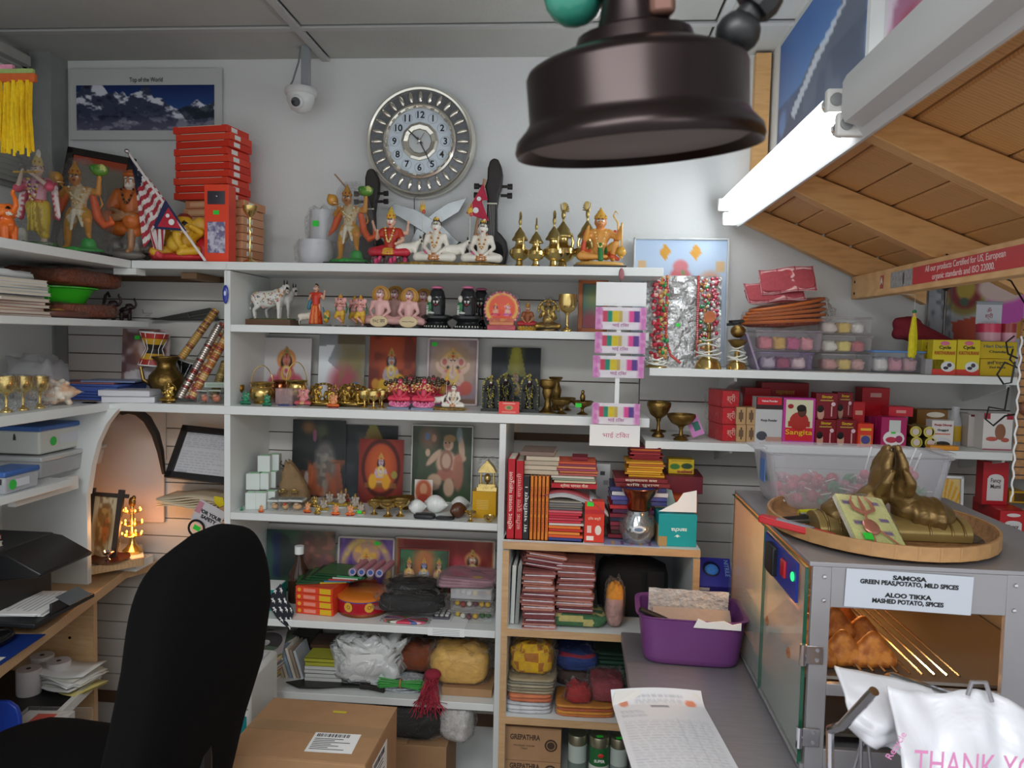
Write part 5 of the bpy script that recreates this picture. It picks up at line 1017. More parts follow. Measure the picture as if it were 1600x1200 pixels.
def drum(label,px,py,y,rr,h,bands,tilt=0):
    c=at(px,py,y);t=T('hourglass_drum',label,'drum',c,0,rot=(0,tilt,0));mb=MB();L=[(rr,-h/2),(rr*.9,-h/2+h*.18),(rr*.62,-h*.14),(rr*.48,0),(rr*.62,h*.14),(rr*.9,h/2-h*.18),(rr,h/2)]
    for k in range(6):mb.lathe([L[k],L[k+1]],20,bands[k])
    mb.lathe([(0,h/2),(rr,h/2)],20,'d8d0bc').lathe([(0,-h/2),(rr,-h/2)],20,'d8d0bc');mb.build('shell',VC,t,fix=False)
    for z in (-1,1):MB().tube([(math.cos(a)*rr*1.02,math.sin(a)*rr*1.02,z*h/2) for a in [2*pi*i/24 for i in range(24)]],rr*.05,6,closed=True).build('hoop',PAPER,t)
    m=MB()
    for i in range(9):a=2*pi*i/9;b=a+pi/9;m.tube([(math.cos(a)*rr*1.03,math.sin(a)*rr*1.03,-h/2),(math.cos((a+b)/2)*rr*.56,math.sin((a+b)/2)*rr*.56,0),(math.cos(b)*rr*1.03,math.sin(b)*rr*1.03,h/2)],.0012,5)
    m.build('rope',PAPER,t);return t
drum('red and yellow hourglass drum behind the brass spouted pot',241,545,-.12,.044,.105,['a83028','d0a02c','2c2420','2c2420','d8a830','b03028'],.06)
drum('black hourglass drum lying behind the bangle tubes',292,582,-.07,.042,.08,['1c1c1e']*6,.3)
vessel('lota','brass_spout_pot','large brass pot with spout on the third shelf','pot',234,286,557,-.16,Z3,OLDBR,None,'spout')
put('brassganesh','brass_figurine','small brass elephant-headed figurine in front of spouted pot','figurine',249,279,597,-.262,Z3)
TU=[('golden paper-wrapped tube leaning tallest against the left upright',(283,560),(338,484),-.17,['b07830','c89a48','8a4a28']),('silver-foil bangle tube lowest in the leaning bundle',(281,622),(343,508),-.25,['b8a8a0','8c3c34','d0c4b8']),('red and gold bangle tube in the leaning bundle',(290,622),(350,506),-.235,['9c3a2c','c88a3c','c8b8a0']),('orange-gold bangle tube with green sticker in the bundle',(299,623),(353,528),-.25,['c0742c','a03c30','d8b070']),('short pale gold tube at right of leaning bundle',(333,622),(352,566),-.22,['a08848','b89c58','8a7438'])]
for lab,(a,b),(c,d),y,cols in TU:
    A=at(a,b,y);A.z=max(A.z,Z3+.014);B=at(c,d,y+.06);dr=(B-A).normalized();t=T('bangle_tube',lab,'tube',A,0,'leaning bangle tubes');L=(B-A).length;n=max(8,int(L/.007));Q=dr.to_track_quat('Z','Y').to_matrix()
    mb=MB()
    for k in range(n):mb.lathe([(.0,L*k/n),(.0115,L*k/n+.0003),(.0125,L*(k+.5)/n),(.0115,L*(k+1)/n-.0003),(0,L*(k+1)/n)],12,random.choice(cols),M=Q)
    mb.build('bangles',VCM if 'silver' in lab else VCG,t);MB().lathe([(.0,-.002),(.0135,-.001),(.0138,L),(0,L+.002)],12,M=Q).build('clear_sleeve',CLEAR,t)
for i in range(2):
    t=T('white_box',('lower','upper')[i]+' flat white box at the shelf corner above the arch','box',(at(204-4*i,615,-.27).x,-.255,Z3+.019*i),.25-.1*i,'flat white boxes at the corner');MB().box((0,0,.009),(.15,.10,.018),'d6d6dc').build('carton',VCP,t,bevel=.001);MB().box((0,0,.0165),(.1506,.1006,.0008),'8a8a98').build('lid_line',VCP,t)
t=T('folding_fan','dark folded fan hanging on a slatwall hook','fan',(0,0,0));q=[at(*v) for v in ((236,500,-.03),(262,492,-.035),(330,481,-.04),(340,486,-.04),(300,499,-.035),(262,500,-.03))]
for k in range(5):MB().prism([(q[0].x,q[0].z+k*.001),(q[2].x,q[2].z-k*.006),(q[3].x,q[3].z-k*.008),(q[5].x,q[5].z-k*.0005)],-.05+k*.006,-.047+k*.006,('33342f','4a4c44')[k%2]).build('fan_blade',VC,t,smooth=0)
a=at(232,484,-.03);MB().tube([(a.x,-.008,a.z-.01),(a.x,-.06,a.z-.012),(a.x,-.066,a.z)],.002,6).build('hook',CHROME,t);a=at(302,490,-.03);MB().tube([(a.x,-.008,a.z-.005),(a.x,-.06,a.z-.012),(a.x,-.066,a.z+.004)],.002,6).build('hook',CHROME,t)
# ================================================================ FOURTH SHELF
p=Pic(56,64,'121816','141a1c');p.ell(.55,.15,.12,.1,'58603c',.8,.5);p.ell(.3,.1,.12,.08,'b0702c',.7,.5);p.poly([(.4,.55),(.9,.55),(1,.98),(.3,.98)],'a8583c',.8);p.ell(.62,.3,.08,.1,'0e0e10');p.ell(.62,.58,.2,.32,'6a6460',.9,.2);p.noise(18,'b8b0a0',.5,.55,5,np.clip(1-np.abs(p.U-.62)*4,0,1)*(p.V>.35));p.noise(9,'b05a34',.6,.6,4,(p.V>.5).astype(float));p.ell(.35,.72,.06,.14,'c06038',.8);p.ell(.28,.78,.04,.12,'c8c4bc',.8);p.ell(.42,.2,.04,.08,'b05a80',.8)
picture('large dark print of a black-faced deity in silver dress',455,538,656,800,-.045,p,zb=Z4,sleeve=CLEAR,tilt=-.06)
p=Pic(40,50,'1a2020','20282c');p.poly([(.5,0),(.35,.3),(.8,.3),(.62,0)],'b0aa30',.7);p.ell(.55,.3,.2,.2,'a86c50',.7,.5);p.noise(6,'5c6468',.4,.6)
picture('dark print behind the red throne print, glossy wrap',532,620,664,790,-.03,p,zb=Z4,sleeve=CLEAR,tilt=-.05,t=.002)
p=Pic(52,64,'7c2420','5c1c1e');p.ell(.5,.5,.42,.44,'b04a24',.8,.5);p.ell(.5,.36,.3,.34,'c8602c',.7,.4);p.ring(.5,.45,.4,.42,.1,'3a1412',.8);dpic(p,.5,.36,.56,'c0a8b8','d8902c','c89a4c',None,seat=True);p.rect(.15,.68,.85,.76,'8a5a2c',.8);p.ell(.32,.66,.09,.12,'d8a02c');p.ell(.62,.66,.09,.12,'d89a2c');p.ell(.8,.55,.07,.06,'9a8a40')
picture('red print of a deity enthroned, standing on the fourth shelf',559,629,686,785,-.10,p,zb=Z4,tilt=-.08)
p=Pic(66,86,'3c4430','2c3c28');p.noise(5,'54604a',.5,.5);p.noise(7,'3a5a2c',.6,.5,3,(p.V>.8).astype(float));p.ell(.28,.17,.14,.13,'9a7060',.8,.5);p.ell(.25,.15,.04,.05,'6a80a0');p.ell(.36,.17,.04,.05,'b88870');sk='c4a48c'
p.ell(.57,.48,.17,.16,sk);p.ell(.57,.64,.16,.08,'a86a58');p.ell(.38,.72,.12,.09,sk,1,.15,.5);p.ell(.62,.8,.09,.12,sk);p.ell(.3,.8,.16,.05,'b09484');p.ell(.36,.42,.05,.14,sk,1,.15,.7);p.ell(.26,.36,.04,.05,sk);p.ell(.82,.3,.05,.17,sk,1,.15,-.1);p.ell(.8,.42,.1,.05,sk);p.ell(.77,.6,.09,.24,'b0705c',.9);p.ell(.6,.24,.085,.09,sk);p.ell(.58,.26,.05,.04,'b08468');p.ell(.62,.17,.1,.05,'9a7a4c');p.ell(.55,.225,.015,.012,'1c1410');p.ell(.62,.225,.015,.012,'1c1410');p.ring(.57,.46,.09,.12,.2,'8a5a4c',.8);p.ell(.78,.12,.05,.1,'8fa0a8',.7)
o,w,h=picture('tall print of a kneeling monkey deity on dark green ground',643,737,664,800,-.05,p,frame='cfcfca',fw=.004,zb=Z4,tilt=-.05,sleeve=CLEAR)
WB=mat('white_carton','d4dcd8',.5)
for i,(a,b,c,y,base,lab) in enumerate(((386,402,0,-.24,0,'front left white box at the bottom of the white stack'),(401,418,0,-.235,0,'front middle white box at the bottom of the white stack'),(416,432,0,-.21,0,'front right white box at the bottom of the white stack'),(387,408,0,-.2,1,'left white box in the middle layer'),(406,422,0,-.19,1,'centre white box in the middle layer'),(420,433,0,-.16,1,'right white box in the middle layer'),(405,424,0,-.17,2,'topmost left white box of the stack'),(422,438,0,-.14,2,'topmost right white box of the stack'))):
    H=.052;x,w,_=dims(a,b,780,y,Z4+base*H);t=T('small_white_box',lab,'box',(x,y,Z4+base*H),.12,'small white boxes');MB().box((0,0,H/2),(w*.97,.034,H-.001)).build('carton',WB,t,bevel=.001);MB().box((0,0,H-.0002),(w*.6,.02,.0006),'9adca0').build('top_print',VCP,t)
t=put('greenfig','stone_figurine','tiny dark figurine at the far left of the fourth shelf','figurine',371,385,790,-.27,Z4)
t=put('orangeganesh','resin_figurine','tiny glowing orange figurine before the white boxes','figurine',402,415,788,-.28,Z4)
for i,(a,b) in enumerate(((418,434),(435,450),(450,472))):
    t,w,h=rbox('keepsake_box',('left','middle','right')[i]+' clear keepsake box in the row before the brown sack','box',a,b,781,-.265,Z4,.04,'d8c8b8',m=CLEAR,group='keepsake boxes on the fourth shelf');MB().ell((0,0,h*.35),(w*.33,.012,h*.25),'c8a070').ell((0,-.008,h*.58),(w*.17,.009,h*.13),('d8b088','d05a3c','c8a890')[i]).build('inner_figure',VC,t);MB().box((0,0,h-.003),(w*1.02,.042,.006),'c8ccc8').build('lid',VCP,t)
x,w,h=dims(438,486,722,-.17,Z4);t=T('cloth_sack','brown cloth sack tied at its top','sack',(x,-.17,Z4));mb=blob(w,w*.8,h,3,.16,sq=.75);SACK=mat('sack_cloth','8a7050',.9,noise=.12,bump=.4,bscale=150)
mb.v=[(v[0]*(1.12-.75*(v[2]/h) ** 1.3)-.25*w*(v[2]/h) ** 2,v[1]*(1.1-.7*v[2]/h),v[2]) for v in mb.v];mb.build('sack',SACK,t,smooth=180);MB().tube([(-.3*w+math.cos(a)*.012,math.sin(a)*.012,h*.9) for a in [2*pi*i/12 for i in range(12)]],.0025,6,closed=True).tube([(-.3*w,-.01,h*.9),(-.42*w,-.02,h*.97),(-.38*w,-.02,h*1.04)],.002,6).build('tie_cord',BLACKW,t)
for a,b in ((440,452),(456,470)):MB().lathe([(.006,0),(.012,0),(.013,.006),(.007,.007)],14).build('brass_ring',GOLD,t,((xs((a+b)/2,-.2,Z4)-x),-.052,.052))
FG=[('orangeganesh',472,490,783,-.26,'orange seated figurine, first of the front row'),('brassganesh',490,503,788,-.275,'tiny brass figurine in the front row'),('yellowwrap',496,516,776,-.23,'wrapped yellow and white figurine behind the tiny brass one'),('orangeganesh',515,535,786,-.275,'orange seated figurine left of the last one in front row'),('orangeganesh',538,557,787,-.275,'orange seated figurine at the right end of front row'),('yellowwrap',556,572,783,-.255,'wrapped pale figurine with green sticker beside brass cups'),('yellowwrap',508,522,766,-.15,'wrapped figurine in the back row, left'),('yellowwrap',524,543,764,-.17,'wrapped figurine in the back row, centre'),('smallgoddess',531,550,762,-.12,'red wrapped goddess figurine at the back'),('yellowwrap',547,564,770,-.2,'wrapped figurine behind the right orange figurine'),('brassganesh',484,499,775,-.18,'antique brass figurine in front of brown sack'),('yellowwrap',473,488,772,-.16,'wrapped figurine close to the brown sack')]
for k,a,b,c,y,l in FG:
    t=put(k,'seated_figurine',l+' on the fourth shelf','figurine',a,b,c,y,Z4,random.uniform(-.2,.2),'small figurines on the fourth shelf')
    if 'green' in l:sticker(t,(.1,-.5,.2),.3,.2)
for a,b,c,y,l in ((574,596,780,-.25,'leftmost'),(592,621,781,-.27,'front tall'),(582,606,776,-.17,'rear left'),(612,640,778,-.26,'right'),(604,628,775,-.14,'rear middle'),(622,648,773,-.16,'rear right')):vessel('diya','brass_lamp',l+' brass pedestal lamp in the cluster before the red throne print','oil lamp',a,b,c,y,Z4,OLDBR if 'rear' in l else BRASS,'pedestal lamps on the fourth shelf')
def conch(mb,L,c='e8e6e0',spikes=0):
    for k in range(13):u=k/12;r=L*.34*math.sin(pi*min(1,u*1.15+.08)) ** .8*(1-.35*u);mb.ell((L*(u-.5),0,0),(L*.09,r,r*.9),c,16,10)
    mb.cone=None
    for i in range(4):mb.lathe([(L*(.21-.045*i),0),(L*(.17-.045*i),L*.06),(0,L*.07)],16,c,c=(-L*(.34+.06*i),0,0),M=Matrix.Rotation(-pi/2,3,'Y'))
    if spikes:
        for i in range(spikes):a=2.4*i;u=.15+.5*i/spikes;mb.ell((L*(u-.5),math.cos(a)*L*.27,math.sin(a)*L*.25),L*.07,c,8,5)
    return mb
hA=fuse(conch(MB(),1),.03,mat('conch_white','e6e8e4',.3,noise=.04));hB=fuse(conch(MB(),1,'e2d4c0',16),.03,mat('shell_tan','e6dccb',.5,col2='d3a98a',nscale=6));hC=fuse(conch(MB(),1,'5a3424'),.03,mat('brown_shell','55321f',.3,noise=.2));flush()
def shell(label,h_,px0,px1,pyt,y,zb,rz,name='conch_shell',tilt=0,grp=None,x=None):
    if x is None:x,w,hh=dims(px0,px1,pyt,y,zb)
    else:w,hh=px0,px1
    s=w/.95;t=link(name,h_['me'],h_['m']);zz=[v.co.z for v in h_['me'].vertices];t.location=(x,y,zb-min(zz)*hh/(max(zz)-min(zz)));t.rotation_euler=(0,0,rz);t.scale=(s,s,hh/(max(zz)-min(zz)));return tag(t,label,'shell',grp)
shell('white conch shell with green sticker at left of the three',hA,642,672,780,-.22,Z4,.4,grp='white conch shells');shell('large round white conch in the middle with green sticker',hA,666,708,774,-.2,Z4,-.3,grp='white conch shells');shell('white conch shell behind the brown shell',hA,709,738,775,-.13,Z4,.3,grp='white conch shells');shell('dark brown open shell beside the yellow book box',hC,703,738,784,-.24,Z4,.9)
for a,b,c,l in ((647,680,803,'larger flat black stone in front of the white conches'),(681,710,808,'smaller black stone in front of the white conches')):
    x,w,h=dims(a,b,c,-.275,Z4);tag(blob(w,w*.6,h*1.1,a,.1).build('black_stone',mat('black_stone','26272a',.5,noise=.2),None,(x,-.272,Z4),smooth=180),l,'stone')
t,w,h=rbox('yellow_book_box','mustard yellow box holding a gold shrine on top','box',738,775,768,-.24,Z4,.06,'cf9c14');
for k in range(6):MB().box((-.005,-.0305,h*.35+k*.005),(w*.5,.0006,.0012),'e8d080').build('printed_line',VCP,t)
yz=Z4+h;x,w,h=dims(745,776,720,-.24,yz);t=T('gold_shrine','small gilt temple shrine under plastic on the yellow box','shrine',(x,-.215,yz+.0005));MB().box((0,0,h*.06),(w,.045,h*.12)).box((0,0,h*.17),(w*.85,.04,h*.1)).build('plinth',GOLD,t)
for sx in (-1,1):MB().tube([(sx*w*.32,-.012,h*.2),(sx*w*.32,-.012,h*.6)],w*.05,10).build('column',GOLD,t)
MB().prism([(-w*.46,h*.6),(w*.46,h*.6),(w*.3,h*.78),(0,h),(-w*.3,h*.78)],-.02,.018).build('pediment',GOLD,t);MB().ell((0,-.0,h*.38),(w*.18,.012,h*.16)).build('idol',GOLD,t);blob(w*1.1,.06,h*1.08,2,.08).build('plastic_wrap',WRAP,t,smooth=180)
p=Pic(24,24,'d8d0c8');p.ell(.5,.5,.46,.5,'b05a3c');p.ell(.5,.4,.2,.25,'c8906c');p.ell(.5,.8,.3,.2,'a84030')
picture('small cut-out picture of an orange figure leaning on the tall print',648,676,748,785,-.12,p,'cutout','cutout_picture',zb=at(660,786,-.12).z,tilt=-.05)
vessel('diya','brass_lamp','tiny brass lamp in front of the brown shell','oil lamp',726,745,797,-.285,Z4,GOLD);vessel('bowl','brass_bell_cup','small brass cup on its side near the yellow box','cup',756,774,806,-.285,Z4,GOLD)
# ================================================================ FIFTH SHELF
x,w,h=dims(385,437,915,-.2,Z5);t=T('tissue_box','teal box with white tissue on top, behind the office chair','box',(x,-.19,Z5));MB().box((0,0,h/2),(w,.09,h),'1c8c80').build('carton',VCP,t,bevel=.001);MB().box((0,0,h+.001),(w*.96,.088,.002)).build('top',PAPER,t);MB().lathe([(.014,0),(.02,.015),(.008,.04),(0,.042)],7).build('tissue',PAPER,t,(-.01,0,h))
def stars(u,v):return 'e4e2e0' if abs(math.hypot((u*3+(int(v*4)%2)*.5)%1-.5,(v*4)%1-.5))<.2+.1*math.cos(5*math.atan2((u*3+(int(v*4)%2)*.5)%1-.5,(v*4)%1-.5)) else '20222c'
t=T('star_bandana','folded black bandana with white stars hanging off the shelf edge','bandana',(0,0,0));q=[at(*v) for v in ((438,912,-.24),(459,958,-.28),(452,986,-.308),(413,942,-.285))]
MB().grid(40,44,lambda u,v:tuple((q[0]*(1-u)+q[1]*u)*(1-v)+(q[3]*(1-u)+q[2]*u)*v+V3(0,.004*math.sin(u*9+v*6),0)),cf=stars).build('cloth',VCC,t,fix=False,smooth=80).modifiers.new('thickness','SOLIDIFY').thickness=.002
t=vessel('chalice','glass_bottle','dark brown bottle with white cap behind the star bandana','bottle',451,484,862,-.13,Z5,mat('brown_glass','3a241a',.08));
for c in list(t.children):bpy.data.objects.remove(c)
x,w,h=dims(451,484,862,-.13,Z5);r=w/2;MB().lathe([(0,0),(r,0),(r,h*.45),(r*.9,h*.6),(r*.35,h*.82),(r*.33,h*.98),(0,h*.98)],24).build('body',MC['brown_glass'],t,smooth=50);MB().lathe([(0,h*.96),(r*.42,h*.96),(r*.42,h*1.12),(0,h*1.12)],18).build('cap',PAPER,t)
p=Pic(40,50,'1c2c24','24302c');p.rect(0,0,.2,1,'16264c');p.noise(5,'3c6a44',.6,.5);p.ell(.75,.3,.3,.3,'8a5048',.7,.5);p.ell(.85,.6,.12,.2,'7a4a58',.7,.4);p.noise(12,'b06858',.5,.6,4,(p.U>.55).astype(float))
picture('dark blue and green print at the back left of fifth shelf',415,522,828,945,-.05,p,zb=Z5,sleeve=CLEAR,tilt=-.06)
p=Pic(52,50,'5a3c7c','6c4a8c');p.ring(.5,.55,.42,.5,.14,'c8a860');p.ell(.5,.3,.25,.2,'d8a84c',1,.1);p.noise(14,'8c6ab0',.4,.5);dpic(p,.5,.42,.7,'d8b8a0','b8482c','d8a03c','c89840','ganesh');p.rect(0,.8,1,1,'8c3a30',.7)
picture('framed purple print of an elephant deity on the fifth shelf',528,614,838,945,-.06,p,frame='b8b0a8',fw=.007,zb=Z5,sleeve=CLEAR,tilt=-.08,stick=(.7,.1))
p=Pic(70,44,'8c3028','7a2420');p.noise(7,'a85a3c',.6,.5);p.frame(.02,'c89860');dpic(p,.78,.35,.7,'c89c84','b8402c','c89a4c','b05038');dpic(p,.42,.4,.6,'d0a888','d84858','c89a4c',seat=False);p.ell(.6,.5,.1,.2,'d84868',.7,.5)
picture('wide red framed print of several deities at the back right',617,772,840,950,-.04,p,frame='c8c0b8',fw=.005,zb=Z5,tilt=-.05,sleeve=CLEAR)
p=Pic(54,44,'2c4a34','5a3a30');p.noise(9,'3c7a4c',.6,.5);p.ell(.5,.3,.22,.35,'c8703c',.8,.4);[dpic(p,q,.36,.62,k,c,'c8963c',None,seat=False) for q,k,c in ((.2,'c89878','d89a2c'),(.5,'8a9ac0','d8a030'),(.8,'c8a088','b83c34'))]
picture('print of three standing deities in front of the red print',623,701,856,935,-.09,p,frame='8c3a2c',fw=.004,zb=Z5+.02,tilt=-.08,sleeve=CLEAR)
bz=Z5
for i in range(4):
    x,w,_=dims(458,519,950,-.25,bz);hh=.0215;t=T('incense_pack',ORD[3-i]+' orange incense pack in the stack under the green cases','box',(x+.012,-.19,bz),-.12+random.uniform(-.02,.02),'orange incense packs');MB().box((0,0,hh/2),(w,.12,hh-.001),'d8482c').build('carton',VCP,t,bevel=.0008);MB().box((w*.3,-.0604,hh/2),(w*.3,.0006,hh*.75),'d8b028').build('yellow_patch',VCP,t);MB().box((-w*.12,-.0604,hh/2),(w*.32,.0006,hh*.5),'e88a78').build('title_patch',VCP,t);MB().lathe([(0,0),(.006,0),(.006,.0006),(0,.0006)],10,'e8a83c').build('emblem',VCP,t,(-w*.4,-.0602,hh/2),(pi/2,0,0));bz += hh
for i in range(5):
    t=T('dvd_case',ORD[4-i]+' green disc case in the fanned stack on the orange packs','case',(xs(505+9*i,-.17,bz),-.155,bz+.006*i),.25-.09*i,'green disc cases');MB().box((0,0,.003),(.165,.12,.0055),'1e4a2c').build('case',VCG,t,bevel=.0008);MB().box((-.02,0,.006),(.12,.1,.0004),('3c6a3c','2c3c30')[i%2]).build('cover_print',VCP,t);MB().box((.03,-.0602,.003),(.08,.0005,.0045),('c8b83c','3c7aa8','b83c3c','c8c8c0','3c8a5a')[i]).build('spine_print',VCP,t)
tz=bz+.031
for i in range(4):
    t=T('capped_tube',('leftmost','second','third','rightmost')[i]+' pink tube with blue cap lying on the disc cases','tube',(xs(553+14*i,-.2,tz),-.20,tz+.0115),-.1,'pink capped tubes');MB().tube([(0,-.0,0),(0,.1,.0)],.0105,12,'d88a98').build('tube',VCG,t);MB().tube([(0,-.012,0),(0,.0,0)],.0112,12,'c8b0c8').lathe([(0,0),(.0075,0),(.0075,.001),(0,.001)],12,'3c5a9c',c=(0,-.0125,0),M=RX).build('cap',VCG,t);MB().tube([(0,-.02,0),(0,.1,0)],.0125,10).build('clear_wrap',CLEAR,t)
x,w,h=dims(528,607,925,-.19,Z5);r=w/2;t=T('round_tin','red round tin with gold medallion and copper base','tin',(x,-.18,Z5));MB().lathe([(0,0),(r*.98,0),(r,.004),(r,h*.2),(0,h*.2)],32).build('copper_base',COPPER,t);MB().lathe([(0,h*.18),(r*1.01,h*.18),(r*1.01,h*.8),(0,h*.8)],32,'a81c2c').build('drum',VCG,t);MB().lathe([(0,h*.78),(r*1.02,h*.78),(r*1.02,h*.86),(0,h*.86)],32,'3c4c9c').build('blue_band',VCG,t);MB().lathe([(0,h*.84),(r*1.04,h*.84),(r*1.04,h*.97),(r,h),(0,h)],32,'d87a2c').build('lid',VCG,t)
for a in (-1.9,-1.1):MB().lathe([(.006,0),(.014,0),(.015,.0012),(.006,.0012)],10,'d8a83c').lathe([(0,0),(.004,0),(.004,.0012),(0,.0012)],8,'d8a83c').build('medallion',VCG,t,(math.cos(a)*r*1.012,math.sin(a)*r*1.012,h*.55),(pi/2,0,a+pi/2))
BLK=mat('black_garment','211f1e',.75,noise=.2);bag('wrapped_bundle','upper black bundle in creased clear plastic','bundle',602,692,905,-.14,Z5+.055,.11,'262220',wrap=WRAP,amp=.2,inm=BLK);bag('wrapped_bundle','lower black bundle in creased clear plastic above the bangle pack','bundle',590,698,932,-.235,Z5+.027,.10,'24221f',wrap=WRAP,amp=.2,h=.055,inm=BLK)
bc4=['d84878','4a6a3c','e0d8d0','d83c5c','3c5aa0','e8b0b8','8a8a48','d85a7a']
bag('bangle_pack','flat pack of multicoloured bangles at the shelf front','pack',596,672,966,-.26,Z5,.06,'d04a70',wrap=CLEAR,amp=.08,cf=lambda u,v:bc4[int(u*26)%8],inm=VCG)
bz=Z5
for i in range(3):
    x,w,_=dims(706,770,960,-.225,bz);hh=.036;t=T('clear_box',('bottom','middle','top')[i]+' clear plastic box of small goods under the pink packets','box',(x,-.2,bz),0,'stacked clear plastic boxes');MB().box((0,0,hh/2-.001),(w,.1,hh-.003)).build('box',HAZY if i == 2 else CLEAR,t,bevel=.004);MB().box((0,0,hh-.002),(w*1.03,.104,.003)).build('lid',CLEAR,t)
    for k in range(6):MB().ell((0,0,0),(.009,.012,.009),random.choice(['c8c4b8','d8b83c','8c3c34','3c6a3c','d8d4cc','6a3a44','c8a03c']),8,6).build('item',VC,t,((k-2.5)*w*.15,-.03+random.uniform(0,.03),.012))
    bz += hh
p=Pic(40,30,'b08a98','a87888');p.noise(5,'d88a9a',.6,.5);p.poly([(.1,.4),(.5,.7),(.2,.95)],'c86a80',.8);p.ell(.7,.85,.1,.08,'d8b83c');p.line(.3,.1,.8,.5,.012,'4a3038');p.line(.4,.4,.9,.2,.012,'4a3038')
for i in range(3):
    t=T('pink_packet',ORD[2-i]+' flat pink packet lying on the clear boxes','packet',(xs(727+4*i,-.2,bz),-.19,bz+.008*i),.15-.12*i,'flat pink packets');mb=blob(.17,.13,.012,i,.05,sq=.3);mb.build('packet',mat('pink_card','a8808c',.6),t);link('print',p.mesh('print',.15,.11,.0005),VCP,t,(0,-.055,.0125),(-pi/2,0,0));blob(.178,.137,.0145,i,.1,sq=.3).build('plastic_sleeve',WRAP,t,smooth=80)
t=T('blister_pack','small white blister packet between the bangles and the clear boxes','packet',(xs(692,-.2,Z5),-.2,Z5));MB().box((0,0,.004),(.05,.07,.008),'5c5860').build('card',VCP,t);[MB().ell((0,0,0),(.007,.007,.006),'c8c8c4',8,5).build('pill',VC,t,(-.016+.016*(i%3),-.02+.02*(i // 3),.009)) for i in range(9)]
t=T('printed_sheet','white printed sheet folded over the shelf edge','paper',(xs(700,-.27,Z5),-.25,Z5));MB().box((0,0,.0008),(.11,.1,.001)).build('sheet',PAPER,t);MB().box((0,-.0515,-.011),(.11,.001,.024)).build('fold',PAPER,t)
for k in range(4):MB().box((0,-.0523,-.004-.005*k),(.08,.0004,.0012),'9a9aa0').build('text_line',VCP,t)
# ================================================================ SIXTH SHELF
z=Z6
mg=['c8c4bc','8a7a9c','c8b83c','b8bcc0','b04a50','d8d4cc','7a8a9c','c88a9a','d8c850','8c9cb8','c0c4c8','6c7c6a']
for i in range(12):
    hh=random.choice([.006,.008,.01]);x=xs(415+random.uniform(-4,5),-.2,z);t=lay('magazine',ORD[11-i]+' magazine of the slumping stack beside the chair','magazine',x,-.19+random.uniform(-.01,.01),z,.115,.17,hh,mg[i],random.uniform(-.3,-.05),'slumping magazines',True);z += hh
t=T('compact_disc','silver disc in a sleeve on top of the magazines','disc',(xs(414,-.2,z),-.2,z+.001),rot=(.25,-.1,.2));MB().box((0,0,.0006),(.125,.125,.001)).build('sleeve',mat('sleeve_grey','a8a0a0',.3),t);MB().lathe([(.016,.0014),(.054,.0014),(.054,.0022),(.016,.0022)],32).build('disc',mat('disc_silver','b0a8ac',.18,.9),t);MB().lathe([(.007,.0014),(.016,.0014),(.016,.002),(.007,.002)],20).build('hub',CLEAR,t)
for i in range(6):
    x,w,h=dims(441+6*i,448+6*i,1000+2*i,-.2,Z6);t=T('booklet',('first','second','third','fourth','fifth','sixth')[i]+' upright booklet leaning right of the magazine stack, from left','booklet',(x,-.16,Z6),0,'upright leaning booklets',rot=(0,-.3,0));MB().box((0,0,h*.46),(w*.6,.10,h*.92),('b8a890','c8c0b0','8a9cb0','d0c8bc','9a8878','b8bcc0')[i]).build('cover',VCP,t,bevel=.0006)
rbox('dark_box','dark open box at the back of the sixth shelf','box',455,492,993,-.1,Z6,.08,'2a2826')
z=Z6
for i in range(7):
    hh=.012;x=xs(516,-.17,z);lay('white_book',ORD[6-i]+' book in the white stack with a yellow-green top','book',x,-.16,z,.115,.17,hh,'c8cac8' if i<5 else 'a8a83c',.02*(i%3),'white book stack',True);z += hh
t=lay('dark_book','dark picture book on top of the yellow-green book','book',xs(516,-.13,z),-.12,z,.11,.09,.012,'4a3428',.05,None,True)
BAGW=film('white_bag','e6e8e8',.25,.72,.9,16)
bag('white_bag','crumpled white plastic bag in the middle of the sixth shelf','bag',530,630,992,-.19,Z6+.012,.16,'dcdedc',wrap=BAGW,amp=.25,inm=mat('white_contents','dadcda',.6))
bag('orange_bag','rust-orange bag behind the red tassel','bag',620,692,1000,-.14,Z6+.03,.12,'7c3c1c',wrap=WRAP,amp=.22)
bag('dark_bag','dark glossy bag at the back beside the yellow bag','bag',655,722,992,-.08,Z6+.05,.1,'2c2630',wrap=WRAP,amp=.22)
bxz=Z6
x,w,h=dims(690,769,1076,-.26,Z6);t=T('low_carton','low brown carton under the yellow bag','box',(x,-.18,Z6));MB().box((0,0,h/2),(w,.16,h)).build('carton',CARD,t,bevel=.0015)
bag('yellow_bag','yellow wrapped package on the low brown carton','package',672,769,1003,-.2,Z6+h+.001,.13,'d8a850',wrap=WRAP,amp=.14,h=.115,inm=mat('yellow_contents','d8ac5c',.6,noise=.08))
t=T('newsprint_bundle','folded white printed sheets between white bag and tassel','paper',(xs(622,-.22,Z6),-.22,Z6));[MB().grid(14,6,lambda u,v,k=k:((u-.5)*.15,(v-.5)*.09,.006+.007*k+.004*math.sin(u*7+k)),'c8cacc').build('sheet',mat('newsprint','c8ccce',.7,col2='9aa4ac',nscale=120),t,fix=False).modifiers.new('thickness','SOLIDIFY') for k in range(4)]
for c in t.children:c.modifiers[0].thickness=.0015
t=T('green_straws','bundle of green straws tied in the middle','bundle',(xs(626,-.27,Z6),-.272,Z6+.034),-.02);mb=MB()
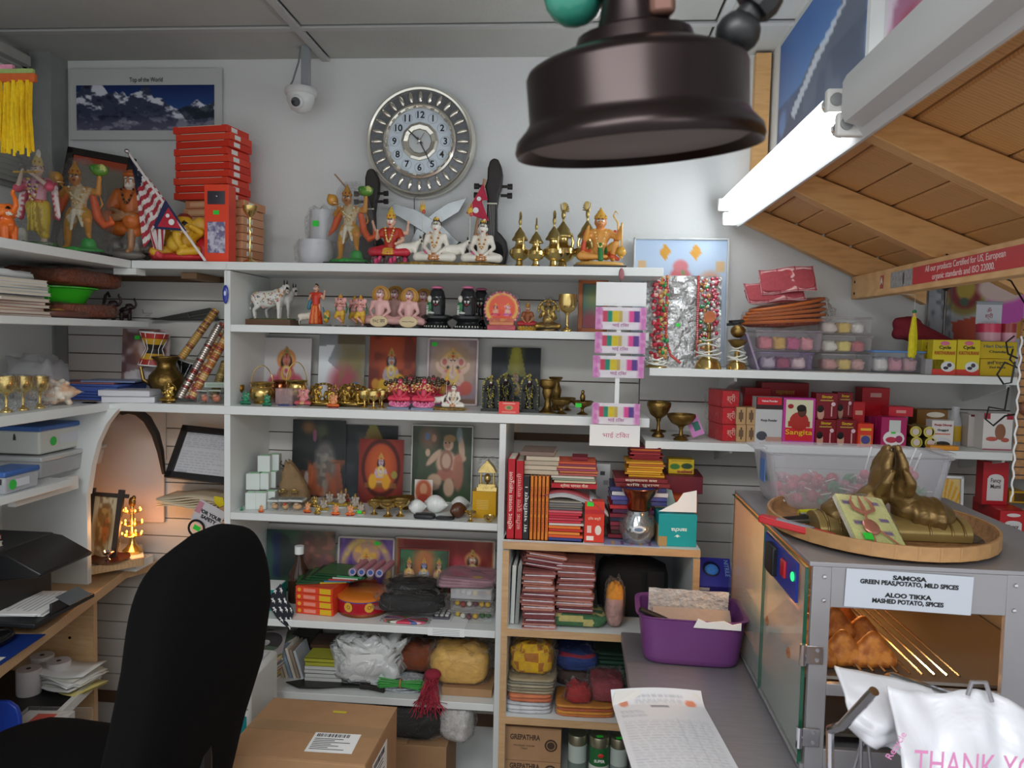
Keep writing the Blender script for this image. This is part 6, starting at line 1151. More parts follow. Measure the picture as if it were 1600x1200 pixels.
for i in range(46):a=random.random()*6.3;k=math.sqrt(random.random())*.011;y0=math.cos(a)*k;z0=math.sin(a)*k;mb.tube([(-.065+random.uniform(-.006,.006),y0*1.6,z0*1.5),(0,y0*.7,z0*.7),(.065+random.uniform(-.006,.006),y0*1.6,z0*1.5)],.0016,4,random.choice(['3f9a48','2f8a3c','6ab868','4aa850','a8d0a0']))
mb.build('straws',VC,t)['kind']='stuff';MB().tube([(0,math.cos(a)*.0115,math.sin(a)*.0115) for a in [2*pi*i/14 for i in range(14)]],.003,6,closed=True).build('tie',mat('tan_tie','b0804c',.7),t)
t=T('red_tassel','tangle of dark red threads hanging over the shelf edge','tassel',(0,0,0));mb=MB();a0=at(676,1060,-.27)
for i in range(90):
    p0=a0+V3(random.uniform(-.02,.02),random.uniform(-.03,.03),random.uniform(-.01,.02));p1=V3(a0.x+random.uniform(-.035,.03),-.307+random.uniform(-.015,.004),Z6+random.uniform(0.0,.02));p2=V3(p1.x+random.uniform(-.03,.03),-.308-random.random()*.012,Z6-random.uniform(.0,.05));mb.tube([p0,p1,p2],.0011,4,random.choice(['9c2438','b02c40','7c1c2c']))
mb.build('threads',VCC,t)['kind']='stuff';MB().ell(a0+V3(0,0,.012),(.026,.025,.016),'8c2034').build('knot',VCC,t)
t=T('curved_knife','dark-bladed curved knife lying at the front of the sixth shelf','knife',(0,0,0));q=lambda a,b:(xs(a,-.27,Z6) ,at(a,b,-.27).z)
MB().prism([(xs(a,-.27,Z6),b) for a,b in ((445,-.262),(470,-.235),(510,-.232),(535,-.245),(565,-.25),(565,-.262),(530,-.268),(500,-.285),(470,-.29))],Z6+.009,Z6+.013,axis='z').build('blade',mat('dark_blade','3a3c36',.35,.7),t,smooth=0,bevel=.0008)
MB().tube([(xs(563,-.258,Z6),-.257,Z6+.011),(xs(578,-.262,Z6),-.26,Z6+.011),(xs(600,-.27,Z6),-.27,Z6+.011)],[.009,.008,.010],10).build('handle',BLACKW,t)
# ================================================================ UNDER THE LAST SHELF, CARTON AND CHAIR
t=T('brown_box','open brown box holding the black bundle, near the floor','box',(xs(650,-.2,.2),-.19,.062));MB().box((0,0,.12),(.22,.2,.24)).build('carton',CARD,t,bevel=.0015);MB().box((-.06,-.06,.244),(.1,.08,.004)).build('flap',CARD,t,rot=None)
bag('wrapped_bundle','large glossy black bundle in plastic below the last shelf','bundle',586,706,1108,-.2,.307,.19,'1c2022',wrap=WRAP,amp=.16,inm=BLK,h=.115)
bag('white_packet','white patterned packet in plastic beside the large black bundle','packet',686,742,1106,-.25,.31,.08,'cdcac6',wrap=WRAP,amp=.12,h=.12,rz=-.4)
t=T('shipping_carton','large taped brown shipping carton with white labels in the foreground','carton',(0,0,0));fz=.335;tz=.60
q=[at(372,1138,-.88),at(556,1160,-.88)];W0=.335;cx=-.595
cb=T('x','x','x');bpy.data.objects.remove(cb)
t.location=(-.605,-.74,.0);t.rotation_euler.z=-.03;w,d=.33,.27;fz=.28;tz=.575;hh=tz-fz;mb=MB().box((0,0,(fz+tz)/2),(w,d,hh));mb.build('body',CARD,t,bevel=.003)
for sy in (-1,1):MB().box((0,sy*d*.25,tz+.0018),(w,d*.497,.003)).build('flap',CARD,t)
MB().box((0,0,tz+.004),(w,.045,.0006)).build('tape',mat('parcel_tape','a3835f',.3),t)
def label(name,w_,h_,loc,rot,rows,par,bars=True):
    l=MB().box((0,0,0),(w_,h_,.0006)).build(name,PAPER,par,loc,rot);g=mat('label_ink','4a4c50',.7);mb=MB()
    if bars:
        x=-w_*.42
        while x<w_*.3:b=random.choice([.0012,.002,.003]);mb.box((x,h_*.36,.0005),(b,h_*.16,.0004));x += b+random.choice([.0012,.0022])
    for k in range(rows):ww=w_*random.uniform(.3,.8);mb.box((-w_*.44+ww/2,h_*(.18-.62*k/rows),.0005),(ww,h_*.03,.0004))
    o=mb.build('label_print',g,l);o['kind']='stuff';return l
label('label',.13,.075,(-.025,-d/2-.0006,tz-.085),(pi/2,0,0),6,t);label('label',.11,.085,(.065,-.06,tz+.0045),(0,0,.05),7,t);label('label',.12,.09,(w/2+.0006,-.02,tz-.075),(pi/2,0,pi/2),6,t);MB().box((.03,.085,tz+.0042),(.035,.009,.0006),'d0c03c').build('yellow_tape',VCP,t)
t=T('low_stool','reddish brown low stool under the shipping carton','stool',(-.62,-.74,0));MB().box((0,0,.262),(.42,.32,.03)).build('seat',mat('red_wood','8c4a2c',.5,noise=.15),t,bevel=.004);[MB().tube([(sx*.18,sy*.13,0),(sx*.18,sy*.13,.25)],.016,10).build('leg',MC['red_wood'],t) for sx in (-1,1) for sy in (-1,1)]
x=at(386,1100,-.5).x;t=T('white_machine','white appliance with a teal label between chair and carton','appliance',(x-.015,-.45,.3));MB().box((0,0,.15),(.09,.2,.30)).build('body',mat('appliance_white','d6dad8',.4),t,bevel=.012);MB().box((.018,-.101,.17),(.035,.002,.05),'1c8a90').build('label',VCP,t);MB().box((-.0,-.101,.215),(.08,.002,.003),'8a9090').build('seam',VCP,t);MB().box((0,.0,.302),(.06,.15,.006),'c0c4c4').build('lid',VCP,t,bevel=.002)
st=T('floor_crate','dark crate on the floor under the white appliance','crate',(x-.015,-.45,0));MB().box((0,0,.15),(.14,.22,.298)).build('body',mat('dark_crate','4a4440',.7),st,bevel=.004)
# ================================================================ BOOKS ON THE LOW BOOKCASE
def book(label,px0,px1,pyt,y,zb,col,title=None,tc='f0e4d0',d=.13,group=None,ts=.6):
    x,w,h=dims(px0,px1,pyt,y,zb);t=T('book',label,'book',(x,y,zb),0,group)
    MB().box((0,.001,h/2),(w-.0005,.002,h),col).box((-w/2+.001,d/2,h/2),(.0016,d,h),col).box((w/2-.001,d/2,h/2),(.0016,d,h),col).build('cover',VCP,t,smooth=0);MB().box((0,d/2+.001,h/2),(w-.004,d-.004,h-.006)).build('pages',CREAM,t,smooth=0)
    if title:txt(title,w*ts,ink(tc),t,(0,-.0006,h*.48),(pi/2,-pi/2,0),width=h*.72)
    return t
yb=-.40
p=Pic(50,8,'d8c08c','d0a868');[p.ell(.08+.14*k,.5,.06,.45,'d8743c',.8,.4) for k in range(7)]
t=T('printed_sheet','flower-patterned sheet lying under the books','paper',(xs(850,-.36,ZB),-.36,ZB+.0006));MB().box((0,0,.0004),(.225,.10,.0008)).build('sheet',PAPER,t);link('print',p.mesh('print',.22,.05,.0003),VCP,t,(0,-.047,.0008),(-pi/2,0,0))
zb=ZB+.002
book('leftmost tall red book with white spine lettering',791,804,717,yb,zb,'b4202c','श्रीमद भागवत महापुराण','f0dcd0')
book('second tall red book with white spine lettering, beside the black one',804,817,720,yb,zb,'b01e28','सटीक दुर्गा सप्तशती','e0a8a0')
book('black book with white spine lettering between red and orange books',816,827,744,yb,zb,'2c2a2c','मा भवितव्य ।','f0f0ec')
for i in range(5):book(('first','second','third','fourth','fifth')[i]+' orange book from the black book',827+6*i,833+6*i,744,yb,zb,('d8802c','d2782a')[i%2],'नित्य कर्म पूजा','b4382c',group='orange books')
def zat(py,x,y):return zs(py,x,y)
def heap(px0,px1,pytop,pybot,y,d,cols,label,group,titles=(),jit=.006,zmin=None,name='booklet',pages=True):
    x0,x1=xs(px0,y,zb),xs(px1,y,zb);x=(x0+x1)/2;z0=zmin if zmin is not None else zs(pybot,x,y);z1=zs(pytop,x,y);n=len(cols);hh=(z1-z0)/n
    for i in range(n):
        w=(x1-x0)*random.uniform(.93,1);lay(name,ORD[n-1-i]+' '+label,'booklet' if name != 'book' else 'book',x+random.uniform(-jit,jit),y+d/2+random.uniform(0,jit),z0+hh*i,w,d,hh*.97,cols[i],random.uniform(-.04,.04),group,hh>.004 and pages,titles[i] if i<len(titles) else None)
    return z0+hh*n
def titled(x):return x
ztop=zs(744,xs(835,yb,zb),yb)+.0015
heap(813,868,706,744,-.385,.12,['b8ac98','c0b4a0','b0a490','bcb09c','7e6a60'],'notebook of the beige pile lying across the upright books','beige notebooks',zmin=ztop)
z1=heap(853,908,822,842,-.40,.12,['3c4c8c','d85a34','e08a3c','c83c34','e0742c'],'thin orange booklet at the foot of the central pile','orange booklets',zmin=zb)
z1=heap(853,908,798,822,-.40,.12,['d8d0c8','c83848','c84858','b83040','c83848','d0606c'],'thin red booklet in the lower central pile','red booklets',zmin=z1)
z1=heap(852,909,783,798,-.395,.12,['6a6a6c','8a8478','77787a','9a9488'],'grey booklet in the central pile','grey booklets',zmin=z1)
x=xs(898,-.38,z1);zz=z1
t=T('magazine','white magazine drooping to the right from the central pile','magazine',(x,-.325,zz));fx=lambda u:-.09+.18*u
for k in range(7):MB().grid(14,2,lambda u,v,k=k:(fx(u)+.002*(k%3),(v-.5)*.14-.001*k,.0022*k+.001-(.038+.002*k)*max(0,(u-.55)/.45) ** 2+.012*math.sin(pi*min(1,u*1.6))),('c8ccd0','b8bcc4','a04c54')[0 if k<4 else 1 if k<6 else 2]).build('page',VCP,t,fix=False,smooth=80).modifiers.new('thickness','SOLIDIFY').thickness=.0018
zz += .034
z1=heap(857,929,756,765,-.39,.12,['b02430'],'wide red book above the drooping magazine',None,['श्रीमद भागवत गीता'],zmin=zz)
bpy.data.objects['booklet'].name
z1=heap(860,928,744,756,-.385,.11,['c8c0a0','8a9c8c','c8c4b8'],'pale booklet above the wide red book','pale booklets',zmin=z1)
z1=heap(866,930,722,744,-.38,.10,['b05a54','c87a4c','a04860','d88a5a','8a3c50','c8583c'],'small pinkish booklet near the top of the central pile','small pinkish booklets',zmin=z1)
heap(889,915,714,722,-.36,.06,['7c2430'],'little maroon book crowning the central pile',None,zmin=z1)
t,w,h=rbox('red_packet','small red packet with green sticker below the drooping magazine','packet',913,944,784,-.40,zb,.04,'d03c2c');sticker(t,(-.012,-.0206,h*.94));MB().box((0,-.0205,h*.75),(w*.98,.0006,.012),'b82c30').ell((w*.2,-.0205,h*.3),(.009,.001,.014),'e0d8d0',12,6).box((-w*.25,-.0206,h*.32),(.012,.0006,.02),'e0c0b8').box((-w*.2,-.0206,h*.1),(.02,.0006,.012),'e8dcd4').build('front_print',VCP,t);txt('दिया बत्ती',.009,ink('f0d8c0'),t,(0,-.0212,h*.58))
t,w,h=rbox('white_carton','tall white carton standing behind the central book pile','carton',930,952,725,-.2,zb,.03,'cfcfd0');MB().box((-.002,-.0155,h*.85),(.014,.0006,.012),'4a4a50').box((.008,-.0155,h*.7),(.014,.0006,.014),'a0a0a8').build('front_print',VCP,t)
z1=heap(952,1020,790,830,-.36,.12,['7c2430','3c2420','6c2c34','8c3040','2c2c44','7c2838','50284a','b03038'],'dark book at the bottom of the right-hand pile behind the jar','dark books behind the jar',zmin=zb+.004,name='book')
z1=heap(954,1042,748,790,-.355,.13,['4a4a7c','5a5aa0','c8c4c8','3c3c6c','7c2c30','78242c'],'wide book in the middle of the right-hand pile','wide books',['','','','','शिव पुराण','सत्यनारायण कथा'],zmin=z1,name='book')
z1=heap(976,1034,722,749,-.33,.11,['d8a028','c89020','e0b03c','c8881c','d8a430','b86c2c','d0982c'],'yellow booklet of the right-hand pile','yellow booklets',zmin=z1)
heap(982,1031,699,722,-.3,.10,['8c2430','9c2c34','7c2028','a03438','8c2832','c86c30','6c1c28'],'maroon booklet at the top of the right-hand pile','maroon booklets',zmin=z1)
x=xs(1065,-.30,.99);t=lay('sheet_stack','stack of boxes and papers under the maroon volume behind the teal box','stack',x,-.2,zb,.10,.10,zs(773,x,-.3)-zb,'c8643c');zz=zs(773,x,-.3)
t=lay('book','thick maroon volume lying behind the teal box','book',x,-.21,zz,.12,.14,.05,'6c2430',-.03,None,True)
p=Pic(40,28,'d0b428');p.ell(.25,.5,.2,.2,'3a7a3c');p.ell(.72,.45,.22,.2,'2c4a34');p.rect(.1,.05,.9,.13,'8a7a2c',.7);p.rect(.35,.8,.95,.94,'8c3c2c',.7)
t,w,h=rbox('yellow_box','yellow box with green picture on the maroon volume','box',1045,1085,718,-.25,zz+.051,.05,'c8ac24',face=p);txt('म औषधि',.013,ink('8c2c3c'),t,(.01,-.0262,h*.13))
t=T('printed_sheet','pale blue printed sheet under the glass jar','paper',(xs(985,-.36,ZB),-.36,ZB+.0004));MB().box((0,0,.0005),(.15,.11,.001),'9aa0c8').build('sheet',VCP,t);[MB().box((-.05+.025*k,-.03,.0012),(.008,.04,.0004),('c8a868','7a5a8c','b87a90')[k%3]).build('stripe',VCP,t) for k in range(5)]
x,w,h=dims(968,1024,797,-.37,zb);r=w/2;t=T('glass_jar','bulbous plastic-wrapped silver jar under the copper bowl','jar',(x,-.365,zb));MB().lathe([(0,0),(r*.75,0),(r,h*.35),(r*.95,h*.6),(r*.6,h*.85),(r*.62,h),(0,h)],28).build('body',mat('silver_glass','aab0b2',.12,.75,noise=.2,nscale=30),t,smooth=60);blob(w*1.04,w*1.04,h*1.0,8,.08,sq=.8).build('plastic_wrap',WRAP,t,smooth=180);MB().ell((0,-r*.99,h*.5),(.018,.003,.011),'dce0e4',16,6).ell((0,-r*1.005,h*.5),(.014,.003,.007),'6a84a0',16,6).build('label',VCP,t)
jz=zb+h+.001;x,w,h=dims(969,1030,761,-.37,jz);r=w/2;t=T('copper_bowl','flared copper bowl standing on the glass jar','bowl',(x,-.365,jz));MB().lathe([(0,0),(r*.55,0),(r*.62,h*.1),(r*.6,h*.45),(r*.85,h*.75),(r,h*.98),(r*.97,h),(r*.8,h*.8),(r*.5,h*.5),(0,h*.3)],32).build('body',COPPER,t,smooth=60);MB().lathe([(r*.985,h*.95),(r*1.01,h*.97),(r*.985,h)],32).build('rim',COPPER,t)
x,w,h=dims(1027,1087,803,-.39,ZB);t=T('teal_carton','opened teal carton with torn white flaps','carton',(x,-.355,ZB+.0005),.04);MB().box((0,0,h/2),(w,.09,h),'1f9aa0').build('body',VCP,t,bevel=.001);MB().box((-w/2-.0004,-.01,h*.35),(.001,.07,h*.6),'a88c5c').box((-w*.38,-.0455,h*.16),(w*.22,.001,h*.3),'a88c5c').build('torn_patch',VCP,t)
MB().prism([(-w/2,h),(w/2,h),(w/2,h+.06),(w*.15,h+.052),(0,h+.028),(-w*.4,h+.005)],-.044,-.0425).build('flap',PAPER,t,smooth=0,rot=(-.12,0,0));MB().prism([(-w/2,h),(w*.1,h),(-w*.05,h+.05),(-w*.42,h+.062)],.040,.0415).build('flap',mat('grey_flap','a8b4ac',.7),t,smooth=0)
txt('sancha',.016,ink('d8eeee'),t,(.004,-.0458,h*.52),(pi/2,pi,0),bold=.0003);MB().prism([(-.009,h*.3),(0,h*.38),(.009,h*.3),(.004,h*.32),(0,h*.28),(-.004,h*.32)],-.0462,-.0456).build('leaf_mark',mat('mark_white','d8eeee',.6),t,smooth=0)
x=xs(800,-.4,ZBA)
for i in range(3):t=T('catalogue',('outer','middle','inner')[i]+' white catalogue standing at the left side of the cloth shelf','catalogue',(xs(793+7*i,-.39,ZBA),-.39,ZBA+.0005),0,'standing white catalogues',rot=(0,.02*i,0));MB().box((0,.10,.085),(.009,.2,.165)).build('pages',PAPER,t,bevel=.003);MB().box((0,-.001,.085),(.011,.004,.166),('a8aca8','c8ccc8','8a8e8c')[i]).build('spine',VCP,t,bevel=.001)
pc=['8c5450','a06a5c','743c40','b07c70']
def folded(label,x,y,z,w,d,h,rz,grp,seed,tx=0):
    t=T('folded_cloth',label,'cloth',(x,y,z),rz,grp,rot=(0,tx,rz));mb=MB();n=10
    prof=[(-.5,0),(.42,0),(.5,.25),(.5,.75),(.42,1),(-.5,1),(-.5,.72),(.3,.62),(.3,.38),(-.5,.28)]
    f=lambda q,yy:(q[0]*w,yy,q[1]*h+.003*mn.noise(V3(q[0]*4,yy*30,seed)));vs=[];m=8
    for j in range(m+1):vs += [f(q,-d/2+d*j/m) for q in prof]
    k=len(prof);fs=[(j*k+i,j*k+(i+1)%k,(j+1)*k+(i+1)%k,(j+1)*k+i) for j in range(m) for i in range(k)]+[tuple(range(k-1,-1,-1)),tuple(m*k+i for i in range(k))]
    mb.add(vs,fs);mb.c=[C(random.choice(pc)) for _ in fs];mb.build('cloth',VCC,t,smooth=50);MB().box((w*.02,-d/2-.0006,h*.5),(w*.9,.0012,h*.2),'c8bcc4').build('white_lining',VCC,t);return t
for nm,a,b,n,pt,grp,y in (('left',815,868,9,894,'left pile of patterned cloths',-.36),('right',866,928,8,880,'right pile of patterned cloths',-.33)):
    x0,x1=xs(a,y-.06,.8),xs(b,y-.06,.8);z0=ZBA+(0 if nm == 'left' else .042);hh=(zs(pt,(x0+x1)/2,y-.06)-z0)/n
    for i in range(n):folded(ORD[n-1-i]+' folded patterned cloth of the '+nm+' pile',(x0+x1)/2+random.uniform(-.004,.004),y,z0+hh*i,(x1-x0)*random.uniform(.92,1.02),.12,hh*.96,random.uniform(-.06,.06),grp,i)
    if nm == 'left':
        for i in range(3):folded(ORD[2-i]+' slanting cloth on top of the left cloth pile',(x0+x1)/2+.005*i,y+.02,z0+hh*n+.014*i+.004,.115,.11,.013,.15,'slanting cloths',i+20,.16)
bag('green_package','green and gold cloth in clear plastic under the right cloth pile','package',832,955,945,-.345,ZBA,.12,'3c6a3c',wrap=WRAP,amp=.1,h=.041,cf=lambda u,v:'b8ac6a' if int(u*18+v*5)%4 == 0 else '3a6a40')
t=bag('black_bag','large soft black bag at the right of the cloth shelf','bag',932,1042,873,-.24,ZBA,.16,'0e0e10',amp=.05,sq=.5,inm=None,m=mat('black_cloth','0d0d0f',.9));MB().box((.06,-.085,.10),(.05,.01,.1)).build('side_pocket',MC['black_cloth'],t,bevel=.004)
bag('orange_bundle','orange cloth bundle in plastic beside the purple tub','bundle',944,976,905,-.36,ZBA+.001,.08,'c8642c',wrap=WRAP,amp=.1,sq=.7,cf=lambda u,v:'d8902c' if v>.6 else 'b89088')
def flats(name,label,px0,px1,y,z,cols,d,grp,hh=.006,wrap=True):
    x0,x1=xs(px0,y-d/2,z),xs(px1,y-d/2,z)
    for i,c in enumerate(cols):
        t=T(name,ORD[len(cols)-1-i]+' '+label,'packet',((x0+x1)/2+random.uniform(-.003,.003),y,z+hh*i),random.uniform(-.05,.05),grp);blob((x1-x0)*.97,d,hh*1.02,i,.06,sq=.3,n=(20,8)).build('cloth',mat('flat_'+c,c,.7,noise=.1),t,smooth=180)
        if wrap:blob((x1-x0),d*1.03,hh*1.06,i,.1,sq=.3,n=(20,8)).build('plastic_sleeve',WRAP,t,smooth=80)
    return z+hh*len(cols)
q=flats('white_packet','white packet at the lower left of the bag shelf',787,861,-.34,ZBB,['c8c8cc','d4d4d6','c0c4c8'],.13,'white flat packets',.011)
q=flats('orange_packet','orange packet lying on the white flat packets',792,864,-.34,q,['c87048','d0784c'],.13,'orange flat packets',.011)
q=flats('silver_packet','gold-edged packet in the stack beneath the yellow bag',789,868,-.33,q,['a89c80','8a8068','b0a488','8c8878','a89a7c'],.14,'gold-edged packets',.0085)
bag('yellow_bag','yellow string bag over a clear bag on the left of the bag shelf','bag',796,868,998,-.33,q+.0,.12,'c89a1c',wrap=WRAP,amp=.2,cf=lambda u,v:('d0a420','a86a28')[int(u*22+v*9)%3 == 0])
q=flats('orange_packet','orange-yellow packet in the fanned pile at the bag shelf front',866,962,-.34,ZBB,['c8702c','d8902c','b85a2c','c8842c'],.13,'fanned orange packets',.008)
bag('red_packet','red wrapped sweets between the silver stack and the maroon bag','packet',884,926,1066,-.37,q,.06,'9c2c2c',wrap=WRAP,amp=.25);bag('maroon_bag','maroon cloth in clear plastic at right of the bag shelf','bag',917,978,1051,-.33,q,.12,'8c3c44',wrap=WRAP,amp=.12)
q2=flats('green_folder','dark green folder at the back right of the bag shelf',925,990,-.13,ZBB,['24402f','2c4a38','1f3a2c','28503c','2c4a38','203c30','2a5040','24402f','2c4a38'],.2,'dark green folders',.013,False)
bag('blue_bag','blue and red cloth bag in the middle of the bag shelf','bag',866,936,1006,-.2,ZBB+.06,.12,'2c4484',wrap=WRAP,amp=.2,cf=lambda u,v:'a03044' if .55<v<.72 and .6<u<.9 else '2c4484');bag('grey_bundle','grey cloth bundle supporting the blue bag','bundle',868,924,1065,-.17,ZBB,.12,'5a4a44',amp=.12,h=.06)
for i,(pt,z0) in enumerate(((1190,ZBC),(1137,None))):
    x,w,h=dims(783,876,pt,-.39,ZBC);z0=ZBC if i == 0 else ZBC+hprev+.001;h=(zs(pt,x,-.39)-z0);hprev=h
    t=T('incense_carton',('lower','upper')[i]+' brown carton printed with block lettering on the bottom bookcase shelf','carton',(x,-.27,z0),0,'brown incense cartons');MB().box((0,0,h/2),(w,.24,h)).build('body',CARD,t,bevel=.0015)
    txt('GREPATHRA',.021,ink('4a3428'),t,(-.018,-.1206,h*.7),width=.085,bold=.0007);txt('Himalayan Incense\nNepal',.008,ink('5a4434'),t,(-.02,-.1206,h*.42));MB().lathe([(0,0),(.018,0),(.018,.0005),(0,.0005)],20,'4a3a30').lathe([(.011,.0005),(.013,.0005),(.013,.0008),(.011,.0008)],20,'a98562').build('round_mark',VCP,t,(w*.33,-.1203,h*.5),(pi/2,0,0))
    if i:[MB().prism([(-w/2,h),(-.002,h),(-.01,h+.012),(-w/2+.012,h+.02)] if s<0 else [(.002,h),(w/2,h),(w/2-.004,h+.008),(.012,h+.022)],-.118,-.116).build('flap',CARD,t,smooth=0,rot=(-.2,0,0)) for s in (-1,1)]
for i,(a,b,yy) in enumerate(((887,917,-.36),(920,952,-.37),(953,981,-.365))):
    x,w,h=dims(a,b,1150+3*i,yy-.02,ZBC);r=w/2;t=T('food_tin',('left','middle','right')[i]+' silver-lidded tin with green label on the bottom bookcase shelf','tin',(x,yy,ZBC),0,'silver-lidded tins');MB().lathe([(0,0),(r,0),(r,h*.78),(0,h*.78)],24,'b8c4bc' if i != 1 else '2c6a3c').build('body',VCP,t);MB().lathe([(0,h*.76),(r*.96,h*.78),(r,h*.82),(r,h*.97),(r*.96,h),(r*.85,h*.985),(0,h*.98)],24).build('lid',mat('lid_silver','a8a890',.3,.8),t);MB().lathe([(r*1.005,h*.1),(r*1.005,h*.4)],24,('6c7c74','d0d4cc','7c8c84')[i]).build('label',VCP,t)
    if i:sticker(t,(0,-r*.3,h*.99),rot=(0,0,.3))
    if i == 1:txt('SUPER',.011,ink('e8ece4'),t,(0,-r*1.02,h*.52),width=.03,bold=.0004);MB().ell((.004,-r*1.0,h*.64),(.009,.002,.006),'c83c34',12,6).build('red_mark',VCP,t)
# ================================================================ LEFT RETURN, NICHE, DESK, CHAIR
def lft(px,x,z):return V3(x,on_left(px,x,z),z)
def lh(pyt,p):return zs(pyt,p.x,p.y)-p.z
for px,l in ((10,'leftmost'),(36,'middle'),(62,'right')):
    b=lft(px,-1.46,Z3);h=lh(588,b);t=T('wrapped_goblet',l+' plastic-wrapped brass goblet on the left shelf beside the shells','goblet',b,0,'plastic-wrapped goblets');r=.024
    for nm,pr in zip(('foot','cup'),VP['goblet']):MB().lathe([(a*r,c*h) for a,c in pr],18).build(nm,GOLD,t,smooth=50)
    blob(r*2.6,r*2.5,h*1.05,px,.08).build('plastic_wrap',WRAP,t,smooth=180)
b=lft(98,-1.46,Z3);shell('large speckled conch shell on the left shelf',hB,.135,lh(592,b),0,b.y,Z3,.5,x=b.x)
b=lft(143,-1.53,Z3);b=V3(xs(143,-.345,Z3+.03),-.345,Z3);shell('smaller cream spiky shell beside the speckled conch',hB,.075,0,.06,b.y,Z3,-.6,x=b.x);bpy.data.objects['conch_shell.005'].data=bpy.data.objects['conch_shell.005'].data.copy();bpy.data.objects['conch_shell.005'].data.materials[0]=mat('cream_shell','e8dcae',.45)
b=lft(60,-1.64,Z3);t=T('cloth_bag','grey-white bag slumped behind the wrapped goblets','bag',b);blob(.16,.12,.13,4,.2).build('body',HAZY,t,smooth=180);blob(.12,.09,.06,5,.2,col='b07850').build('contents',VCC,t,smooth=180)
b=lft(138,-1.56,Z3);t=T('blue_basket','blue plastic mesh basket with flat packets, left of brown print','basket',(b.x+.02,-.16,Z3));t.scale.z=.72;mb=MB();BL=mat('blue_plastic','4a64b0',.45)
for s in (-1,1):mb.box((0,s*.095,.03),(.27,.005,.06));mb.box((s*.1325,0,.03),(.005,.19,.06))
mb.box((0,0,.004),(.26,.19,.006)).build('body',BL,t);[MB().box((.0,-.0985,.012+.012*k),(.25,.001,.004),'2c3c7c').build('slot_row',VCP,t) for k in range(4)];MB().box((0,0,.064),(.285,.21,.008)).build('rim',BL,t,bevel=.003)
bpy.data.objects.remove(t.children[-1])
for k in range(3):MB().box((-.03+.05*k,-.02,.044+.006*k),(.16,.12,.005),('8c7a9c','b06a5c','7a8ab0')[k]).build('packet',VCP,T('flat_packet',('lower','middle','upper')[k]+' flat packet lying in the blue mesh basket','packet',t.location,.1*k))
z2=1.558;b=lft(-14,-1.49,z2);cols=['8c4a44','c8b0a8','b85a3c','d8d4cc','9c3c3c','c8c0b8','3c4c7c','d8d8d4','6c8ca8','e0e0dc','d0d4d8','e4e6e4'];z=z2
for i,c in enumerate(cols):
    hh=(.007,.008,.009)[i%3];lay('magazine',ORD[11-i]+' magazine of the pile at far left of the second left shelf','magazine',b.x+random.uniform(-.01,.01),b.y+random.uniform(-.01,.01),z,.17,.2,hh,c,random.uniform(-.1,.1),'left shelf magazines',True);z += hh
t=T('white_packet','white plastic packet on the left magazine pile','packet',(b.x,b.y,z));blob(.16,.17,.022,3,.12).build('body',mat('white_film','d4d8d6',.35),t,smooth=180)
WK=mat('wicker_brown','7a4028',.55,noise=.35,nscale=60,bump=.8,bscale=120)
c0=lft(97,-1.50,z2);z=z2+.002
for i,(dz,w,d,l) in enumerate(((.042,.21,.24,'bottom wrapped wicker piece under the green tray'),(.05,.22,.26,'upper wrapped wicker piece on the green tray'))):
    if i == 1:
        g=T('green_tray','bright green plastic tray between the wicker pieces','tray',(c0.x-.02,c0.y,z));GP=mat('green_plastic','3cc028',.3);MB().lathe([(0,0),(.075,0),(.10,.04),(.112,.042),(.112,.046),(.097,.045),(.072,.006),(0,.006)],28).build('tray',GP,g);MB().prism([(-.02,.044),(.06,.044),(.055,.0),(.0,.01)],-.108,-.104).build('loose_flap',GP,g,smooth=0);z += .047
    t=T('wicker_bundle',l,'wicker',(c0.x,c0.y+.01,z));blob(w,d*1.1,dz,i,.15,sq=.4).build('wicker',WK,t,smooth=180);blob(w*1.06,d*1.2,dz*1.08,i+5,.2).build('plastic_wrap',WRAP,t,smooth=180);z += dz+.001
p=lft(105,-1.42,z2);t=T('wooden_sandal','flat wrapped wooden piece in front of the wicker','sandal',(p.x,p.y,z2));blob(.05,.17,.022,7,.06,col='6a4238').build('sole',VC,t,smooth=180);blob(.03,.04,.026,8,.05,col='a87838').build('strap',VC,t,(0,-.04,0),smooth=180)
DW=mat('dark_carved','2c1614',.45,noise=.2)
for px,s,l in ((172,1.0,'left dark carved elephant at the end of the left shelf'),(198,.9,'right dark carved elephant at the end of the left shelf')):
    p=lft(px,-1.47,z2);y_=max(p.y,-.44);t=inst('elephant','carved_elephant',l,'figurine',(p.x,p.y,z2),.085*s,.4,'dark carved elephants')
    for ch in t.children:ch.data=ch.data.copy();ch.data.materials.clear();ch.data.materials.append(DW)
p=lft(160,-1.5,z2);t=T('curved_cane','dark cane with curved handle standing behind the carved elephants','cane',(p.x-.02,p.y+.03,z2));MB().tube([(0,0,0),(.005,0,.05),(.012,0,.08),(.02,0,.09),(.026,0,.075)],[.005,.005,.005,.0045,.004],8).build('cane',DW,t)
def tub(label,px,x,z,w,d,h,lid,body=HAZY,grp=None,tag_=None):
    p=lft(px,x,z);t=T('lidded_box',label,'box',(x,p.y,z),0,grp);MB().box((0,0,h/2),(w,d,h),taper=1.06).build('body',body,t,bevel=.006);MB().box((0,0,h+.006),(w*1.1,d*1.08,.014)).build('lid',lid,t,bevel=.004)
    for s in (-1,1):MB().tube([(s*.03,-d/2-.003,h*.9),(s*.03,-d/2-.006,h*.6)],.004,6).build('latch',BLACK,t)
    if tag_:MB().box((w/2*1.03+.001,0,h*.55),(.001,d*.4,h*.45),'d0d4dc').build('label',VCP,t);MB().lathe([(0,0),(.013,0),(.013,.001),(0,.001)],16,'3cbc4c').build('round_label',VCP,t,(w/2*1.03+.001,-d*.3,h*.5),(0,pi/2,0))
    return t
BLU=mat('blue_lid','3c64a8',.4)
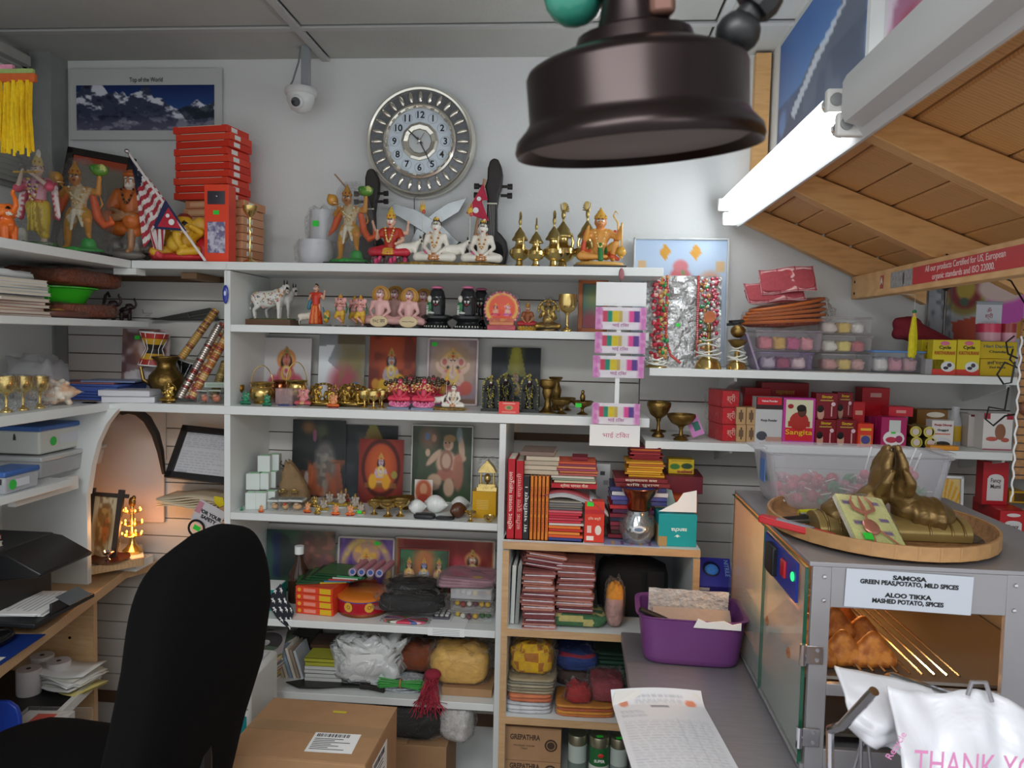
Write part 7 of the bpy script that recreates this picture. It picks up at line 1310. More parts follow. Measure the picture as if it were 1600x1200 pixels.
zl=1.106;t1=tub('clear bottom container under the blue-lidded white box',60,-1.60,zl,.22,.28,.05,mat('clear_lid','b8bcbc',.3));t2=tub('white box with blue lid and green round label on left shelf',60,-1.60,zl+.066,.20,.26,.068,BLU,mat('white_tub','d0d2cc',.4),None,True)
t3=tub('small clear box with blue lid at the front of left shelf',12,-1.47,zl,.08,.12,.045,BLU,HAZY,None,True)
t=T('printer','black desktop printer with a paper tray on the beech desk','printer',(-1.60,-.66,.7505));PB=mat('printer_black','1b1c1e',.4)
MB().box((0,0,.09),(.28,.36,.18)).build('body',PB,t,bevel=.01);MB().box((-.0,.0,.195),(.29,.37,.022)).build('scanner_lid',mat('printer_grey','2a2b2d',.5),t,bevel=.008)
c=MB().prism([(.13,.13),(.13,.205),(.17,.2),(.26,.155),(.255,.145)],-.03,.18).build('control_panel',PB,t,bevel=.004);MB().box((.216,.075,.1795),(.045,.09,.001)).build('screen',mat('lcd_grey','5c6468',.2),c,rot=None).rotation_euler=(0,0,0);c.children[0].rotation_euler=(0,.46,0)
MB().box((.15,.05,.035),(.24,.24,.012)).build('paper_tray',PB,t,bevel=.002);MB().box((.262,.05,.05),(.008,.1,.035)).build('paper_stop',PB,t,bevel=.002)
pp=T('paper_stack','stack of printed white sheets in the printer tray','paper',(-1.46,-.61,.7925),.08)
for k in range(5):MB().box((random.uniform(-.004,.004),random.uniform(-.004,.004),.001+.0018*k),(.21,.18,.0014)).build('sheet',PAPER,pp,rot=(0,0,random.uniform(-.06,.06)))
for k in range(14):MB().box((-.09+.013*k,0,.0099),(.003,random.uniform(.08,.15),.0003),'b0b4b8').build('text_line',VCP,pp)
b=lft(12,-1.62,.97);z=.957
for i,(c,l) in enumerate((('d8d8d4','white papers lying on the printer lid'),('a83840','red-covered book on the printer lid'),('2c3444','dark cover on top of the printer books'))):lay('book',l,'book',-1.58,-.70,z,.18,.14,.012,c,.2*i,None,True);z += .0125
q=at(20,985,-.80);t=T('computer_mouse','glossy black mouse at the left desk edge','mouse',(-1.40,-.78,.7505));blob(.065,.11,.035,1,.0,sq=.8).build('body',mat('mouse_black','121316',.12),t,smooth=180);MB().box((0,-.03,.031),(.006,.02,.008)).build('wheel',mat('wheel_grey','5c5a6a',.3),t)
t=T('payment_mat','blue payment mat with a white logo panel on the desk edge','mat',(-1.375,-.80,.7508),.12);MB().box((0,0,.001),(.12,.2,.002),'1c3474').build('sheet',VCP,t);MB().box((.012,-.06,.0023),(.07,.035,.0006),'d0ccc0').build('panel',VCP,t);txt('VISA',.026,ink('1c2c5c'),t,(.012,-.06,.003),(0,0,0),width=.055,bold=.001,shear=.2)
for px,py,l in ((92,1066,'front right paper roll on the black desk shelf'),(45,1077,'front left paper roll on the black desk shelf'),(66,1055,'rear paper roll between the front two')):
    k=(px-800)/F;yy={92:-.43,45:-.49,66:-.40}[px];x=xs(px,yy,.53);t=T('paper_roll',l,'roll',(x,yy,.4905),0,'paper rolls');MB().lathe([(.006,0),(.031,0),(.032,.002),(.032,.070),(.031,.072),(.006,.072)],28).build('paper',mat('roll_paper','c4c0c0',.8),t);MB().lathe([(0,.0715),(.0065,.0715),(.0065,.0725),(0,.0725)],14).build('core',BLACKW,t)
t=T('paper_pile','loose pile of white papers behind the paper rolls','paper',(-1.455,-.43,.4905),-.2)
for k in range(9):MB().grid(6,3,lambda u,v,k=k:((u-.5)*.17,(v-.5)*.11,.004+.0065*k+.006*math.sin(u*5+k)),('d8dad8','cfcfc4')[k%2] if k>1 else 'c8bc78').build('sheet',VCP,t,(random.uniform(-.01,.01),random.uniform(-.01,.01),0),(0,0,random.uniform(-.2,.2)),fix=False).modifiers.new('thickness','SOLIDIFY').thickness=.002
t=T('blue_organizer','royal blue plastic holder with rounded top at the lower left edge','holder',(xs(6,-.80,.55),-.80,.4905));mb=MB();mb.prism([(-.06,0),(.045,0),(.045,.10),(.036,.125),(.015,.138),(-.06,.138)],-.006,.006).build('front',mat('royal_blue','1c3c9c',.35),t,bevel=.003);MB().box((-.01,.04,.004),(.1,.08,.008)).build('foot',MC['royal_blue'],t)
t=T('gift_card_box','white and red flat box in a clear case behind blue holder','box',(xs(60,-.68,.51),-.67,.4905),.1);MB().box((0,0,.012),(.12,.10,.024),'d0d0cc').build('carton',VCP,t,bevel=.001);MB().box((0,-.0,.0245),(.05,.06,.0008),'c84838').build('red_panel',VCP,t);MB().box((.02,-.0,.016),(.17,.11,.034)).build('clear_case',CLEAR,t,bevel=.003)
t=T('yellow_wrapped_pack','pale packet with yellow print on the lowest desk shelf','packet',(-1.47,-.55,.2155));blob(.16,.22,.15,6,.15,col='c8c4a0',cf=lambda u,v:'c8b83c' if int(u*11+v*6)%4 == 0 else 'c4c0a8').build('body',VCP,t,smooth=180)
t=T('loose_sheets','white sheets at the lower left corner of the photo','paper',(-1.42,-.98,.2155));[MB().box((0,0,.002+.02*k),(.2,.2,.018)).build('sheet_block',PAPER,t,rot=(0,0,.2*k)) for k in range(12)]
bx=T('niche_shelf','small white board with beech edge holding the lamp tree','shelf',(0,0,0));pts=[(xs(a,y,.8),y) for a,y in ((140,-.29),(225,-.17),(222,-.03),(130,-.03))];MB().prism(pts,.782,.80,axis='z').build('board',WHITE,bx,smooth=0);MB().prism([(pts[0][0],pts[0][1]),(pts[1][0],pts[1][1]),(pts[1][0]+.003,pts[1][1]-.008),(pts[0][0]+.003,pts[0][1]-.008)],.775,.801,axis='z').build('edge_strip',MAPLE,bx,smooth=0);MB().box((-1.50,-.12,.765),(.2,.1,.028)).build('support',WHITE,bx)
x=xs(207,-.13,.82);H=zs(776,x,-.13)-.80;t=T('lamp_tree','tiered brass lamp tree glowing with tiny orange lights','lamp',(x,-.13,.80));MB().lathe([(0,0),(.030,0),(.031,.01),(.022,.018),(.012,.03),(.008,.05),(.006,H*.9),(.004,H*.92)],20).build('stem',BRASS,t);MB().ell((0,0,H*.9),(.012,.008,.018)).ell((.006,0,H*.98),(.007,.006,.008)).build('bird_finial',OLDBR,t)
FL=mat('warm_bulb','ffb060',.4,emit='ff8a2a',power=9)
for k,(zz,r) in enumerate(((.30,.030),(.50,.032),(.72,.027))):
    d=MB().lathe([(0,H*zz-.006),(r*.5,H*zz-.003),(r,H*zz+.003),(r*.96,H*zz+.005),(0,H*zz+.001)],16).build('tier',BRASS,t)
    for i in range(7):a=2*pi*i/7+k;MB().ell((0,0,0),(.0028,.0028,.0042),None,8,6).build('bulb',FL,d,(math.cos(a)*r,math.sin(a)*r,H*zz+.010))
l=bpy.data.lights.new('lamp_tree_glow','POINT');l.energy=.55;l.color=(1,.45,.14);l.shadow_soft_size=.03;o=bpy.data.objects.new('lamp_tree_glow',l);COL.objects.link(o);o.location=(x+.01,-.17,.80+H*.5)
p=Pic(36,50,'c8c0a4','bcb498');p.ell(.5,.5,.38,.36,'8c6a3c',.9,.2);p.ell(.5,.42,.28,.26,'b08c54');p.ell(.6,.55,.14,.2,'a85c2c',.9);p.noise(10,'6a4a28',.6,.5,4,(np.abs(p.U-.5)<.3).astype(float))
o,w,h=picture('picture in a dark stick frame with crossed corners in the niche',138,172,776,845,-.20,p,zb=.80,tilt=-.12,roll=.08,rz=.2)
for s in (-1,1):MB().box((s*(w/2+.008),-.004,h/2),(.017,.014,h+.05)).build('frame_stick',BLACKW,o);MB().box((0,-.002,h/2+s*(h/2+.006)),(w+.06,.012,.012)).build('frame_stick',BLACKW,o)
t=T('brass_plate','round dark brass plate with a small lamp in the niche','plate',(xs(166,-.235,.8),-.225,.8005));MB().lathe([(0,0),(.05,0),(.062,.008),(.064,.009),(.05,.003),(0,.003)],28).build('plate',mat('plate_copper','6c3c34',.25,.8),t);MB().lathe([(a*.018,.003+c*.03) for a,c in VP['diya'][0]+VP['diya'][1]],16).build('small_lamp',CHROME,t)
t=T('glass_cup','little clear glass cup between plate and lamp tree','cup',(xs(181,-.13,.8),-.13,.8002));MB().lathe([(0,0),(.013,0),(.016,.034),(.0145,.034),(.012,.002),(0,.002)],18).build('cup',CLEAR,t)
p=Pic(60,62,'c4c6cc','ccced2');p.rows(.08,.05,.92,.4,9,'8a8e98',.7,.5,.35);p.rows(.08,.45,.92,.85,8,'9599a4',.6,.4,.3);p.rect(.1,.84,.26,.93,'9aa0a4',.7);p.rect(.07,.04,.93,.42,'b0b4bc',.12)
o,w,h=picture('black framed printed certificate hanging in the niche bay',262,362,674,752,-.17,p,'certificate','framed_certificate','1a1a1c',.022,-.55,None,None,.07)
t=T('paper_bags','stack of folded cream paper bags on a slatwall hook','bags',(xs(308,-.08,.98),-.09,0));z=zs(786,t.location.x,-.09)
for k in range(7):MB().grid(8,3,lambda u,v,k=k:((u-.5)*.2,(v-.5)*.13,.005*k+.006*math.sin(u*6+k*.7)),('d8ccb0','cfc3a6','e0d6bc')[k%3]).build('bag',VCP,t,(0,0,z),(0,0,random.uniform(-.06,.06)),fix=False).modifiers.new('thickness','SOLIDIFY').thickness=.003
for px,py in ((250,818),(262,828),(300,800)):a=at(px,py,-.15);MB().tube([(a.x+.09,-.008,a.z+.045),(a.x,-.15,a.z),(a.x-.01,-.155,a.z+.008)],.003,6).build('hook',mat('hook_brown','5a3a2c',.5,.3),t)
t=T('safety_tag','white tag reading FOR YOUR SAFETY hanging over the chair','tag',at(326,806,-.2));MB().box((0,0,0),(.075,.003,.058),'cfccd0').build('card',VCP,t);t.rotation_euler=(0,.45,0);t.scale=(1.25,)*3;txt('FOR YOUR\nSAFETY',.0125,ink('2a2a2c'),t,(.004,-.0025,-.002),bold=.0006);MB().tube([(math.cos(a)*.020,-.004,math.sin(a)*.020) for a in [2*pi*i/24 for i in range(24)]],.003,6,closed=True).build('black_ring',BLACK,t,(-.012,-.004,-.04));sticker(t,(-.012,-.006,-.04));MB().box((-.03,-.002,.01),(.014,.0015,.03),'c88a98').build('pink_mark',VCP,t)
t=T('yellow_tag','yellow paper tag hanging from the cream bags','tag',at(342,783,-.17));MB().prism([(-.016,.016),(.014,.012),(.018,-.012),(.002,-.02),(-.014,-.006)],-.001,.001,'d8c828').build('card',VCP,t,smooth=0)
CH=mat('chair_fabric','070708',1.0,noise=.12,nscale=90,bump=.15,bscale=300)
t=T('office_chair','black fabric office chair facing the desk','chair',(-.79,-1.12,0),-.12)
b=blob(.105,.395,.60,1,0,(40,26),.42);f=lambda z:.02+.05*math.sin((z-.12)*5.2)*min(1,z*3)
MC.get('chair_fabric').node_tree.nodes['Principled BSDF'].inputs['Specular IOR Level'].default_value=.15
b.v=[(v[0]+f(v[2])-.35*v[1] ** 2,v[1]*(1-.16*(v[2]/.6) ** 3-.12*max(0,1-v[2]/.3)),v[2]-.05*max(0,-v[1])*(v[2]/.6) ** 2*4) for v in b.v];b.build('backrest',CH,t,(0.02,0,.555),(0,.06,0),smooth=180)
blob(.50,.47,.10,2,.02,(36,16),.4).build('seat',CH,t,(-.24,-.02,.55),smooth=180);MB().tube([(.06,0,.42),(.085,0,.55),(.085,0,.75)],[.03,.028,.03],10).build('back_bar',BLACK,t);MB().tube([(-.2,0,.06),(-.2,0,.56)],.028,14).build('column',BLACK,t);MB().ell((.085,-.07,.74),(.02,.03,.02)).build('knob',BLACK,t)
for i in range(5):a=2*pi*i/5;MB().tube([(-.2,0,.09),(-.2+math.cos(a)*.28,math.sin(a)*.28,.06)],[.03,.02],8).build('base_leg',BLACK,t);MB().lathe([(0,-.012),(.026,-.012),(.026,.012),(0,.012)],12,M=RX).build('caster',BLACK,t,(-.2+math.cos(a)*.28,math.sin(a)*.28,.028))
# ================================================================ RIGHT-HAND WALL SHELVES
R1,R2,R3=1.4555,1.2475,.9955
def wallpic(label,y0,y1,z0,h,p,cat='poster',x=.5755):
    o=T('wall_poster',label,cat,(x,(y0+y1)/2,z0),-pi/2);w=y0-y1;MB().box((0,.0012,h/2),(w+.03,.001,h+.03)).build('paper',mat('poster_paper'),o);link('print',p.mesh('print',w,h,.0006),VCP,o);return o
p=Pic(70,44,'2c64b0','8aa8cc');p.poly([(0,.75),(.25,.5),(.5,.33),(.62,.36),(.8,.22),(1,.12),(1,1),(0,1)],'5a6478');p.noise(12,'3c4660',.6,.5,4,(p.V>.45).astype(float));p.poly([(.2,.56),(.5,.36),(.85,.22),(.8,.28),(.5,.44),(.25,.62)],'dce2ea',.8)
wallpic('blue sky mountain poster on the wall above the strip light',-.115,-.82,1.99,.42,p)
p=Pic(30,30,'8a6a9c','b06a84');p.noise(8,'e0dce6',.8,.55,6);p.noise(6,'a03c54',.7,.55,4,(p.V>.6).astype(float));wallpic('purple and white flower poster nearest the camera on the right wall',-.93,-1.5,2.05,.36,p)
t=T('banner_sign','red banner about certified products stuck on the eave beam','sign',(.8385,0,0));ya,yb_,yc,yd,ye=[on_left(q,.838,1.709) for q in (1426,1376,1446,1572,1392)]
MB().box((-.0006,ya-.35,1.709),(.0008,.70,.043),'c8383c').build('banner',VCP,t);MB().box((-.0006,(ya+ye)/2,1.7085),(.0008,ye-ya,.042),'a9adac').build('grey_panel',mat('banner_grey','a9adac',.6,col2='8c908f',nscale=70,stretch=(1,3,1)),t);MB().ell((-.0012,ya*.6+ye*.4,1.708),(.0006,.006,.017),'4a4e52',8,6).build('figure_mark',VCP,t)
for q,zz,k in (('All our products Certified for US, European',1.7195,1),('organic standards and ISO 22000.',1.6985,.78)):txt(q,.021,ink('f0e6e2'),t,(-.0014,(yc+yd)/2,zz),(pi/2,0,-pi/2),width=(yc-yd)*k)
txt('A',.026,ink('e8e4e0'),t,(-.0014,yb_-.008,1.711),(pi/2,0,-pi/2),bold=.001);MB().box((-.0008,yb_-.008,1.709),(.0006,.02,.036),'b04440').build('badge',VCP,t)
p=Pic(60,70,'b8d0ea','d4dce8');[p.poly([(x,.04),(x+.065,.11),(x,.18),(x-.065,.11)],'d8a030') for x in (.33,.66)];[p.rect(x-.04,.18,x+.05,.26,'e0b070',.8) for x in (.08,.92)];p.ell(.5,.3,.11,.07,'d87078');p.ell(.5,.22,.08,.05,'d88088');[p.ell(x,.32,.1,.06,'d8a080',.9,.4) for x in (.17,.82)];p.ell(.53,.27,.02,.02,'7a9a5c')
picture('pale blue print with gold diamonds in a large silver sleeve',988,1134,372,577,-.05,p,zb=R1,sleeve=CLEAR,tilt=-.05,frame='d0d4d4',fw=.006)
FOIL=mat('silver_foil','c9cbcb',.28,.75,bump=1.0,bscale=70,noise=.2,nscale=60)
x,w,h=dims(1005,1128,428,-.17,R1);t=T('garland_tray','silver foil tray hung with red and green sparkling garlands','garland',(x,-.15,R1),0,rot=(-.1,0,0));MB().grid(26,30,lambda u,v:((u-.5)*w,.012*mn.noise(V3(u*9,v*10,0)),v*h)).build('foil',FOIL,t,smooth=20,fix=False)
for cols,a,b,sg in ((['b8283c','c84050','d8b0a8'],-.4,-.28,1),(['c8904c','3c9a58','d0b070','b83040'],-.3,-.2,1),(['c8904c','2f9a54','b83848','c8ccc8'],.22,.33,1),(['b82848','c03c54','d8d0cc'],.36,.44,1)):
    mb=MB()
    for i in range(110):mb.ell((w*random.uniform(a,b),-.012-random.random()*.012,h*random.uniform(.03,.97)),random.uniform(.004,.0075),random.choice(cols),6,4)
    o=mb.build('sparkle_garland',VCG,t);o['kind']='stuff'
mb=MB();pts=[(-.20*w,h*(.98-.04*i)) for i in range(15)]+[(-.19*w+.06*w*k*k,h*(.4-.075*k)) for k in range(1,5)]
for i in range(44):u=i/43;mb.ell((w*(.19 if 0 else-.21) if u<.6 else w*(-.21+.45*(u-.6)),-.016,h*(.98-1.15*u if u<.75 else .12-.3*(u-.75))),.0045,'c04a44',6,4)
mb.build('red_beads',VCG,t)['kind']='stuff';mb=MB()
for i in range(40):mb.ell((w*.19,-.016,h*(.98-i*.022)),.0045,'b84440',6,4)
mb.build('red_beads',VCG,t)['kind']='stuff';sticker(t,(-.06*w,-.016,h*.45),.012,.01)
def corded(label,a,b,pt,y,top):
    x,w,h=dims(a,b,pt,y,R1);r=w/2;t=T('thread_lamp',label,'lamp',(x,y,R1));MB().lathe([(0,0),(r,0),(r*.9,h*.1),(r*.3,h*.25),(r*.25,h*.5),(0,h*.5)],20).build('foot',GOLD,t,smooth=50)
    mb=MB();[mb.tube([(math.cos(q)*r*k,math.sin(q)*r*k,h*z0+.004*math.sin(2*q+z0*30)) for q in [2*pi*i/16 for i in range(16)]],.0022,5,closed=True) for z0,k in ((.2,.9),(.3,.75),(.4,.8),(.5,.6),(.26,.95))];mb.build('cord',mat('white_cord','dcdcd4',.7),t)
    if top == 'disc':MB().tube([(0,0,h*.4),(0,0,h*.75)],.005,8).lathe([(0,h*.62),(r*.7,h*.64),(0,h*.66)],16).build('stem',OLDBR,t);MB().lathe([(0,-.002),(.017,-.002),(.017,.002),(0,.002)],20).build('copper_disc',COPPER,t,(0,0,h*.88),(pi/2,0,0))
    if top == 'ball':MB().lathe([(0,h*.45),(r*.5,h*.5),(r*1.0,h*.66),(r*.4,h*.68),(0,h*.68)],16).ell((0,0,h*.86),(r*.75,r*.75,h*.15)).build('upper_bowl',OLDBR,t)
corded('short brass foot wound in white cord before the foil tray',1008,1044,548,-.25,'');corded('brass stand with copper disc in front of the foil tray',1086,1128,484,-.25,'disc');corded('brass stand with white wires beside the leaning lilac board',1136,1168,508,-.24,'ball')
t=T('lilac_board','thin lilac board leaning left of the plastic tubs','board',at(1183,579,-.22),0,rot=(0,-.35,0));t.location.z=R1;MB().box((0,.03,.055),(.006,.1,.11),'9a8aa4').build('board',VCP,t,bevel=.001)
def ptub(label,a,b,pt,zb,col,items,y=-.24,grp=None,h=None,lid=None):
    x,w,hh=dims(a,b,pt,y,zb);h=h or hh;t=T('plastic_tub',label,'tub',(x,y+.07,zb),0,grp);MB().box((0,0,h/2),(w,.14,h-.002),taper=1.03).build('tub',film('tub_'+col,col,.12,.14,.15,10),t,bevel=.006);MB().box((0,0,h-.003),(w*1.05,.146,.006)).build('lid',lid or film('tub_'+col),t,bevel=.002)
    for k,c in enumerate(items):blob(w*.8/len(items),.08,h*.6,k+a,.2,col=c).build('packet',VCC,t,((k+.5-len(items)/2)*w*.86/len(items),-.02,.004),smooth=180)
    return zb+h+.001
z=ptub('lower lilac tub tied with red string under the fan stack',1187,1270,550,R1,'b8a0d0',['b8b0b4','9c4c54','d8c0b8']);ptub('upper tub with pink packets under the fan stack',1183,1284,516,z,'d4c8d4',['c87078','c8a03c','b84878','d08a90'])
z=R1
for i,(l,it) in enumerate((('bottom',['c88a84','d8b85c','d0a09c']),('middle',['d8d4c8','d8c45c','c05c64']),('top',['d0c0b8','d0b04c','dcd8d4']))):z=ptub(l+' clear tub of the three stacked right of the fans',1286,1363,560,z,'e0e0e2',it,-.22,'stacked clear tubs',.052)
ptub('wide clear tub with blue lid under the yellow tassel',1367,1445,548,R1,'ccd4e4',['e4e0d8','d8909c','d8a8a8'],-.24,None,None,mat('tub_blue','5c8cc8',.4))
z=zs(516,xs(1235,-.24,R1),-.24)+.006;x,w,_=dims(1160,1300,470,-.2,z)
for i in range(5):
    t=T('woven_fan',ORD[4-i]+' orange woven fan in the wrapped pile on the tubs','fan',(x+.004*i,-.15,z+.013*i),0,'pile of woven fans',rot=(0,-.06-.03*i,.1*i));MB().lathe([(0,.002),(w*.40,.008),(w*.47,.016),(w*.48,.021),(w*.46,.02),(w*.39,.012),(0,.006)],28,sy=.55).build('woven',mat('woven_orange','a84a2c',.6,noise=.4,nscale=90,bump=.9,bscale=150),t);MB().tube([(math.cos(q)*w*.48,math.sin(q)*w*.264,.02) for q in [2*pi*k/28 for k in range(28)]],.005,6,closed=True).build('rim',mat('rim_orange','c06a34',.5),t)
    if i<2:MB().box((-w*.52,0,.018),(.05,.035,.008)).build('black_handle',BLACK,t)
z += .075;blob(w*1.05,.16,.08,9,.15).build('plastic_wrap',WRAP,t,(0,0,-.055),smooth=180)
p=Pic(44,30,'d89a9c');[p.line(x,0,x,1,.01,'8c2c3c') for x in (.02,.34,.66,.98)];[p.line(0,y_,1,y_,.01,'8c2c3c') for y_ in (.03,.5,.97)];[(p.ell(x,y_,.1,.16,'c03c44'),p.ell(x,y_,.05,.08,'e0a060'),p.ring(x,y_,.13,.2,.12,'e8d0cc')) for x in (.18,.5,.82) for y_ in (.27,.74)]
for i,(a,b,dz,tx,rz) in enumerate(((1170,1260,0,.5,.0),(1190,1275,.026,.75,-.12))):
    x2,w2,_=dims(a,b,450,-.2,z);t=T('patterned_cloth',('lower','upper')[i]+' red and pink patterned cloth folded on the fan pile','cloth',(x2,-.21,z+dz+.004),0,rot=(tx-pi/2+.3,-.1,rz));link('print',p.mesh('print',w2,.085,.003,lambda U,V:.004*np.sin(U*8)),VCC,t)
    for k in range(2):blob(w2*.98,.07,.012,k,.08,sq=.35,col='a84850').build('fold',VCC,t,(0,.008+.008*k,.04),(pi/2,0,0),smooth=180)
t=T('oven_mitt','maroon padded mitt lying behind the yellow tassel','mitt',at(1435,520,-.12));mb=MB();[seg(mb,a,b,r,q,'7c1f2c') for a,b,r,q in (((-.03,0,.01),(.10,0,-.05),.034,.03),((-.055,0,.025),(-.02,0,.02),.022,.03),((-.06,0,-.005),(-.02,0,.0),.018,.022))];hm=fuse(mb,.006);flush();link('mitt',hm['me'],VCC,t)
t=T('yellow_tassel','yellow tassel with green bead hanging from the eave beam','tassel',(xs(1425,-.32,1.5),-.32,0));za,zb_=zs(487,t.location.x,-.32),zs(560,t.location.x,-.32);MB().tube([(0,0,za),(.0,0,1.672),(.6*0,0,1.672)][:2]+[V3(.84,-.32,1.675)-t.location],.0008,5).build('string',PAPER,t);MB().ell((0,0,za),.0055,'1c7c4c').build('bead',VCG,t);MB().tube([(0,0,za-.004),(0,0,za-.018)],.005,8,'d8a060').build('knot',VC,t);mb=MB();[mb.tube([(math.cos(q)*.004,math.sin(q)*.004,za-.014),(math.cos(q)*k,math.sin(q)*k,(za+zb_)/2),(math.cos(q)*k,math.sin(q)*k,zb_+random.uniform(0,.015))],.0014,4,random.choice(['e0d41c','d0c410','ece03c'])) for q,k in [(random.random()*6.3,random.uniform(.002,.01)) for _ in range(36)]];mb.build('threads',VCC,t)['kind']='stuff'
vessel('stand','silver_lamp_stand','dark silver lamp stand behind the yellow packets','stand',1458,1490,430,-.08,R1+.055,mat('dark_silver','6c6866',.3,.9));bx_=rbox('grey_carton','dull grey carton beneath the silver lamp stand','box',1448,1500,535,-.14,R1,.12,'6c6a68',h=.0545)
rbox('silver_box','small silver box right of the blue-lidded tub','box',1447,1476,561,-.27,R1,.03,'9a9a9a')
p=Pic(60,40,'b8bcc4','a0a4ac');p.ell(.38,.1,.24,.4,'8a7a3c',1,.1);p.ell(.38,.1,.18,.3,'7c2c2c',1,.1);p.ell(.38,.1,.1,.18,'a8903c');p.ell(.37,.3,.05,.06,'4a5a4c');p.poly([(.25,.6),(.5,.5),(.6,1),(.3,1)],'b8482c');p.poly([(.6,.2),(1,.1),(1,.55),(.65,.7)],'c850b0',.9);p.ell(.75,.1,.25,.2,'d0b8b0');p.poly([(.65,.7),(1,.55),(1,.8),(.7,.9)],'b8862c');p.noise(20,'50545c',.6,.55,5,(p.U<.25).astype(float))
picture('wall print with golden wheel and pink cloth behind yellow boxes',1450,1600,440,548,-.012,p,'poster',tilt=0,zb=at(1525,548,-.012).z)
t=T('hanging_sign','white roller sign with red lettering above the pink tin','sign',at(1545,490,-.2));MB().box((0,0,0),(.07,.002,.06),'c4c8d0').build('sheet',VCP,t);MB().tube([(-.036,0,.03),(.036,0,.03)],.005,8).build('roller',mat('roller_grey','9aa0a8',.5),t);txt('ॐ\nश्री',.016,ink('a02838'),t,(0,-.0015,0))
def pack(label,a,b,pt,zb,col,y=-.26,d=.04,name='packet',cat='box',tl=None,grp=None,bars=(),h=None,rz=0):
    """packet with bands (z0,z1,x0,x1,colour) and lettering (text,z,size,colour) printed on its front"""
    t,w,h=rbox(name,label,cat,a,b,pt,y,zb,d,col,rz,grp,h=h)
    for k,(z0,z1,x0,x1,c) in enumerate(bars):
        if z1>5:MB().ell((w*x0,-d/2-.0006-.0003*k,h*z0),(w*x1,.0006,h*(z1-5)),c,16,8).build('printed_shape',VCP,t)
        else:MB().box((w*(x0+x1)/2,-d/2-.0005-.0003*k,h*(z0+z1)/2),(w*(x1-x0),.0004,h*(z1-z0)),c).build('printed_panel',VCP,t)
    for s,z_,sz,c,wd in tl or ():txt(s,h*sz,ink(c),t,(0,-d/2-.0009-.0003*len(bars),h*z_),width=w*wd,bold=.0002)
    return t,h
YL='d8c424'
for a,b,y,l in ((1440,1462,-.2,'rear left'),(1457,1494,-.27,'middle, shiny-wrapped'),(1495,1531,-.26,'right')):pack(l+' yellow incense packet with red base in the trio',a,b,531,R1,YL,y,.035,'incense_packet',tl=(('Cycle',.78,.13,'1c1c1c',.5),('KASTHURANI',.62,.14,'b8481c',.85)),grp='yellow incense packets',bars=((0,.16,-.5,.5,'d04038'),(.9,5.06,.0,.2,'d87090'),(.24,5.15,.16,.3,'d8dcd8'),(.2,5.05,.08,.12,'3c3444'),(.28,5.06,.22,.1,'4a4050')))
t,h1=pack('lower of the two large yellow boxes at the shelf end',1532,1586,561,R1,'c8a818',-.25,.1,'yellow_box',tl=(('हरि दर्शन',.75,.22,'3c3c3c',.6),('Zed Black',.5,.16,'4a4430',.5)));pack('upper of the two large yellow boxes, under the pink tin',1532,1590,528,R1+h1+.001,'ccae1c',-.25,.1,'yellow_box',tl=(('Hari Darshan',.72,.26,'5c6c6c',.8),('Chandan',.4,.2,'4a4430',.5)),h=h1)
for a,b,c,l in ((1533,1569,'d83c60','pink round tin on the yellow boxes'),(1570,1594,'a83c3c','red round tin beside the pink one')):x,w,h=dims(a,b,506,-.22,R1+2*h1+.002);t=T('round_tin',l,'tin',(x,-.2,R1+2*h1+.0025));MB().lathe([(0,0),(w/2,0),(w/2,h*.55),(0,h*.55)],24,'d8a0b0').build('body',VCG,t);MB().lathe([(0,h*.5),(w*.51,h*.5),(w*.51,h),(0,h)],24,c).build('lid',VCG,t)
for a,b,pt,y,l in ((1010,1048,622,-.2,'taller'),(1042,1087,642,-.26,'shorter')):vessel('diya','brass_stand',l+' brass pedestal stand with legs on the lower right shelf','stand',a,b,pt,y,R2,OLDBR,'brass pedestal stands','rings')
t=T('pink_packet','small pink packet with a dark green picture, propped against the red packs','packet',(xs(1091,-.24,R2),-.24,R2+.014),0,rot=(-.1,-.4,0));MB().box((0,0,.028),(.036,.003,.06),'c880b8').box((.004,-.0017,.026),(.018,.001,.026),'2c6c5c').build('card',VCP,t)
z=R2
for i in range(3):t,h_=pack(ORD[2-i]+' red packet of the wrapped stack on the lower right shelf',1122,1150,660,z,'c8202c',-.25,.1,'red_packet',tl=(('श्री',.5,.5,'e8b8a8',.5),),grp='wrapped red packets',h=.048,rz=.25);blob(.07,.13,.05,i,.08,sq=.3).build('plastic_wrap',WRAP,t,smooth=180);z += .049
for i in range(4):pack(('lower left','lower right','upper left','upper right')[i]+' stamped wooden block beside the red packets',1151+16*(i%2),1166+16*(i%2),654,R2+.0505*(i // 2),'b89468',-.26,.05,'wooden_block','block',grp='stamped wooden blocks',bars=((.15,.85,-.08,.08,'5c4434'),(.3,.7,-.25,.22,'6c5440')),h=.05)
pack('red box lying at the back left above the wooden blocks',1162,1203,606,R2,'b01c24',-.12,.06,'red_box');pack('large red box with gold lettering at the back',1188,1262,598,R2,'9c1820',-.11,.08,'red_box',tl=(('महाकाल',.82,.1,'c8902c',.4),))
pack('white powder box with red top and dark bowl picture',1180,1222,621,R2,'c4c4c4',-.265,.05,'powder_box',tl=(('Velvet Powder',.92,.06,'f0e0e0',.6),('Pooja Powder',.5,.07,'3c3c40',.6)),bars=((.74,1,-.5,.5,'3c2424'),(.84,1,-.45,.45,'c82430'),(.16,5.1,-.25,.2,'4a4a54'),(.02,.14,-.1,.5,'b08a7c')))
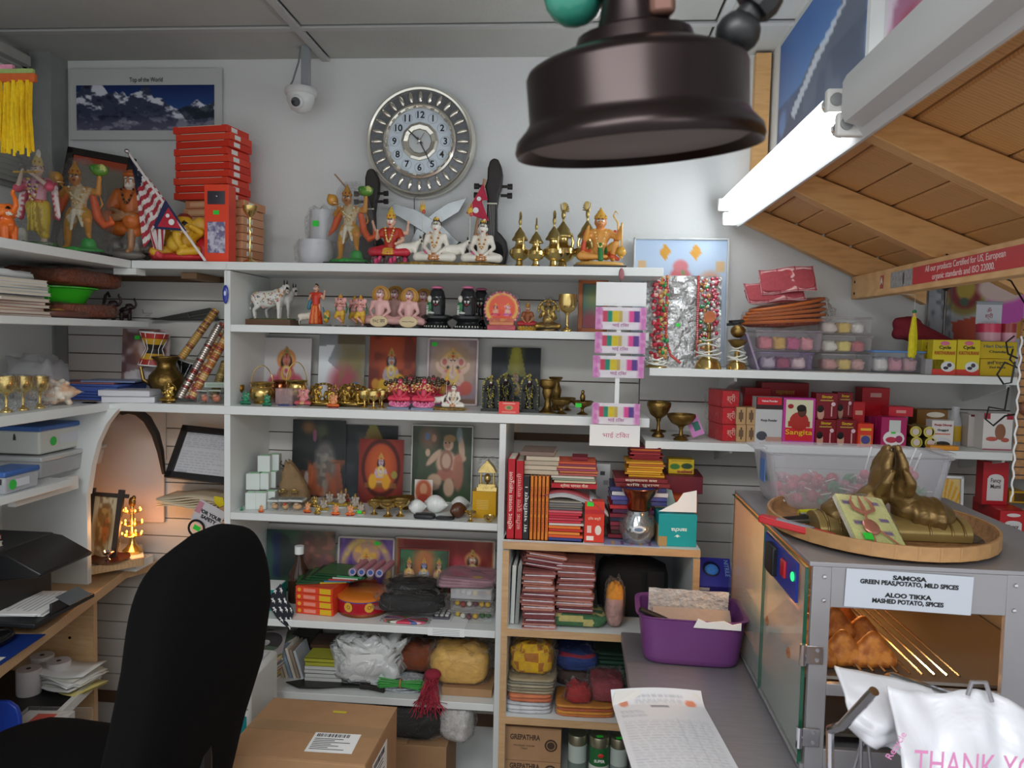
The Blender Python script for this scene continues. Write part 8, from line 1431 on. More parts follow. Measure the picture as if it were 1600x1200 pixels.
pack('magenta bordered powder box picturing a woman in red',1223,1273,622,R2,'c03c98',-.27,.05,'powder_box',tl=(('Sangita',.26,.15,'e8c020',.84),),bars=((.08,.96,-.42,.42,'d8d4b4'),(.08,.36,-.42,.42,'d02834'),(.5,5.2,.0,.3,'b03028'),(.38,.5,-.34,.34,'b03028'),(.72,5.13,.08,.14,'5c3428'),(.78,5.08,.06,.15,'1c1412'),(.82,5.05,-.28,.09,'a02030')))
SG=(('Singar',.86,.15,'e0c01c',.5),);SB=((.7,.74,-.3,.3,'b8a04c'),(.2,5.26,-.26,.16,'c89884'),(.38,5.15,-.28,.15,'1c1012'),(.1,.5,.2,.26,'d8a0a0'),(.58,5.08,.3,.1,'e0c0c8'))
for a,b,pt,y,z_,l in ((1274,1306,655,-.27,R2,'lower left'),(1306,1340,656,-.265,R2,'lower right'),(1275,1309,611,-.26,R2+.074,'upper left'),(1308,1333,613,-.2,R2+.074,'upper right, set back')):pack(l+' maroon cosmetic box with woman and lipstick',a,b,pt,z_,'7c1420',y,.05,'cosmetic_box',tl=SG,grp='maroon cosmetic boxes',bars=SB,h=.073)
pack('small plain red box above the orange-red one',1333,1352,628,R2+.058,'b82028',-.2,.04,'red_box',bars=((.4,.6,-.3,.3,'d89a8a'),));pack('orange-red box with blue figure beside maroon boxes',1341,1365,662,R2,'d83c24',-.275,.04,'camphor_box',bars=((.1,.5,-.35,.35,'c88a4c'),(.3,5.18,0,.3,'4a4a8c'),(.7,.8,-.35,.35,'e8b83c')));pack('support box behind the orange-red camphor box',1334,1354,660,R2,'8c1c24',-.2,.04,'red_box',h=.057)
for i in range(4):pack(('front','second','third','rear')[i]+' magenta box of the row with cloud label' ,1377-9*i,1417-9*i,652,R2,'a8205c',-.27+.045*i,.04,'incense_powder_box',grp='magenta box row',bars=((.3,5.26,0,.42,'e0dcdc'),(.5,.9,-.2,.25,'ccd0cc'),(.25,5.1,-.1,.22,'b83048'),(.28,5.12,.2,.14,'9c2858'),(.46,.52,-.12,.06,'3cc83c')) if i == 0 else ())
pack('red box lying on top of the magenta row',1390,1428,634,R2+.082,'cc2838',-.2,.06,'red_box',bars=((.35,.65,-.2,.2,'e09a94'),),h=.028);pack('red box with white print at the back under the upper shelf',1345,1388,606,R2,'c41c28',-.1,.06,'red_box',bars=((.82,.9,-.2,.2,'e0a8a0'),))
for i,(a,c) in enumerate(((1421,0),(1443,0),(1419,1),(1440,1))):
    y=-.26;x=xs(a+10,y,R2);r=.0155;t=T('gold_tin',('lower left','lower right','upper left','upper right')[i]+' gold tin lying end-on in the pile of four','tin',(x,y,R2+r+c*r*1.96),0,'gold tins');MB().tube([(0,0,0),(0,.09,0)],r,20,'a89a3c').build('body',VCM,t);MB().lathe([(0,0),(r*.6,0),(r*.6,.001),(0,.001)],16,'c8b8b0').lathe([(r*.85,0),(r,0),(r,.003),(r*.85,.003)],20,'c8b850').build('cap',VCG,t,(0,-.0005,0),(pi/2,0,0))
pack('brown box behind the gold tins',1432,1480,640,R2,'7c5420',-.15,.06,'brown_box',bars=((.85,5.08,.1,.3,'d8d0c0'),));pack('white box with dark resin picture, right of the gold tins',1456,1490,657,R2,'d4d0cc',-.26,.04,'resin_box',tl=(('Pooja Dhoop',.84,.1,'a8283c',.8),('Guggul',.66,.1,'2c3c3c',.5)),bars=((.5,.54,-.35,.35,'c86a4c'),(.2,5.2,0,.42,'c4c8cc'),(.16,5.12,0,.36,'2c2420')));pack('flat orange box lying before the resin box',1455,1500,697,R2,'d89028',-.29,.03,'orange_box')
x,w,h=dims(1487,1507,636,-.18,R2);t=T('glass_bottle','clear glass bottle with yellow label on lower right shelf','bottle',(x,-.16,R2));MB().lathe([(0,0),(w/2,0),(w/2,h*.6),(w*.3,h*.8),(w*.3,h),(0,h)],18).build('bottle',HAZY,t);MB().lathe([(w*.505,h*.1),(w*.505,h*.5)],18,'c8a028').build('label',VCP,t)
for i in range(2):pack(('left','right')[i]+' plain white box behind the illustrated one',1513+11*i,1527+11*i,648,R2,'c4bcb8',-.2,.1,'white_box',grp='plain white boxes at the shelf end',bars=((.94,1,-.3,.3,'6c2428'),))
pack('white box with red corners and copper vessel picture',1536,1582,646,R2,'d8d4d0',-.25,.09,'vessel_box',bars=((.84,1,-.5,-.28,'a02838'),(.84,1,.28,.5,'a02838'),(.5,5.22,.08,.18,'8c5c44'),(.3,5.06,-.2,.2,'b8584c'),(.28,5.06,.25,.14,'b05848'),(0,.03,-.5,.5,'b05868')))
p=Pic(34,44,'d8c8a0');[p.poly([(.1,1),(.1+1.2*math.cos(a),1-1.0*math.sin(a)),(.1+1.2*math.cos(a+.09),1-1.0*math.sin(a+.09))],'d89a1c') for a in [k*.18 for k in range(9)]];p.mix((p.U>.12)*.35,'e0a82c');p.ell(.15,.5,.04,.14,'2c2c2c');p.ell(.12,.7,.1,.2,'d8d4cc')
picture('small framed sunburst picture behind the bin',1466,1503,742,815,-.2,p,frame='dcdcdc',fw=.008,zb=R3,tilt=-.05)
pack('yellow and red henna box behind the cut-out face',1459,1506,790,R3,'d0b428',-.2,.05,'henna_box',tl=(('Indus',.68,.25,'b83c2c',.5),),bars=((0,.45,-.5,.5,'c83c30'),));p=Pic(30,36,'181214');p.ell(.5,.55,.32,.4,'d0a894',1,.08);p.poly([(.0,0),(1,0),(.95,.4),(.6,.18),(.3,.25),(.1,.8),(0,1)],'181214');[p.ell(x,.52,.07,.03,'1c1414') for x in (.38,.64)];p.ell(.52,.78,.1,.03,'b04a50');p.ell(.52,.63,.04,.03,'b88a78');p.rect(.0,.34,.38,.48,'2fd23c')
picture("cut-out picture of a dark-haired woman's face with green sticker",1483,1509,797,834,-.275,p,'cutout','face_cutout',zb=R3,tilt=-.08)
for a,b,l in ((1509,1534,'left'),(1534,1560,'right')):x,w,h=dims(a,b,812,-.265,R3);t=T('striped_jar',l+' small jar striped red, yellow and green','jar',(x,-.25,R3),0,'striped jars');[MB().lathe([(0,h*z0),(w/2,h*z0),(w/2,h*z1),(0,h*z1)],20,c).build(n,VCG,t) for n,z0,z1,c in (('base',0,.35,'3c9a54'),('middle_band',.35,.65,'d8c02c'),('lid',.65,1,'c83c30'))]
for i in range(6):pack(('front','second','third','fourth','fifth','rear')[i]+' red henna box of the receding row on the short shelf',1562-7*i,1604-9*i,783,R3,'c0242c',-.275+.035*i,.03,'henna_box',tl=(('Fancy\nMumi',.42,.14,'4a3434',.4),) if i == 0 else None,grp='red henna box row',bars=((.08,.6,-.32,.32,'d8d4d4'),(.6,5.08,0,.3,'d8d4d4'),(.86,5.06,0,.26,'e8d8d8')) if i == 0 else (),h=.086)
pack('upper red henna box standing on the receding row',1535,1575,722,R3+.0865,'b8202a',-.2,.04,'henna_box',tl=(('Fancy\nMumi',.5,.14,'4a3434',.4),),bars=((.1,.62,-.32,.32,'d8d4d4'),(.62,5.1,0,.3,'d8d4d4')));pack('small yellow box at right end on the henna row',1578,1604,752,R3+.0865,'c89a20',-.16,.06,'yellow_box',bars=((.15,.85,-.2,.4,'5c4420'),),h=.035)
# ================================================================ HANGING CARD STRIP
ys=-.335;t=T('card_strip','hanging strip of pink bordered colour powder cards with white header','card strip',(xs(966,ys,1.5),ys,0));MB().box((0,.003,(zs(445,.1,ys)+zs(695,.1,ys))/2),(.012,.001,zs(445,.1,ys)-zs(695,.1,ys))).build('backing_strip',PAPER,t)
p0_=Pic(44,22,'e6e0e6');p0_.mix(np.clip((np.abs(p0_.U-.5)-.34)*12,0,1),'d890c4');p0_.noise(14,'c060a8',.5,.55,5,(np.abs(p0_.U-.5)>.36).astype(float))
for k,(a,b,c) in enumerate(((.14,.24,'c84060'),(.24,.34,'1c8a70'),(.34,.46,'d8c020'),(.46,.54,'c0a860'),(.54,.66,'d8d4d4'),(.66,.76,'e04c94'),(.76,.87,'5c3c8c'))):p0_.rect(a,.16,b,.66,c)
for n_,(a,b,y0,y1) in enumerate(((929,1008,480,515),(929,1008,519,552),(927,1007,556,590),(928,1003,630,663))):
    x0,x1=xs(a,ys,1.5)-t.location.x,xs(b,ys,1.5)-t.location.x;z1,z0=zs(y0,.1,ys),zs(y1,.1,ys);c=link('card',p0_.mesh('card',x1-x0,z1-z0,.002),VCP,t,((x0+x1)/2,0,z0));txt('भाई टिका',.012,ink('b04c94'),t,((x0+x1)/2,-.0008,z0+.012),width=.045);MB().grid(6,6,lambda u,v:((u-.5)*(x1-x0+.01),-.006-.003*mn.noise(V3(u*5,v*5,n_)),v*(z1-z0+.012)),None).build('plastic_sleeve',WRAP,c,fix=False)
for y0,y1,a,b in ((441,478,929,1007),(664,697,925,1004)):
    z1,z0=zs(y0,.1,ys),zs(y1,.1,ys);MB().box(((xs(a,ys,1.5)+xs(b,ys,1.5))/2-t.location.x,0,(z0+z1)/2),(xs(b,ys,1.5)-xs(a,ys,1.5),.0015,z1-z0)).build('white_card',PAPER,t)
txt('भाई टिका',.017,ink('c06088'),t,(0,-.001,(z0+z1)/2),width=.075);za=zs(441,.1,ys);MB().tube([(.0,0,za),(.002,0,ZT-.03),(.0,.036,ZT-.02)],.001,5).build('string',BLACK,t);MB().ell((.002,-.004,za+.022),(.008,.006,.018),'a06468',8,6).build('tag_figure',VC,t)
# ================================================================ GLASS WARMING CASE ON THE COUNTER
CX0,CX1,CY0,CY1,CZ0,CZ1=.425,.96,-1.1,-.45,.752,1.135
t=T('food_warmer','steel and glass food warming case on the counter','display case',(0,0,0));PAN=mat('warmer_steel','a19fa2',.4,.45,noise=.06,nscale=8)
wx0,wx1=xs(1293,CY0,1.0),xs(1565,CY0,1.0);wz1=zs(947,wx0,CY0);wz0=zs(1066,wx0,CY0);lz0=.80;lz1=wz0-.022
fb=lambda x0,x1,z0,z1,n='front_bar':MB().box(((x0+x1)/2,CY0,(z0+z1)/2),(x1-x0,.012,z1-z0)).build(n,PAN,t,bevel=.001)
fb(CX0+.006,wx0,CZ0,CZ1);fb(wx1,CX1,CZ0,CZ1);fb(wx0,wx1,wz1,CZ1);fb(wx0,wx1,lz1,wz0);fb(wx0,wx1,CZ0,lz0)
MB().box(((CX0+CX1)/2,(CY0+CY1)/2,CZ1+.004),(CX1-CX0,CY1-CY0+.012,.008)).build('top_sheet',PAN,t,bevel=.001);MB().box(((CX0+CX1)/2,(CY0+CY1)/2,CZ0+.008),(CX1-CX0,CY1-CY0,.014)).build('floor_sheet',PAN,t)
MB().box(((CX0+CX1)/2,CY1,(CZ0+CZ1)/2),(CX1-CX0,.01,CZ1-CZ0)).build('back_sheet',mat('amber_back','8a6a50',.5,.3),t);MB().box((CX1,(CY0+CY1)/2,(CZ0+CZ1)/2),(.01,CY1-CY0,CZ1-CZ0)).build('side_sheet',PAN,t)
GL=film('case_glass','e6f2ea',.03,.03,0,5);GE=mat('glass_edge','1e5a44',.15)
for y0,y1 in ((CY0+.008,-.79),(-.785,CY1+.02)):
    g=MB().box((CX0,(y0+y1)/2,.945),(.006,y1-y0,.365)).build('glass_pane',GL,t);MB().box((CX0,y0-.0008,.945),(.0065,.0016,.365)).build('glass_edge',GE,g);MB().box((CX0,(y0+y1)/2,1.1282),(.0062,y1-y0,.0014)).build('glass_edge',GE,g)
for zz,a,b in ((zs(1020,.43,CY0),1247,1278),(zs(1148,.43,CY0),1243,1272)):
    h_=MB().box((.438,CY0-.008,zz),(.034,.003,.034)).build('hinge',CHROME,t,bevel=.001);MB().tube([(.419,CY0-.01,zz-.019),(.419,CY0-.01,zz+.019)],.006,10).build('hinge_pin',CHROME,h_)
    for s in (-1,1):MB().lathe([(0,0),(.004,0),(.003,.003),(0,.0035)],10).build('screw',STEEL,h_,(.444,CY0-.0095,zz+s*.009),(pi/2,0,0))
for a,b in ((1288,901),(1287,938),(1587,915),(1584,954)):q=at(a,b,CY0-.006);MB().lathe([(0,0),(.0042,0),(.003,.003),(0,.0036)],12).build('screw',CHROME,t,q,(pi/2,0,0))
MB().box((CX0-.004,-.93,1.085),(.006,.24,.075),'2c3c9c').build('control_strip',VCP,t,bevel=.001);MB().box((CX0-.009,-.97,1.09),(.006,.03,.034),'d02c38').build('red_switch',VCG,t,bevel=.002);MB().ell((CX0-.008,-1.03,1.092),(.003,.009,.009),'1cb060',10,8).build('green_light',mat('green_lamp','20c060',.3,emit='20d060',power=1.5),t);MB().box((CX0-.010,-.885,1.085),(.016,.06,.06)).build('dial_housing',BLACK,t,bevel=.004)
for zz in (wz0-.012,.80):
    MB().box(((CX0+CX1)/2,-.80,zz),(CX1-CX0-.03,.5,.006)).build('tray',mat('tray_steel','b0a89c',.3,.8),t)
for i in range(9):MB().tube([(wx0+.08+.022*i,-1.05,wz0+.004+.0),(wx0+.08+.022*i,-.5,wz0+.004)],.0022,6).build('rack_wire',CHROME,t)
q0,q1=at(1322,893,CY0-.009),at(1518,953,CY0-.009);n_=T('menu_card','white menu card listing samosa and aloo tikka on the case','sign',((q0.x+q1.x)/2,CY0-.0085,(q0.z+q1.z)/2-.002),0,rot=(0,.025,0));MB().box((0,0,0),(q1.x-q0.x,.0015,.069),'ccd2dc').build('card',VCP,n_)
for s,zz,wd in (('SAMOSA',.023,.058),('GREEN PEAS,POTATO, MILD SPICES',.013,.168),('ALOO TIKKA',-.009,.08),('MASHED POTATO, SPICES',-.020,.122)):txt(s,.0108,ink('18191c'),n_,(0,-.0012,zz),width=wd,bold=.0005)
mb=MB();[seg(mb,a,b,.16,.12,'c87828',10) for a,b in (((-.3,-.05,.2),(.3,-.05,.2)),((-.3,0,.2),(0,0,.62)),((.3,0,.2),(0,0,.62)))];mb.ell((0,0,.3),(.26,.17,.24),'d08a34');hs_=fuse(mb,.045);flush();SM=mat('fried_pastry','c47a2c',.6,col2='9c5418',nscale=5,bump=.15,bscale=14)
k=0
for i in range(3):
    for j in range(3):
        x=wx0+.005+.056*i+.012*(j%2);y=-1.0+.085*j;t2=link('samosa',hs_['me'],SM);t2.location=(x,y,wz0-.014+(.018 if i == 1 and j else 0));t2.scale=(.105,)*3;t2.rotation_euler=(0,0,random.uniform(-.7,.7));tag(t2,'golden fried samosa in the '+('front','middle','rear')[j]+' row, '+('first','second','third')[i]+' from the left','samosa','samosas in the warming case')
l=bpy.data.lights.new('case_bulb','POINT');l.energy=1.7;l.color=(1,.52,.17);l.shadow_soft_size=.02;o=bpy.data.objects.new('case_bulb',l);COL.objects.link(o);o.location=(.565,-.74,1.06);b_=MB().ell((0,0,0),(.013,.013,.016)).build('bulb',mat('amber_bulb','ffc070',.3,emit='ffa040',power=12),t,(.565,-.70,1.025))
MB().box((.66,-.6,.98),(.18,.006,.1),'b87850').build('inner_panel',VC,t,rot=(.3,0,0))
pn=Pic(10,14,'a0b0a4');pn.noise(4,'b07868',.8,.5);o,_,_=picture('small photo card in a green clear holder at the case corner',1172,1188,770,838,-.47,pn,'card','photo_card',zb=CZ1+.0085,tilt=-.03,rz=-.9)
# ================================================================ THINGS ON THE CASE
zt_=CZ1+.0085
def otub(name,label,cat,c,w,d,h,th,m,taper=1.1,rz=0,lip=.008,n=40,sq=.35):
    t=T(name,label,cat,c,rz);pw=lambda v:math.copysign(abs(v) ** sq,v);R_=[]
    for k,zz in ((.9,0),(.97,.006),(1,h*.15),(taper,h*.97),(taper+lip/w*2,h),(taper+lip/w*2,h+.002),(taper-th/w*2,h),(1-th/w*2,th+h*.12),(.9,th)):R_.append([(pw(math.cos(a))*w/2*k,pw(math.sin(a))*d/2*k,zz) for a in [2*pi*i/n for i in range(n)]])
    vs=[v for r in R_ for v in r];K=len(R_);fs=[(j*n+i,j*n+(i+1)%n,(j+1)*n+(i+1)%n,(j+1)*n+i) for j in range(K-1) for i in range(n)]+[tuple(range(n-1,-1,-1)),tuple((K-1)*n+i for i in range(n))]
    MB().add(vs,fs).build('tub',m,t,smooth=50);return t
x0,x1=xs(1190,-.60,1.2),xs(1462,-.60,1.2);tb=otub('lollipop_bin','large frosted clear bin of wrapped lollipops on the warming case','bin',((x0+x1)/2,-.585,zt_),(x1-x0)*.93,.22,zs(712,.6,-.68)-zt_,.003,film('frosted_bin','dcdee4',.3,.26,.1,8),1.1)
for s in (-1,1):MB().box((s*(x1-x0)*.53,0,.138),(.03,.10,.006)).build('grip',MC['frosted_bin'],tb,bevel=.002)
MB().box((-(x1-x0)*.50,-.02,.09),(.002,.05,.07),'5c84c4').build('blue_label',VCP,tb)
WR=[film('candy_'+c,c,.2,.55,.8,40) for c in ('d04868','c83c50','4aa868','d890a0','5a9ac0')];pal=['c83c58','d85a70','b82c48','3c9a5c','d8a0a8','c83c58']
for k in range(44):
    i,j=k%11,k // 11;z=zt_+.022+.022*(j%2)+random.uniform(0,.01);x=x0+.035+(x1-x0-.07)*i/10.6+random.uniform(-.006,.006);y=-.66+.045*j+random.uniform(-.008,.008)
    t=T('lollipop','wrapped lollipop among those heaped in the frosted bin','lollipop',(x,y,z),0,'lollipops in the frosted bin',rot=(random.uniform(1.1,1.9)*random.choice((-1,1)),random.uniform(-1.5,1.5),random.uniform(0,3)));MB().ell((0,0,0),.0135,pal[k%6],10,8).build('candy',VCG,t);MB().tube([(0,0,.01),(0,0,.045)],.0015,6).build('stick',PAPER,t);MB().lathe([(0,-.015),(.014,-.004),(.014,.006),(.004,.014),(.011,.024)],8).build('wrapper',WR[(0,0,1,2,3,0)[k%6]],t,smooth=0)
for a,b,c,d,e in ((1352,722,1362,698,'left of the bronze hands'),(1420,716,1432,700,'just right of the bronze hands'),(1428,724,1440,708,'farthest right of the bronze hands')):
    q,r=at(a,b,-.6),at(c,d,-.6);t=T('lollipop','lollipop stick poking above the frosted bin rim, '+e,'lollipop',q,0,'lollipops poking out of the bin');MB().ell((0,0,-.03),.012,'d05870',10,8).build('candy',VCG,t);MB().tube([(0,0,-.02),r-q],.0017,6).build('stick',PAPER,t)
WV=mat('woven_bamboo','a07448',.6,noise=.3,nscale=50,bump=.7,bscale=110);BKx,BKy,BR=.632,-.855,.212
t=T('winnowing_basket','round woven bamboo tray on the warming case holding the bronze hands','basket',(BKx,BKy,zt_));MB().lathe([(0,.001),(BR*.9,.001),(BR*.97,.01),(BR,.032),(BR*.975,.032),(BR*.95,.014),(BR*.88,.005),(0,.005)],56,sx=1,sy=1.16).build('woven_tray',WV,t,smooth=50)
mb_=MB().box((0,0,0),(.0425,.005,.026)).mesh('rim_band',0)
for i in range(36):a=2*pi*i/36;link('rim_band',mb_,(WV,mat('rim_bamboo','b98d5c',.55,noise=.2,nscale=40))[i%2] if 0 else mat('rim_bamboo','b98d5c',.55,noise=.2,nscale=40),t,(math.cos(a)*BR,math.sin(a)*BR*1.16,.021),(0,0,math.atan2(math.cos(a)*1.16,-math.sin(a))))
zb2=zt_+.0055;BRZ=mat('bronze_paint','7c6238',.38,.55,noise=.25,nscale=25,bump=.2,bscale=60)
hx_,hy_=xs(1384,-.90,1.15),-.90;t=T('praying_hands','bronze statue of praying hands rising from ruffled sleeves on a book','statue',(hx_,hy_,zb2));t.scale=(.92,.88,.72)
bk=MB();n2=12;prof=[(-.055,0),(-.06,.02)]+[(-.058+.116*i/n2,.03+.03*math.sin(pi*i/n2) ** .6) for i in range(n2+1)]+[(.06,.02),(.055,0)];bk.prism(prof,-.158,.158,axis='x');bk.build('book',mat('book_gold','a08a54',.4,.5,noise=.15),t,smooth=50,bevel=.002)
for x in (-.14,-.115,-.07,.07,.115,.14):MB().tube([(x,p_[0]*1.01,p_[1]*1.01+.0005) for p_ in prof[1:-1]],.0025,6).build('book_band',BRZ,t)
hd=MB();zz=.055
for s in (-1,1):
    hd.ell((s*.021,-.005,zz+.095),(.021,.04,.05),None);seg(hd,(s*.026,0,zz+.06),(s*.065,.0,zz+.0),.033,.036,None,10)
    for i,(y,L) in enumerate(((-.036,.062),(-.013,.078),(.01,.074),(.032,.056))):seg(hd,(s*.019,y,zz+.12),(s*.0175,y*.9-.004,zz+.12+L*.5),.0115,.0105,None,8);seg(hd,(s*.0175,y*.9-.004,zz+.12+L*.5),(s*.010,y*.75-.006,zz+.12+L),.0105,.0075,None,8)
    seg(hd,(s*.03,-.035,zz+.075),(s*.026,-.056,zz+.105),.014,.012,None,8);seg(hd,(s*.026,-.056,zz+.105),(s*.014,-.056,zz+.135),.0115,.008,None,8)
hh_=fuse(hd,.0042,None,2);sl=MB()
for s in (-1,1):
    seg(sl,(s*.05,0,zz+.02),(s*.095,.0,zz+.0),.044,.05,None,14)
    for k in range(4):sl.tube([(s*(.045+.018*k) ,math.cos(q)*(.045+.003*k),zz+.012-.004*k+math.sin(q)*(.045+.002*k)) for q in [2*pi*j/18 for j in range(18)]],.007,6,None,True)
hl_=fuse(sl,.005,None,2);flush();link('hands',hh_['me'],BRZ,t);link('sleeves',hl_['me'],BRZ,t)
t=T('trident_packet','pale yellow wrapped cloth packet with pink trident against the bronze hands','packet',(xs(1384,-1.04,1.15),-1.035,zb2+.004),0,rot=(-.86,.12,.3));p=Pic(36,44,'d8d498','c8cc84');[p.rect(x,y,x+.2,y+.07,'5c4484',.8) for x,y in ((.06,.12),(.66,.1),(.7,.42),(.66,.66),(.12,.5))];link('cloth',p.mesh('print',.105,.125,.012),VCP,t)
cc=mat('pink_copper','d08c78',.3,.6);tr=MB().tube([(-.02,-.006,-.005),(-.012,-.008,.085)],.0022,6)
for dx in (-.022,0,.022):tr.tube([(-.012,-.008,.075),(-.012+dx,-.009,.085),(-.012+dx*1.05,-.009,.102),(-.012+dx*.6,-.009,.118)],[.0035,.004,.003,.001],6)
tr.tube([(-.005,-.008,.045),(.04,-.007,.0)],.0018,6);tr.ell((-.012,-.007,.045),(.018,.004,.018));tr.build('trident',cc,t);sticker(t,(-.028,-.007,.022),.022,.015);blob(.112,.02,.13,5,.08).build('plastic_wrap',WRAP,t,(0,.004,0),smooth=180)
t=T('red_cutter','red handled tool lying at the left of the bamboo tray','tool',(xs(1250,-1.0,1.16),-.965,zb2+.022),-.45,rot=(0,.12,-.5));MB().prism([(-.07,-.012),(-.05,-.016),(.06,-.012),(.075,-.006),(.075,.006),(-.05,.016),(-.07,.012)],-.006,.008,axis='z').build('handle',mat('red_plastic','c8242c',.35),t,bevel=.003);MB().box((.0,-.006,.0095),(.07,.012,.003)).build('grey_inlay',mat('inlay_grey','8a8c94',.4),t)
for x,y,rz,l,c in ((1262,-.87,.3,'dark pliers behind the red cutter','2c2c2e'),(1290,-.80,.15,'steel blade tool with yellow handle in the bamboo tray','c8c82c')):t=T('hand_tool',l,'tool',(xs(x,y,1.15),y,zb2+.012),rz);MB().prism([(-.06,-.008),(.0,-.012),(.05,-.006),(.065,0),(.05,.008),(0,.010),(-.06,.01)],0,.008,axis='z').build('blade',KN,t,bevel=.002);MB().tube([(-.06,.0,.006),(-.0,.004,.008)],.007,8,c).build('grip',VCG,t)
bag('white_bag_scrap','crumpled green and white wrapper at right in the bamboo tray','wrapper',1490,1548,848,-.9,zb2+.002,.09,'cfd8d0',wrap=WRAP,amp=.3,cf=lambda u,v:'5cb08c' if .5<u<.7 else 'd4dcd6')
# ================================================================ COUNTER
t=otub('purple_tub','purple plastic tub with cardboard and knife on the steel counter','tub',((xs(1000,-.6,.8)+xs(1156,-.6,.8))/2,-.585,.7505),.232,.165,.118,.004,mat('purple_plastic','74407c',.35),1.1,-.05)
MB().box((.005,.02,.085),(.19,.10,.004),'a08c7c').build('cardboard',VC,t,rot=(.5,0,0));MB().grid(12,8,lambda u,v:((u-.5)*.2,.05-.01*v+.006*mn.noise(V3(u*9,v*7,1)),.075+.075*v),None).build('foil_lining',mat('white_foil','c8c4c0',.4,bump=1,bscale=60),t,fix=False,smooth=60);MB().prism([(-.0,0),(.11,0),(.11,.018),(.09,.012),(.07,.02),(.03,.014),(.01,.022)],-.096,-.0925).build('torn_paper',PAPER,t,(0.0,-.003,.104),smooth=0)
k_=T('kitchen_knife','black handled knife resting in the purple tub','knife',at(1000,952,-.66),0,rot=(0,.42,.25));MB().tube([(0,0,0),(.055,0,0)],[.007,.008],8).build('handle',BLACK,k_);MB().prism([(.055,-.007),(.16,-.002),(.16,.004),(.055,.008)],-.001,.001).build('blade',KN,k_,smooth=0)
p=Pic(56,72,'d8dade');p.ell(.12,.09,.05,.035,'d08a70');p.ell(.85,.09,.06,.03,'d88a6c');p.rect(.4,.12,.6,.14,'7a7c84');p.rows(.25,.03,.78,.1,3,'a0a4ac',.7,1);p.rows(.06,.17,.4,.26,5,'a8acb4',.7,.5);p.rows(.06,.3,.95,.95,26,'9ca0aa',.5,1,.35)
for x in (.62,.75,.86):p.rect(x,.28,x+.004,.96,'a0a4ac',.6)
q=[at(*v) for v in ((964,1101,-.87),(1095,1103,-.87),(1162,1196,-1.09),(1010,1215,-1.13))];t=T('invoice_sheet','printed white invoice sheet with curled edge on the counter','paper',(.205,-1.03,.7525),.1);me=p.mesh('print',.195,.33,.0008,lambda U,V:-.02*np.clip((.12-V)/.12,0,1) ** 2-.006*np.sin(U*3.1));link('sheet',me,VCP,t,(0,-.165,.008),(-pi/2,0,0))
b_=rbox('brown_carton','brown carton against the wall beneath the glove box','carton',1092,1168,915,-.42,.7505,.16,'a08058',h=.075)
t=T('glove_box','blue nitrile glove box with oval opening tilted on the carton','box',(xs(1118,-.40,.87),-.385,.829),0,rot=(.50,0,-.05));w=.098;MB().box((0,.055,.0225),(w,.11,.045),'2c2c8c').build('carton',VCP,t,bevel=.001);MB().ell((-.006,.065,.0455),(.024,.030,.001),'14143c',16,8).build('opening',VCP,t);MB().ell((-.005,.062,.046),(.019,.020,.008),'3c7cc8',12,8).build('blue_glove',VCC,t);MB().box((-.03,-.0006,.034),(.03,.0006,.010),'c8ccd8').build('white_panel',VCP,t);txt('NITRILE',.017,ink('8cb0e0'),t,(.036,.07,.0462),(0,0,-pi/2),width=.062);txt('NITRILE',.014,ink('4c8cd8'),t,(0,-.0010,.018),width=.056,bold=.0004);txt('M',.010,ink('dce0ec'),t,(.038,-.0010,.018))
# ================================================================ BAG RACK, HANGING LANTERN, RIGHT EDGE
t=T('bag_rack','chrome wire rack in front of the warming case carrying plastic bags','rack',(0,0,0));q=lambda a,b,y:at(a,b,y)
for pts in (((1297,1140,-1.36),(1316,1134,-1.38),(1366,1080,-1.44)),((1388,1058,-1.15),(1395,1056,-1.18),(1480,1086,-1.26),(1640,1140,-1.3))):MB().tube([q(*v) for v in pts],.007,10).build('rack_arm',CHROME,t)
for pts in (((1512,1086,-1.33),(1518,1066,-1.33),(1540,1066,-1.33),(1550,1096,-1.33)),((1345,1200,-1.2),(1346,1140,-1.2),(1354,1132,-1.2),(1360,1200,-1.2)),((1330,1215,-1.18),(1345,1165,-1.18),(1375,1145,-1.18))):MB().tube([q(*v) for v in pts],.0035,8).build('wire_hook',STEEL,t)
MB().tube([q(1297,1140,-1.36),q(1297,1330,-1.36)],.006,8).build('rack_post',CHROME,t);MB().box((.56,-1.36,.64),(.3,.05,.01)).build('rack_foot',STEEL,t)
BGM=film('shopping_bag','eceef4',.35,.86,.5,7)
def drape(label,top,bot,y,n=0):
    t=T('plastic_bag',label,'bag',(0,0,0),0,'white carrier bags on the rack');L=len(top)-1
    def f(u,v):
        i=min(int(u*L),L-1);k=u*L-i;a=[top[i][j]*(1-k)+top[i+1][j]*k for j in (0,1)];b=[bot[i][j]*(1-k)+bot[i+1][j]*k for j in (0,1)];P=at(a[0]*(1-v)+b[0]*v,a[1]*(1-v)+b[1]*v,y);return tuple(P+V3(0,-.10*math.sin(pi*min(1,v*.62))*(1-.3*u)+.02*math.sin(u*17+n)*v+.012*mn.noise(V3(u*7,v*5,n)),0))
    o=MB().grid(44,30,f).build('sheet',BGM,t,smooth=80,fix=False);m_=o.modifiers.new('thickness','SOLIDIFY');m_.thickness=.004;return t
drape('rear white carrier bag with its folded corner reaching left on the rack',[(1303,1043),(1400,1062),(1480,1085),(1600,1110)],[(1293,1092),(1340,1125),(1420,1160),(1600,1240)],-1.24,1)
dt=drape('front white carrier bag with pink THANK lettering',[(1385,1072),(1450,1086),(1520,1075),(1570,1090),(1690,1170)],[(1362,1260),(1420,1270),(1500,1275),(1570,1280),(1720,1290)],-1.31,4)
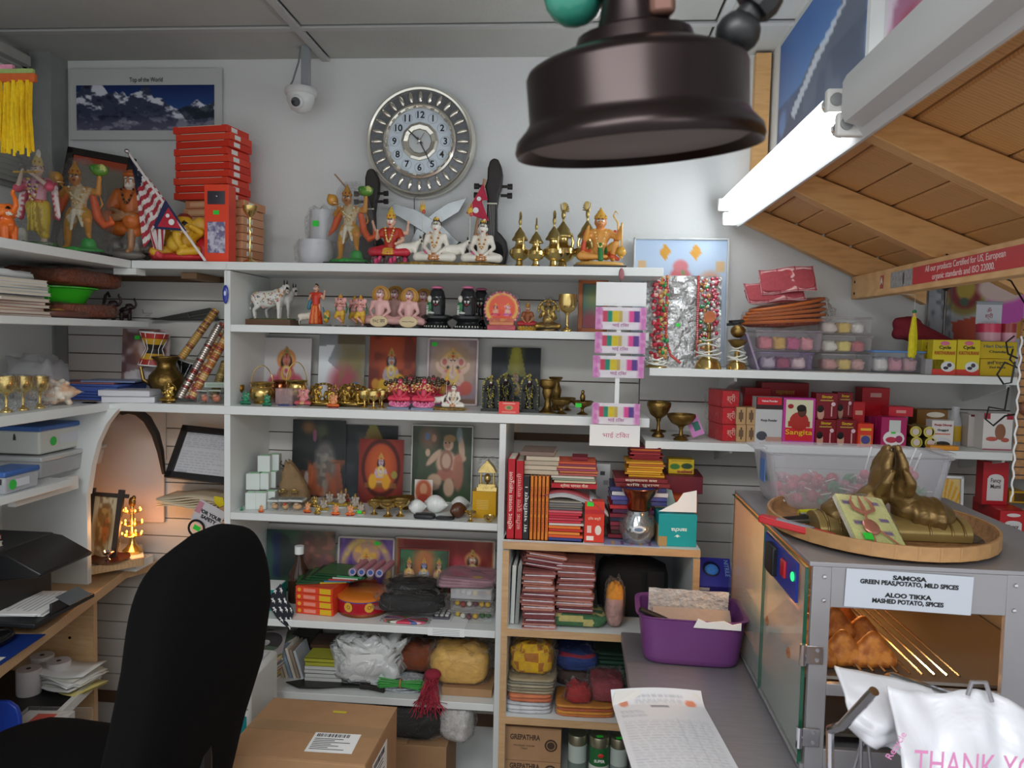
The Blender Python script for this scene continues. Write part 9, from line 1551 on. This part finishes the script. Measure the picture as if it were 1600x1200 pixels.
a=at(1500,1186,-1.425);txt('THANK YOU',.05,mat('pink_ink','d88ab8',.6),dt,(a.x+.025,a.y-.012,a.z-.004),(pi/2,0,0),width=.18);a=at(1405,1160,-1.42);txt('Recycle',.014,MC['pink_ink'],dt,(a.x-.008,a.y-.01,a.z),(pi/2,-1.1,0))
yl=-1.85;c=at(997,233,yl);LB=mat('dark_copper','241b1a',.3,.75,noise=.15,nscale=10);t=T('hanging_lantern','dark metal hanging lantern close to the camera, out of focus','lantern',c,0,rot=(.10,-.075,0))
MB().lathe([(0,.014),(.082,.014),(.096,.002),(.1,-.002),(.1015,.002),(.0995,.010),(.092,.018),(.0885,.024),(.0892,.058),(.087,.063),(.08,.067),(.062,.074),(.04,.080),(.0,.081)],56).build('fuel_tank',LB,t,smooth=40);MB().lathe([(0,.004),(.086,.004),(.09,.006),(0,.0075)],40).build('underside',mat('tank_grey','7a7674',.55,.2),t)
MB().lathe([(.05,.076),(.046,.088),(.03,.094),(.027,.104),(.024,.118),(.03,.122),(.03,.132),(.022,.138),(.02,.26),(0,.262)],28).build('collar',LB,t,smooth=40);kn=MB().tube([(.070,0,.066),(.080,0,.080)],.010,12).ell((.082,0,.084),(.018,.018,.017)).tube([(.086,0,.09),(.094,0,.101)],[.012,.010],12).build('pump_knob',BLACK,t);MB().lathe([(0,-.009),(.016,-.009),(.018,0),(.016,.010),(.010,.013),(0,.013)],9).build('pump_cap',BLACK,kn,(.099,0,.108),(0,.75,0));MB().ell((-.046,.02,.13),(.026,.02,.026),'2f7a68').build('green_globe',VCG,t);MB().tube([(0,0,.26),(0,0,2.42-t.location.z)],.004,8).build('hanging_rod',LB,t);MB().tube([(-.05,.02,.12),(-.03,.0,.25),(0,0,.3)],.003,6).build('wire_bail',LB,t);MB().box((.02,-.02,.12),(.02,.02,.05)).build('burner_block',mat('burner_brown','6a4a40',.4,.5),t,bevel=.004)
t=T('bamboo_hanging','brown woven bamboo hanging with twisted white cord at the right edge','hanging',(0,0,0));xr=xs(1592,-.7,1.4);MB().box((xr+.02,-.7,1.42),(.05,.012,.36)).build('panel',WV,t,bevel=.003);[MB().box((xr+.02,-.7065,1.25+.018*i),(.05,.002,.0022)).build('rib',OLDBR if 0 else BLACKW,t) for i in range(20)]
MB().tube([(xr-.008+.002*math.sin(i*1.6),-.708+.002*math.cos(i*1.6),1.56-.0095*i) for i in range(40)],.0022,6).build('twisted_cord',PAPER,t);MB().ell((xr+.008,-.712,1.40),(.014,.01,.016),'6c4028').build('wooden_toggle',VC,t);MB().tube([(xr+.02,-.7,1.6),(xr+.02,-.6,1.69),(.857,-.6,1.75)],.002,6).build('cord',BLACK,t)
t=T('black_cable','thin black cable looping in front of the yellow boxes at the right','cable',(0,0,0));[MB().tube([q(*v,-.62) for v in pts],.0022,6).build('wire',BLACK,t) for pts in (((1590,560),(1575,553),(1572,535),(1585,525)),((1583,545),(1578,562),(1590,575),(1570,566),(1558,585),(1568,600),(1580,598),(1586,565)),((1576,605),(1570,640),(1545,636),(1540,655),(1552,665),(1570,650),(1600,645)))]
# ================================================================ lettering to mesh
dg=bpy.context.evaluated_depsgraph_get();dg.update()
for o in [o for o in scene.objects if o.type == 'FONT']:
    me=bpy.data.meshes.new_from_object(o.evaluated_get(dg));w=o.get('_w');cu=o.data
    if w and len(me.vertices):
        a=[v.co.x for v in me.vertices];k=w/max(1e-6,max(a)-min(a))
        if k<1 or True:me.transform(Matrix.Diagonal((k,1,1,1)))
    n=bpy.data.objects.new('lettering',me);COL.objects.link(n);n.parent=o.parent;n.location=o.location;n.rotation_euler=o.rotation_euler
    if not me.materials:me.materials.append(cu.materials[0])
    bpy.data.objects.remove(o);bpy.data.curves.remove(cu)
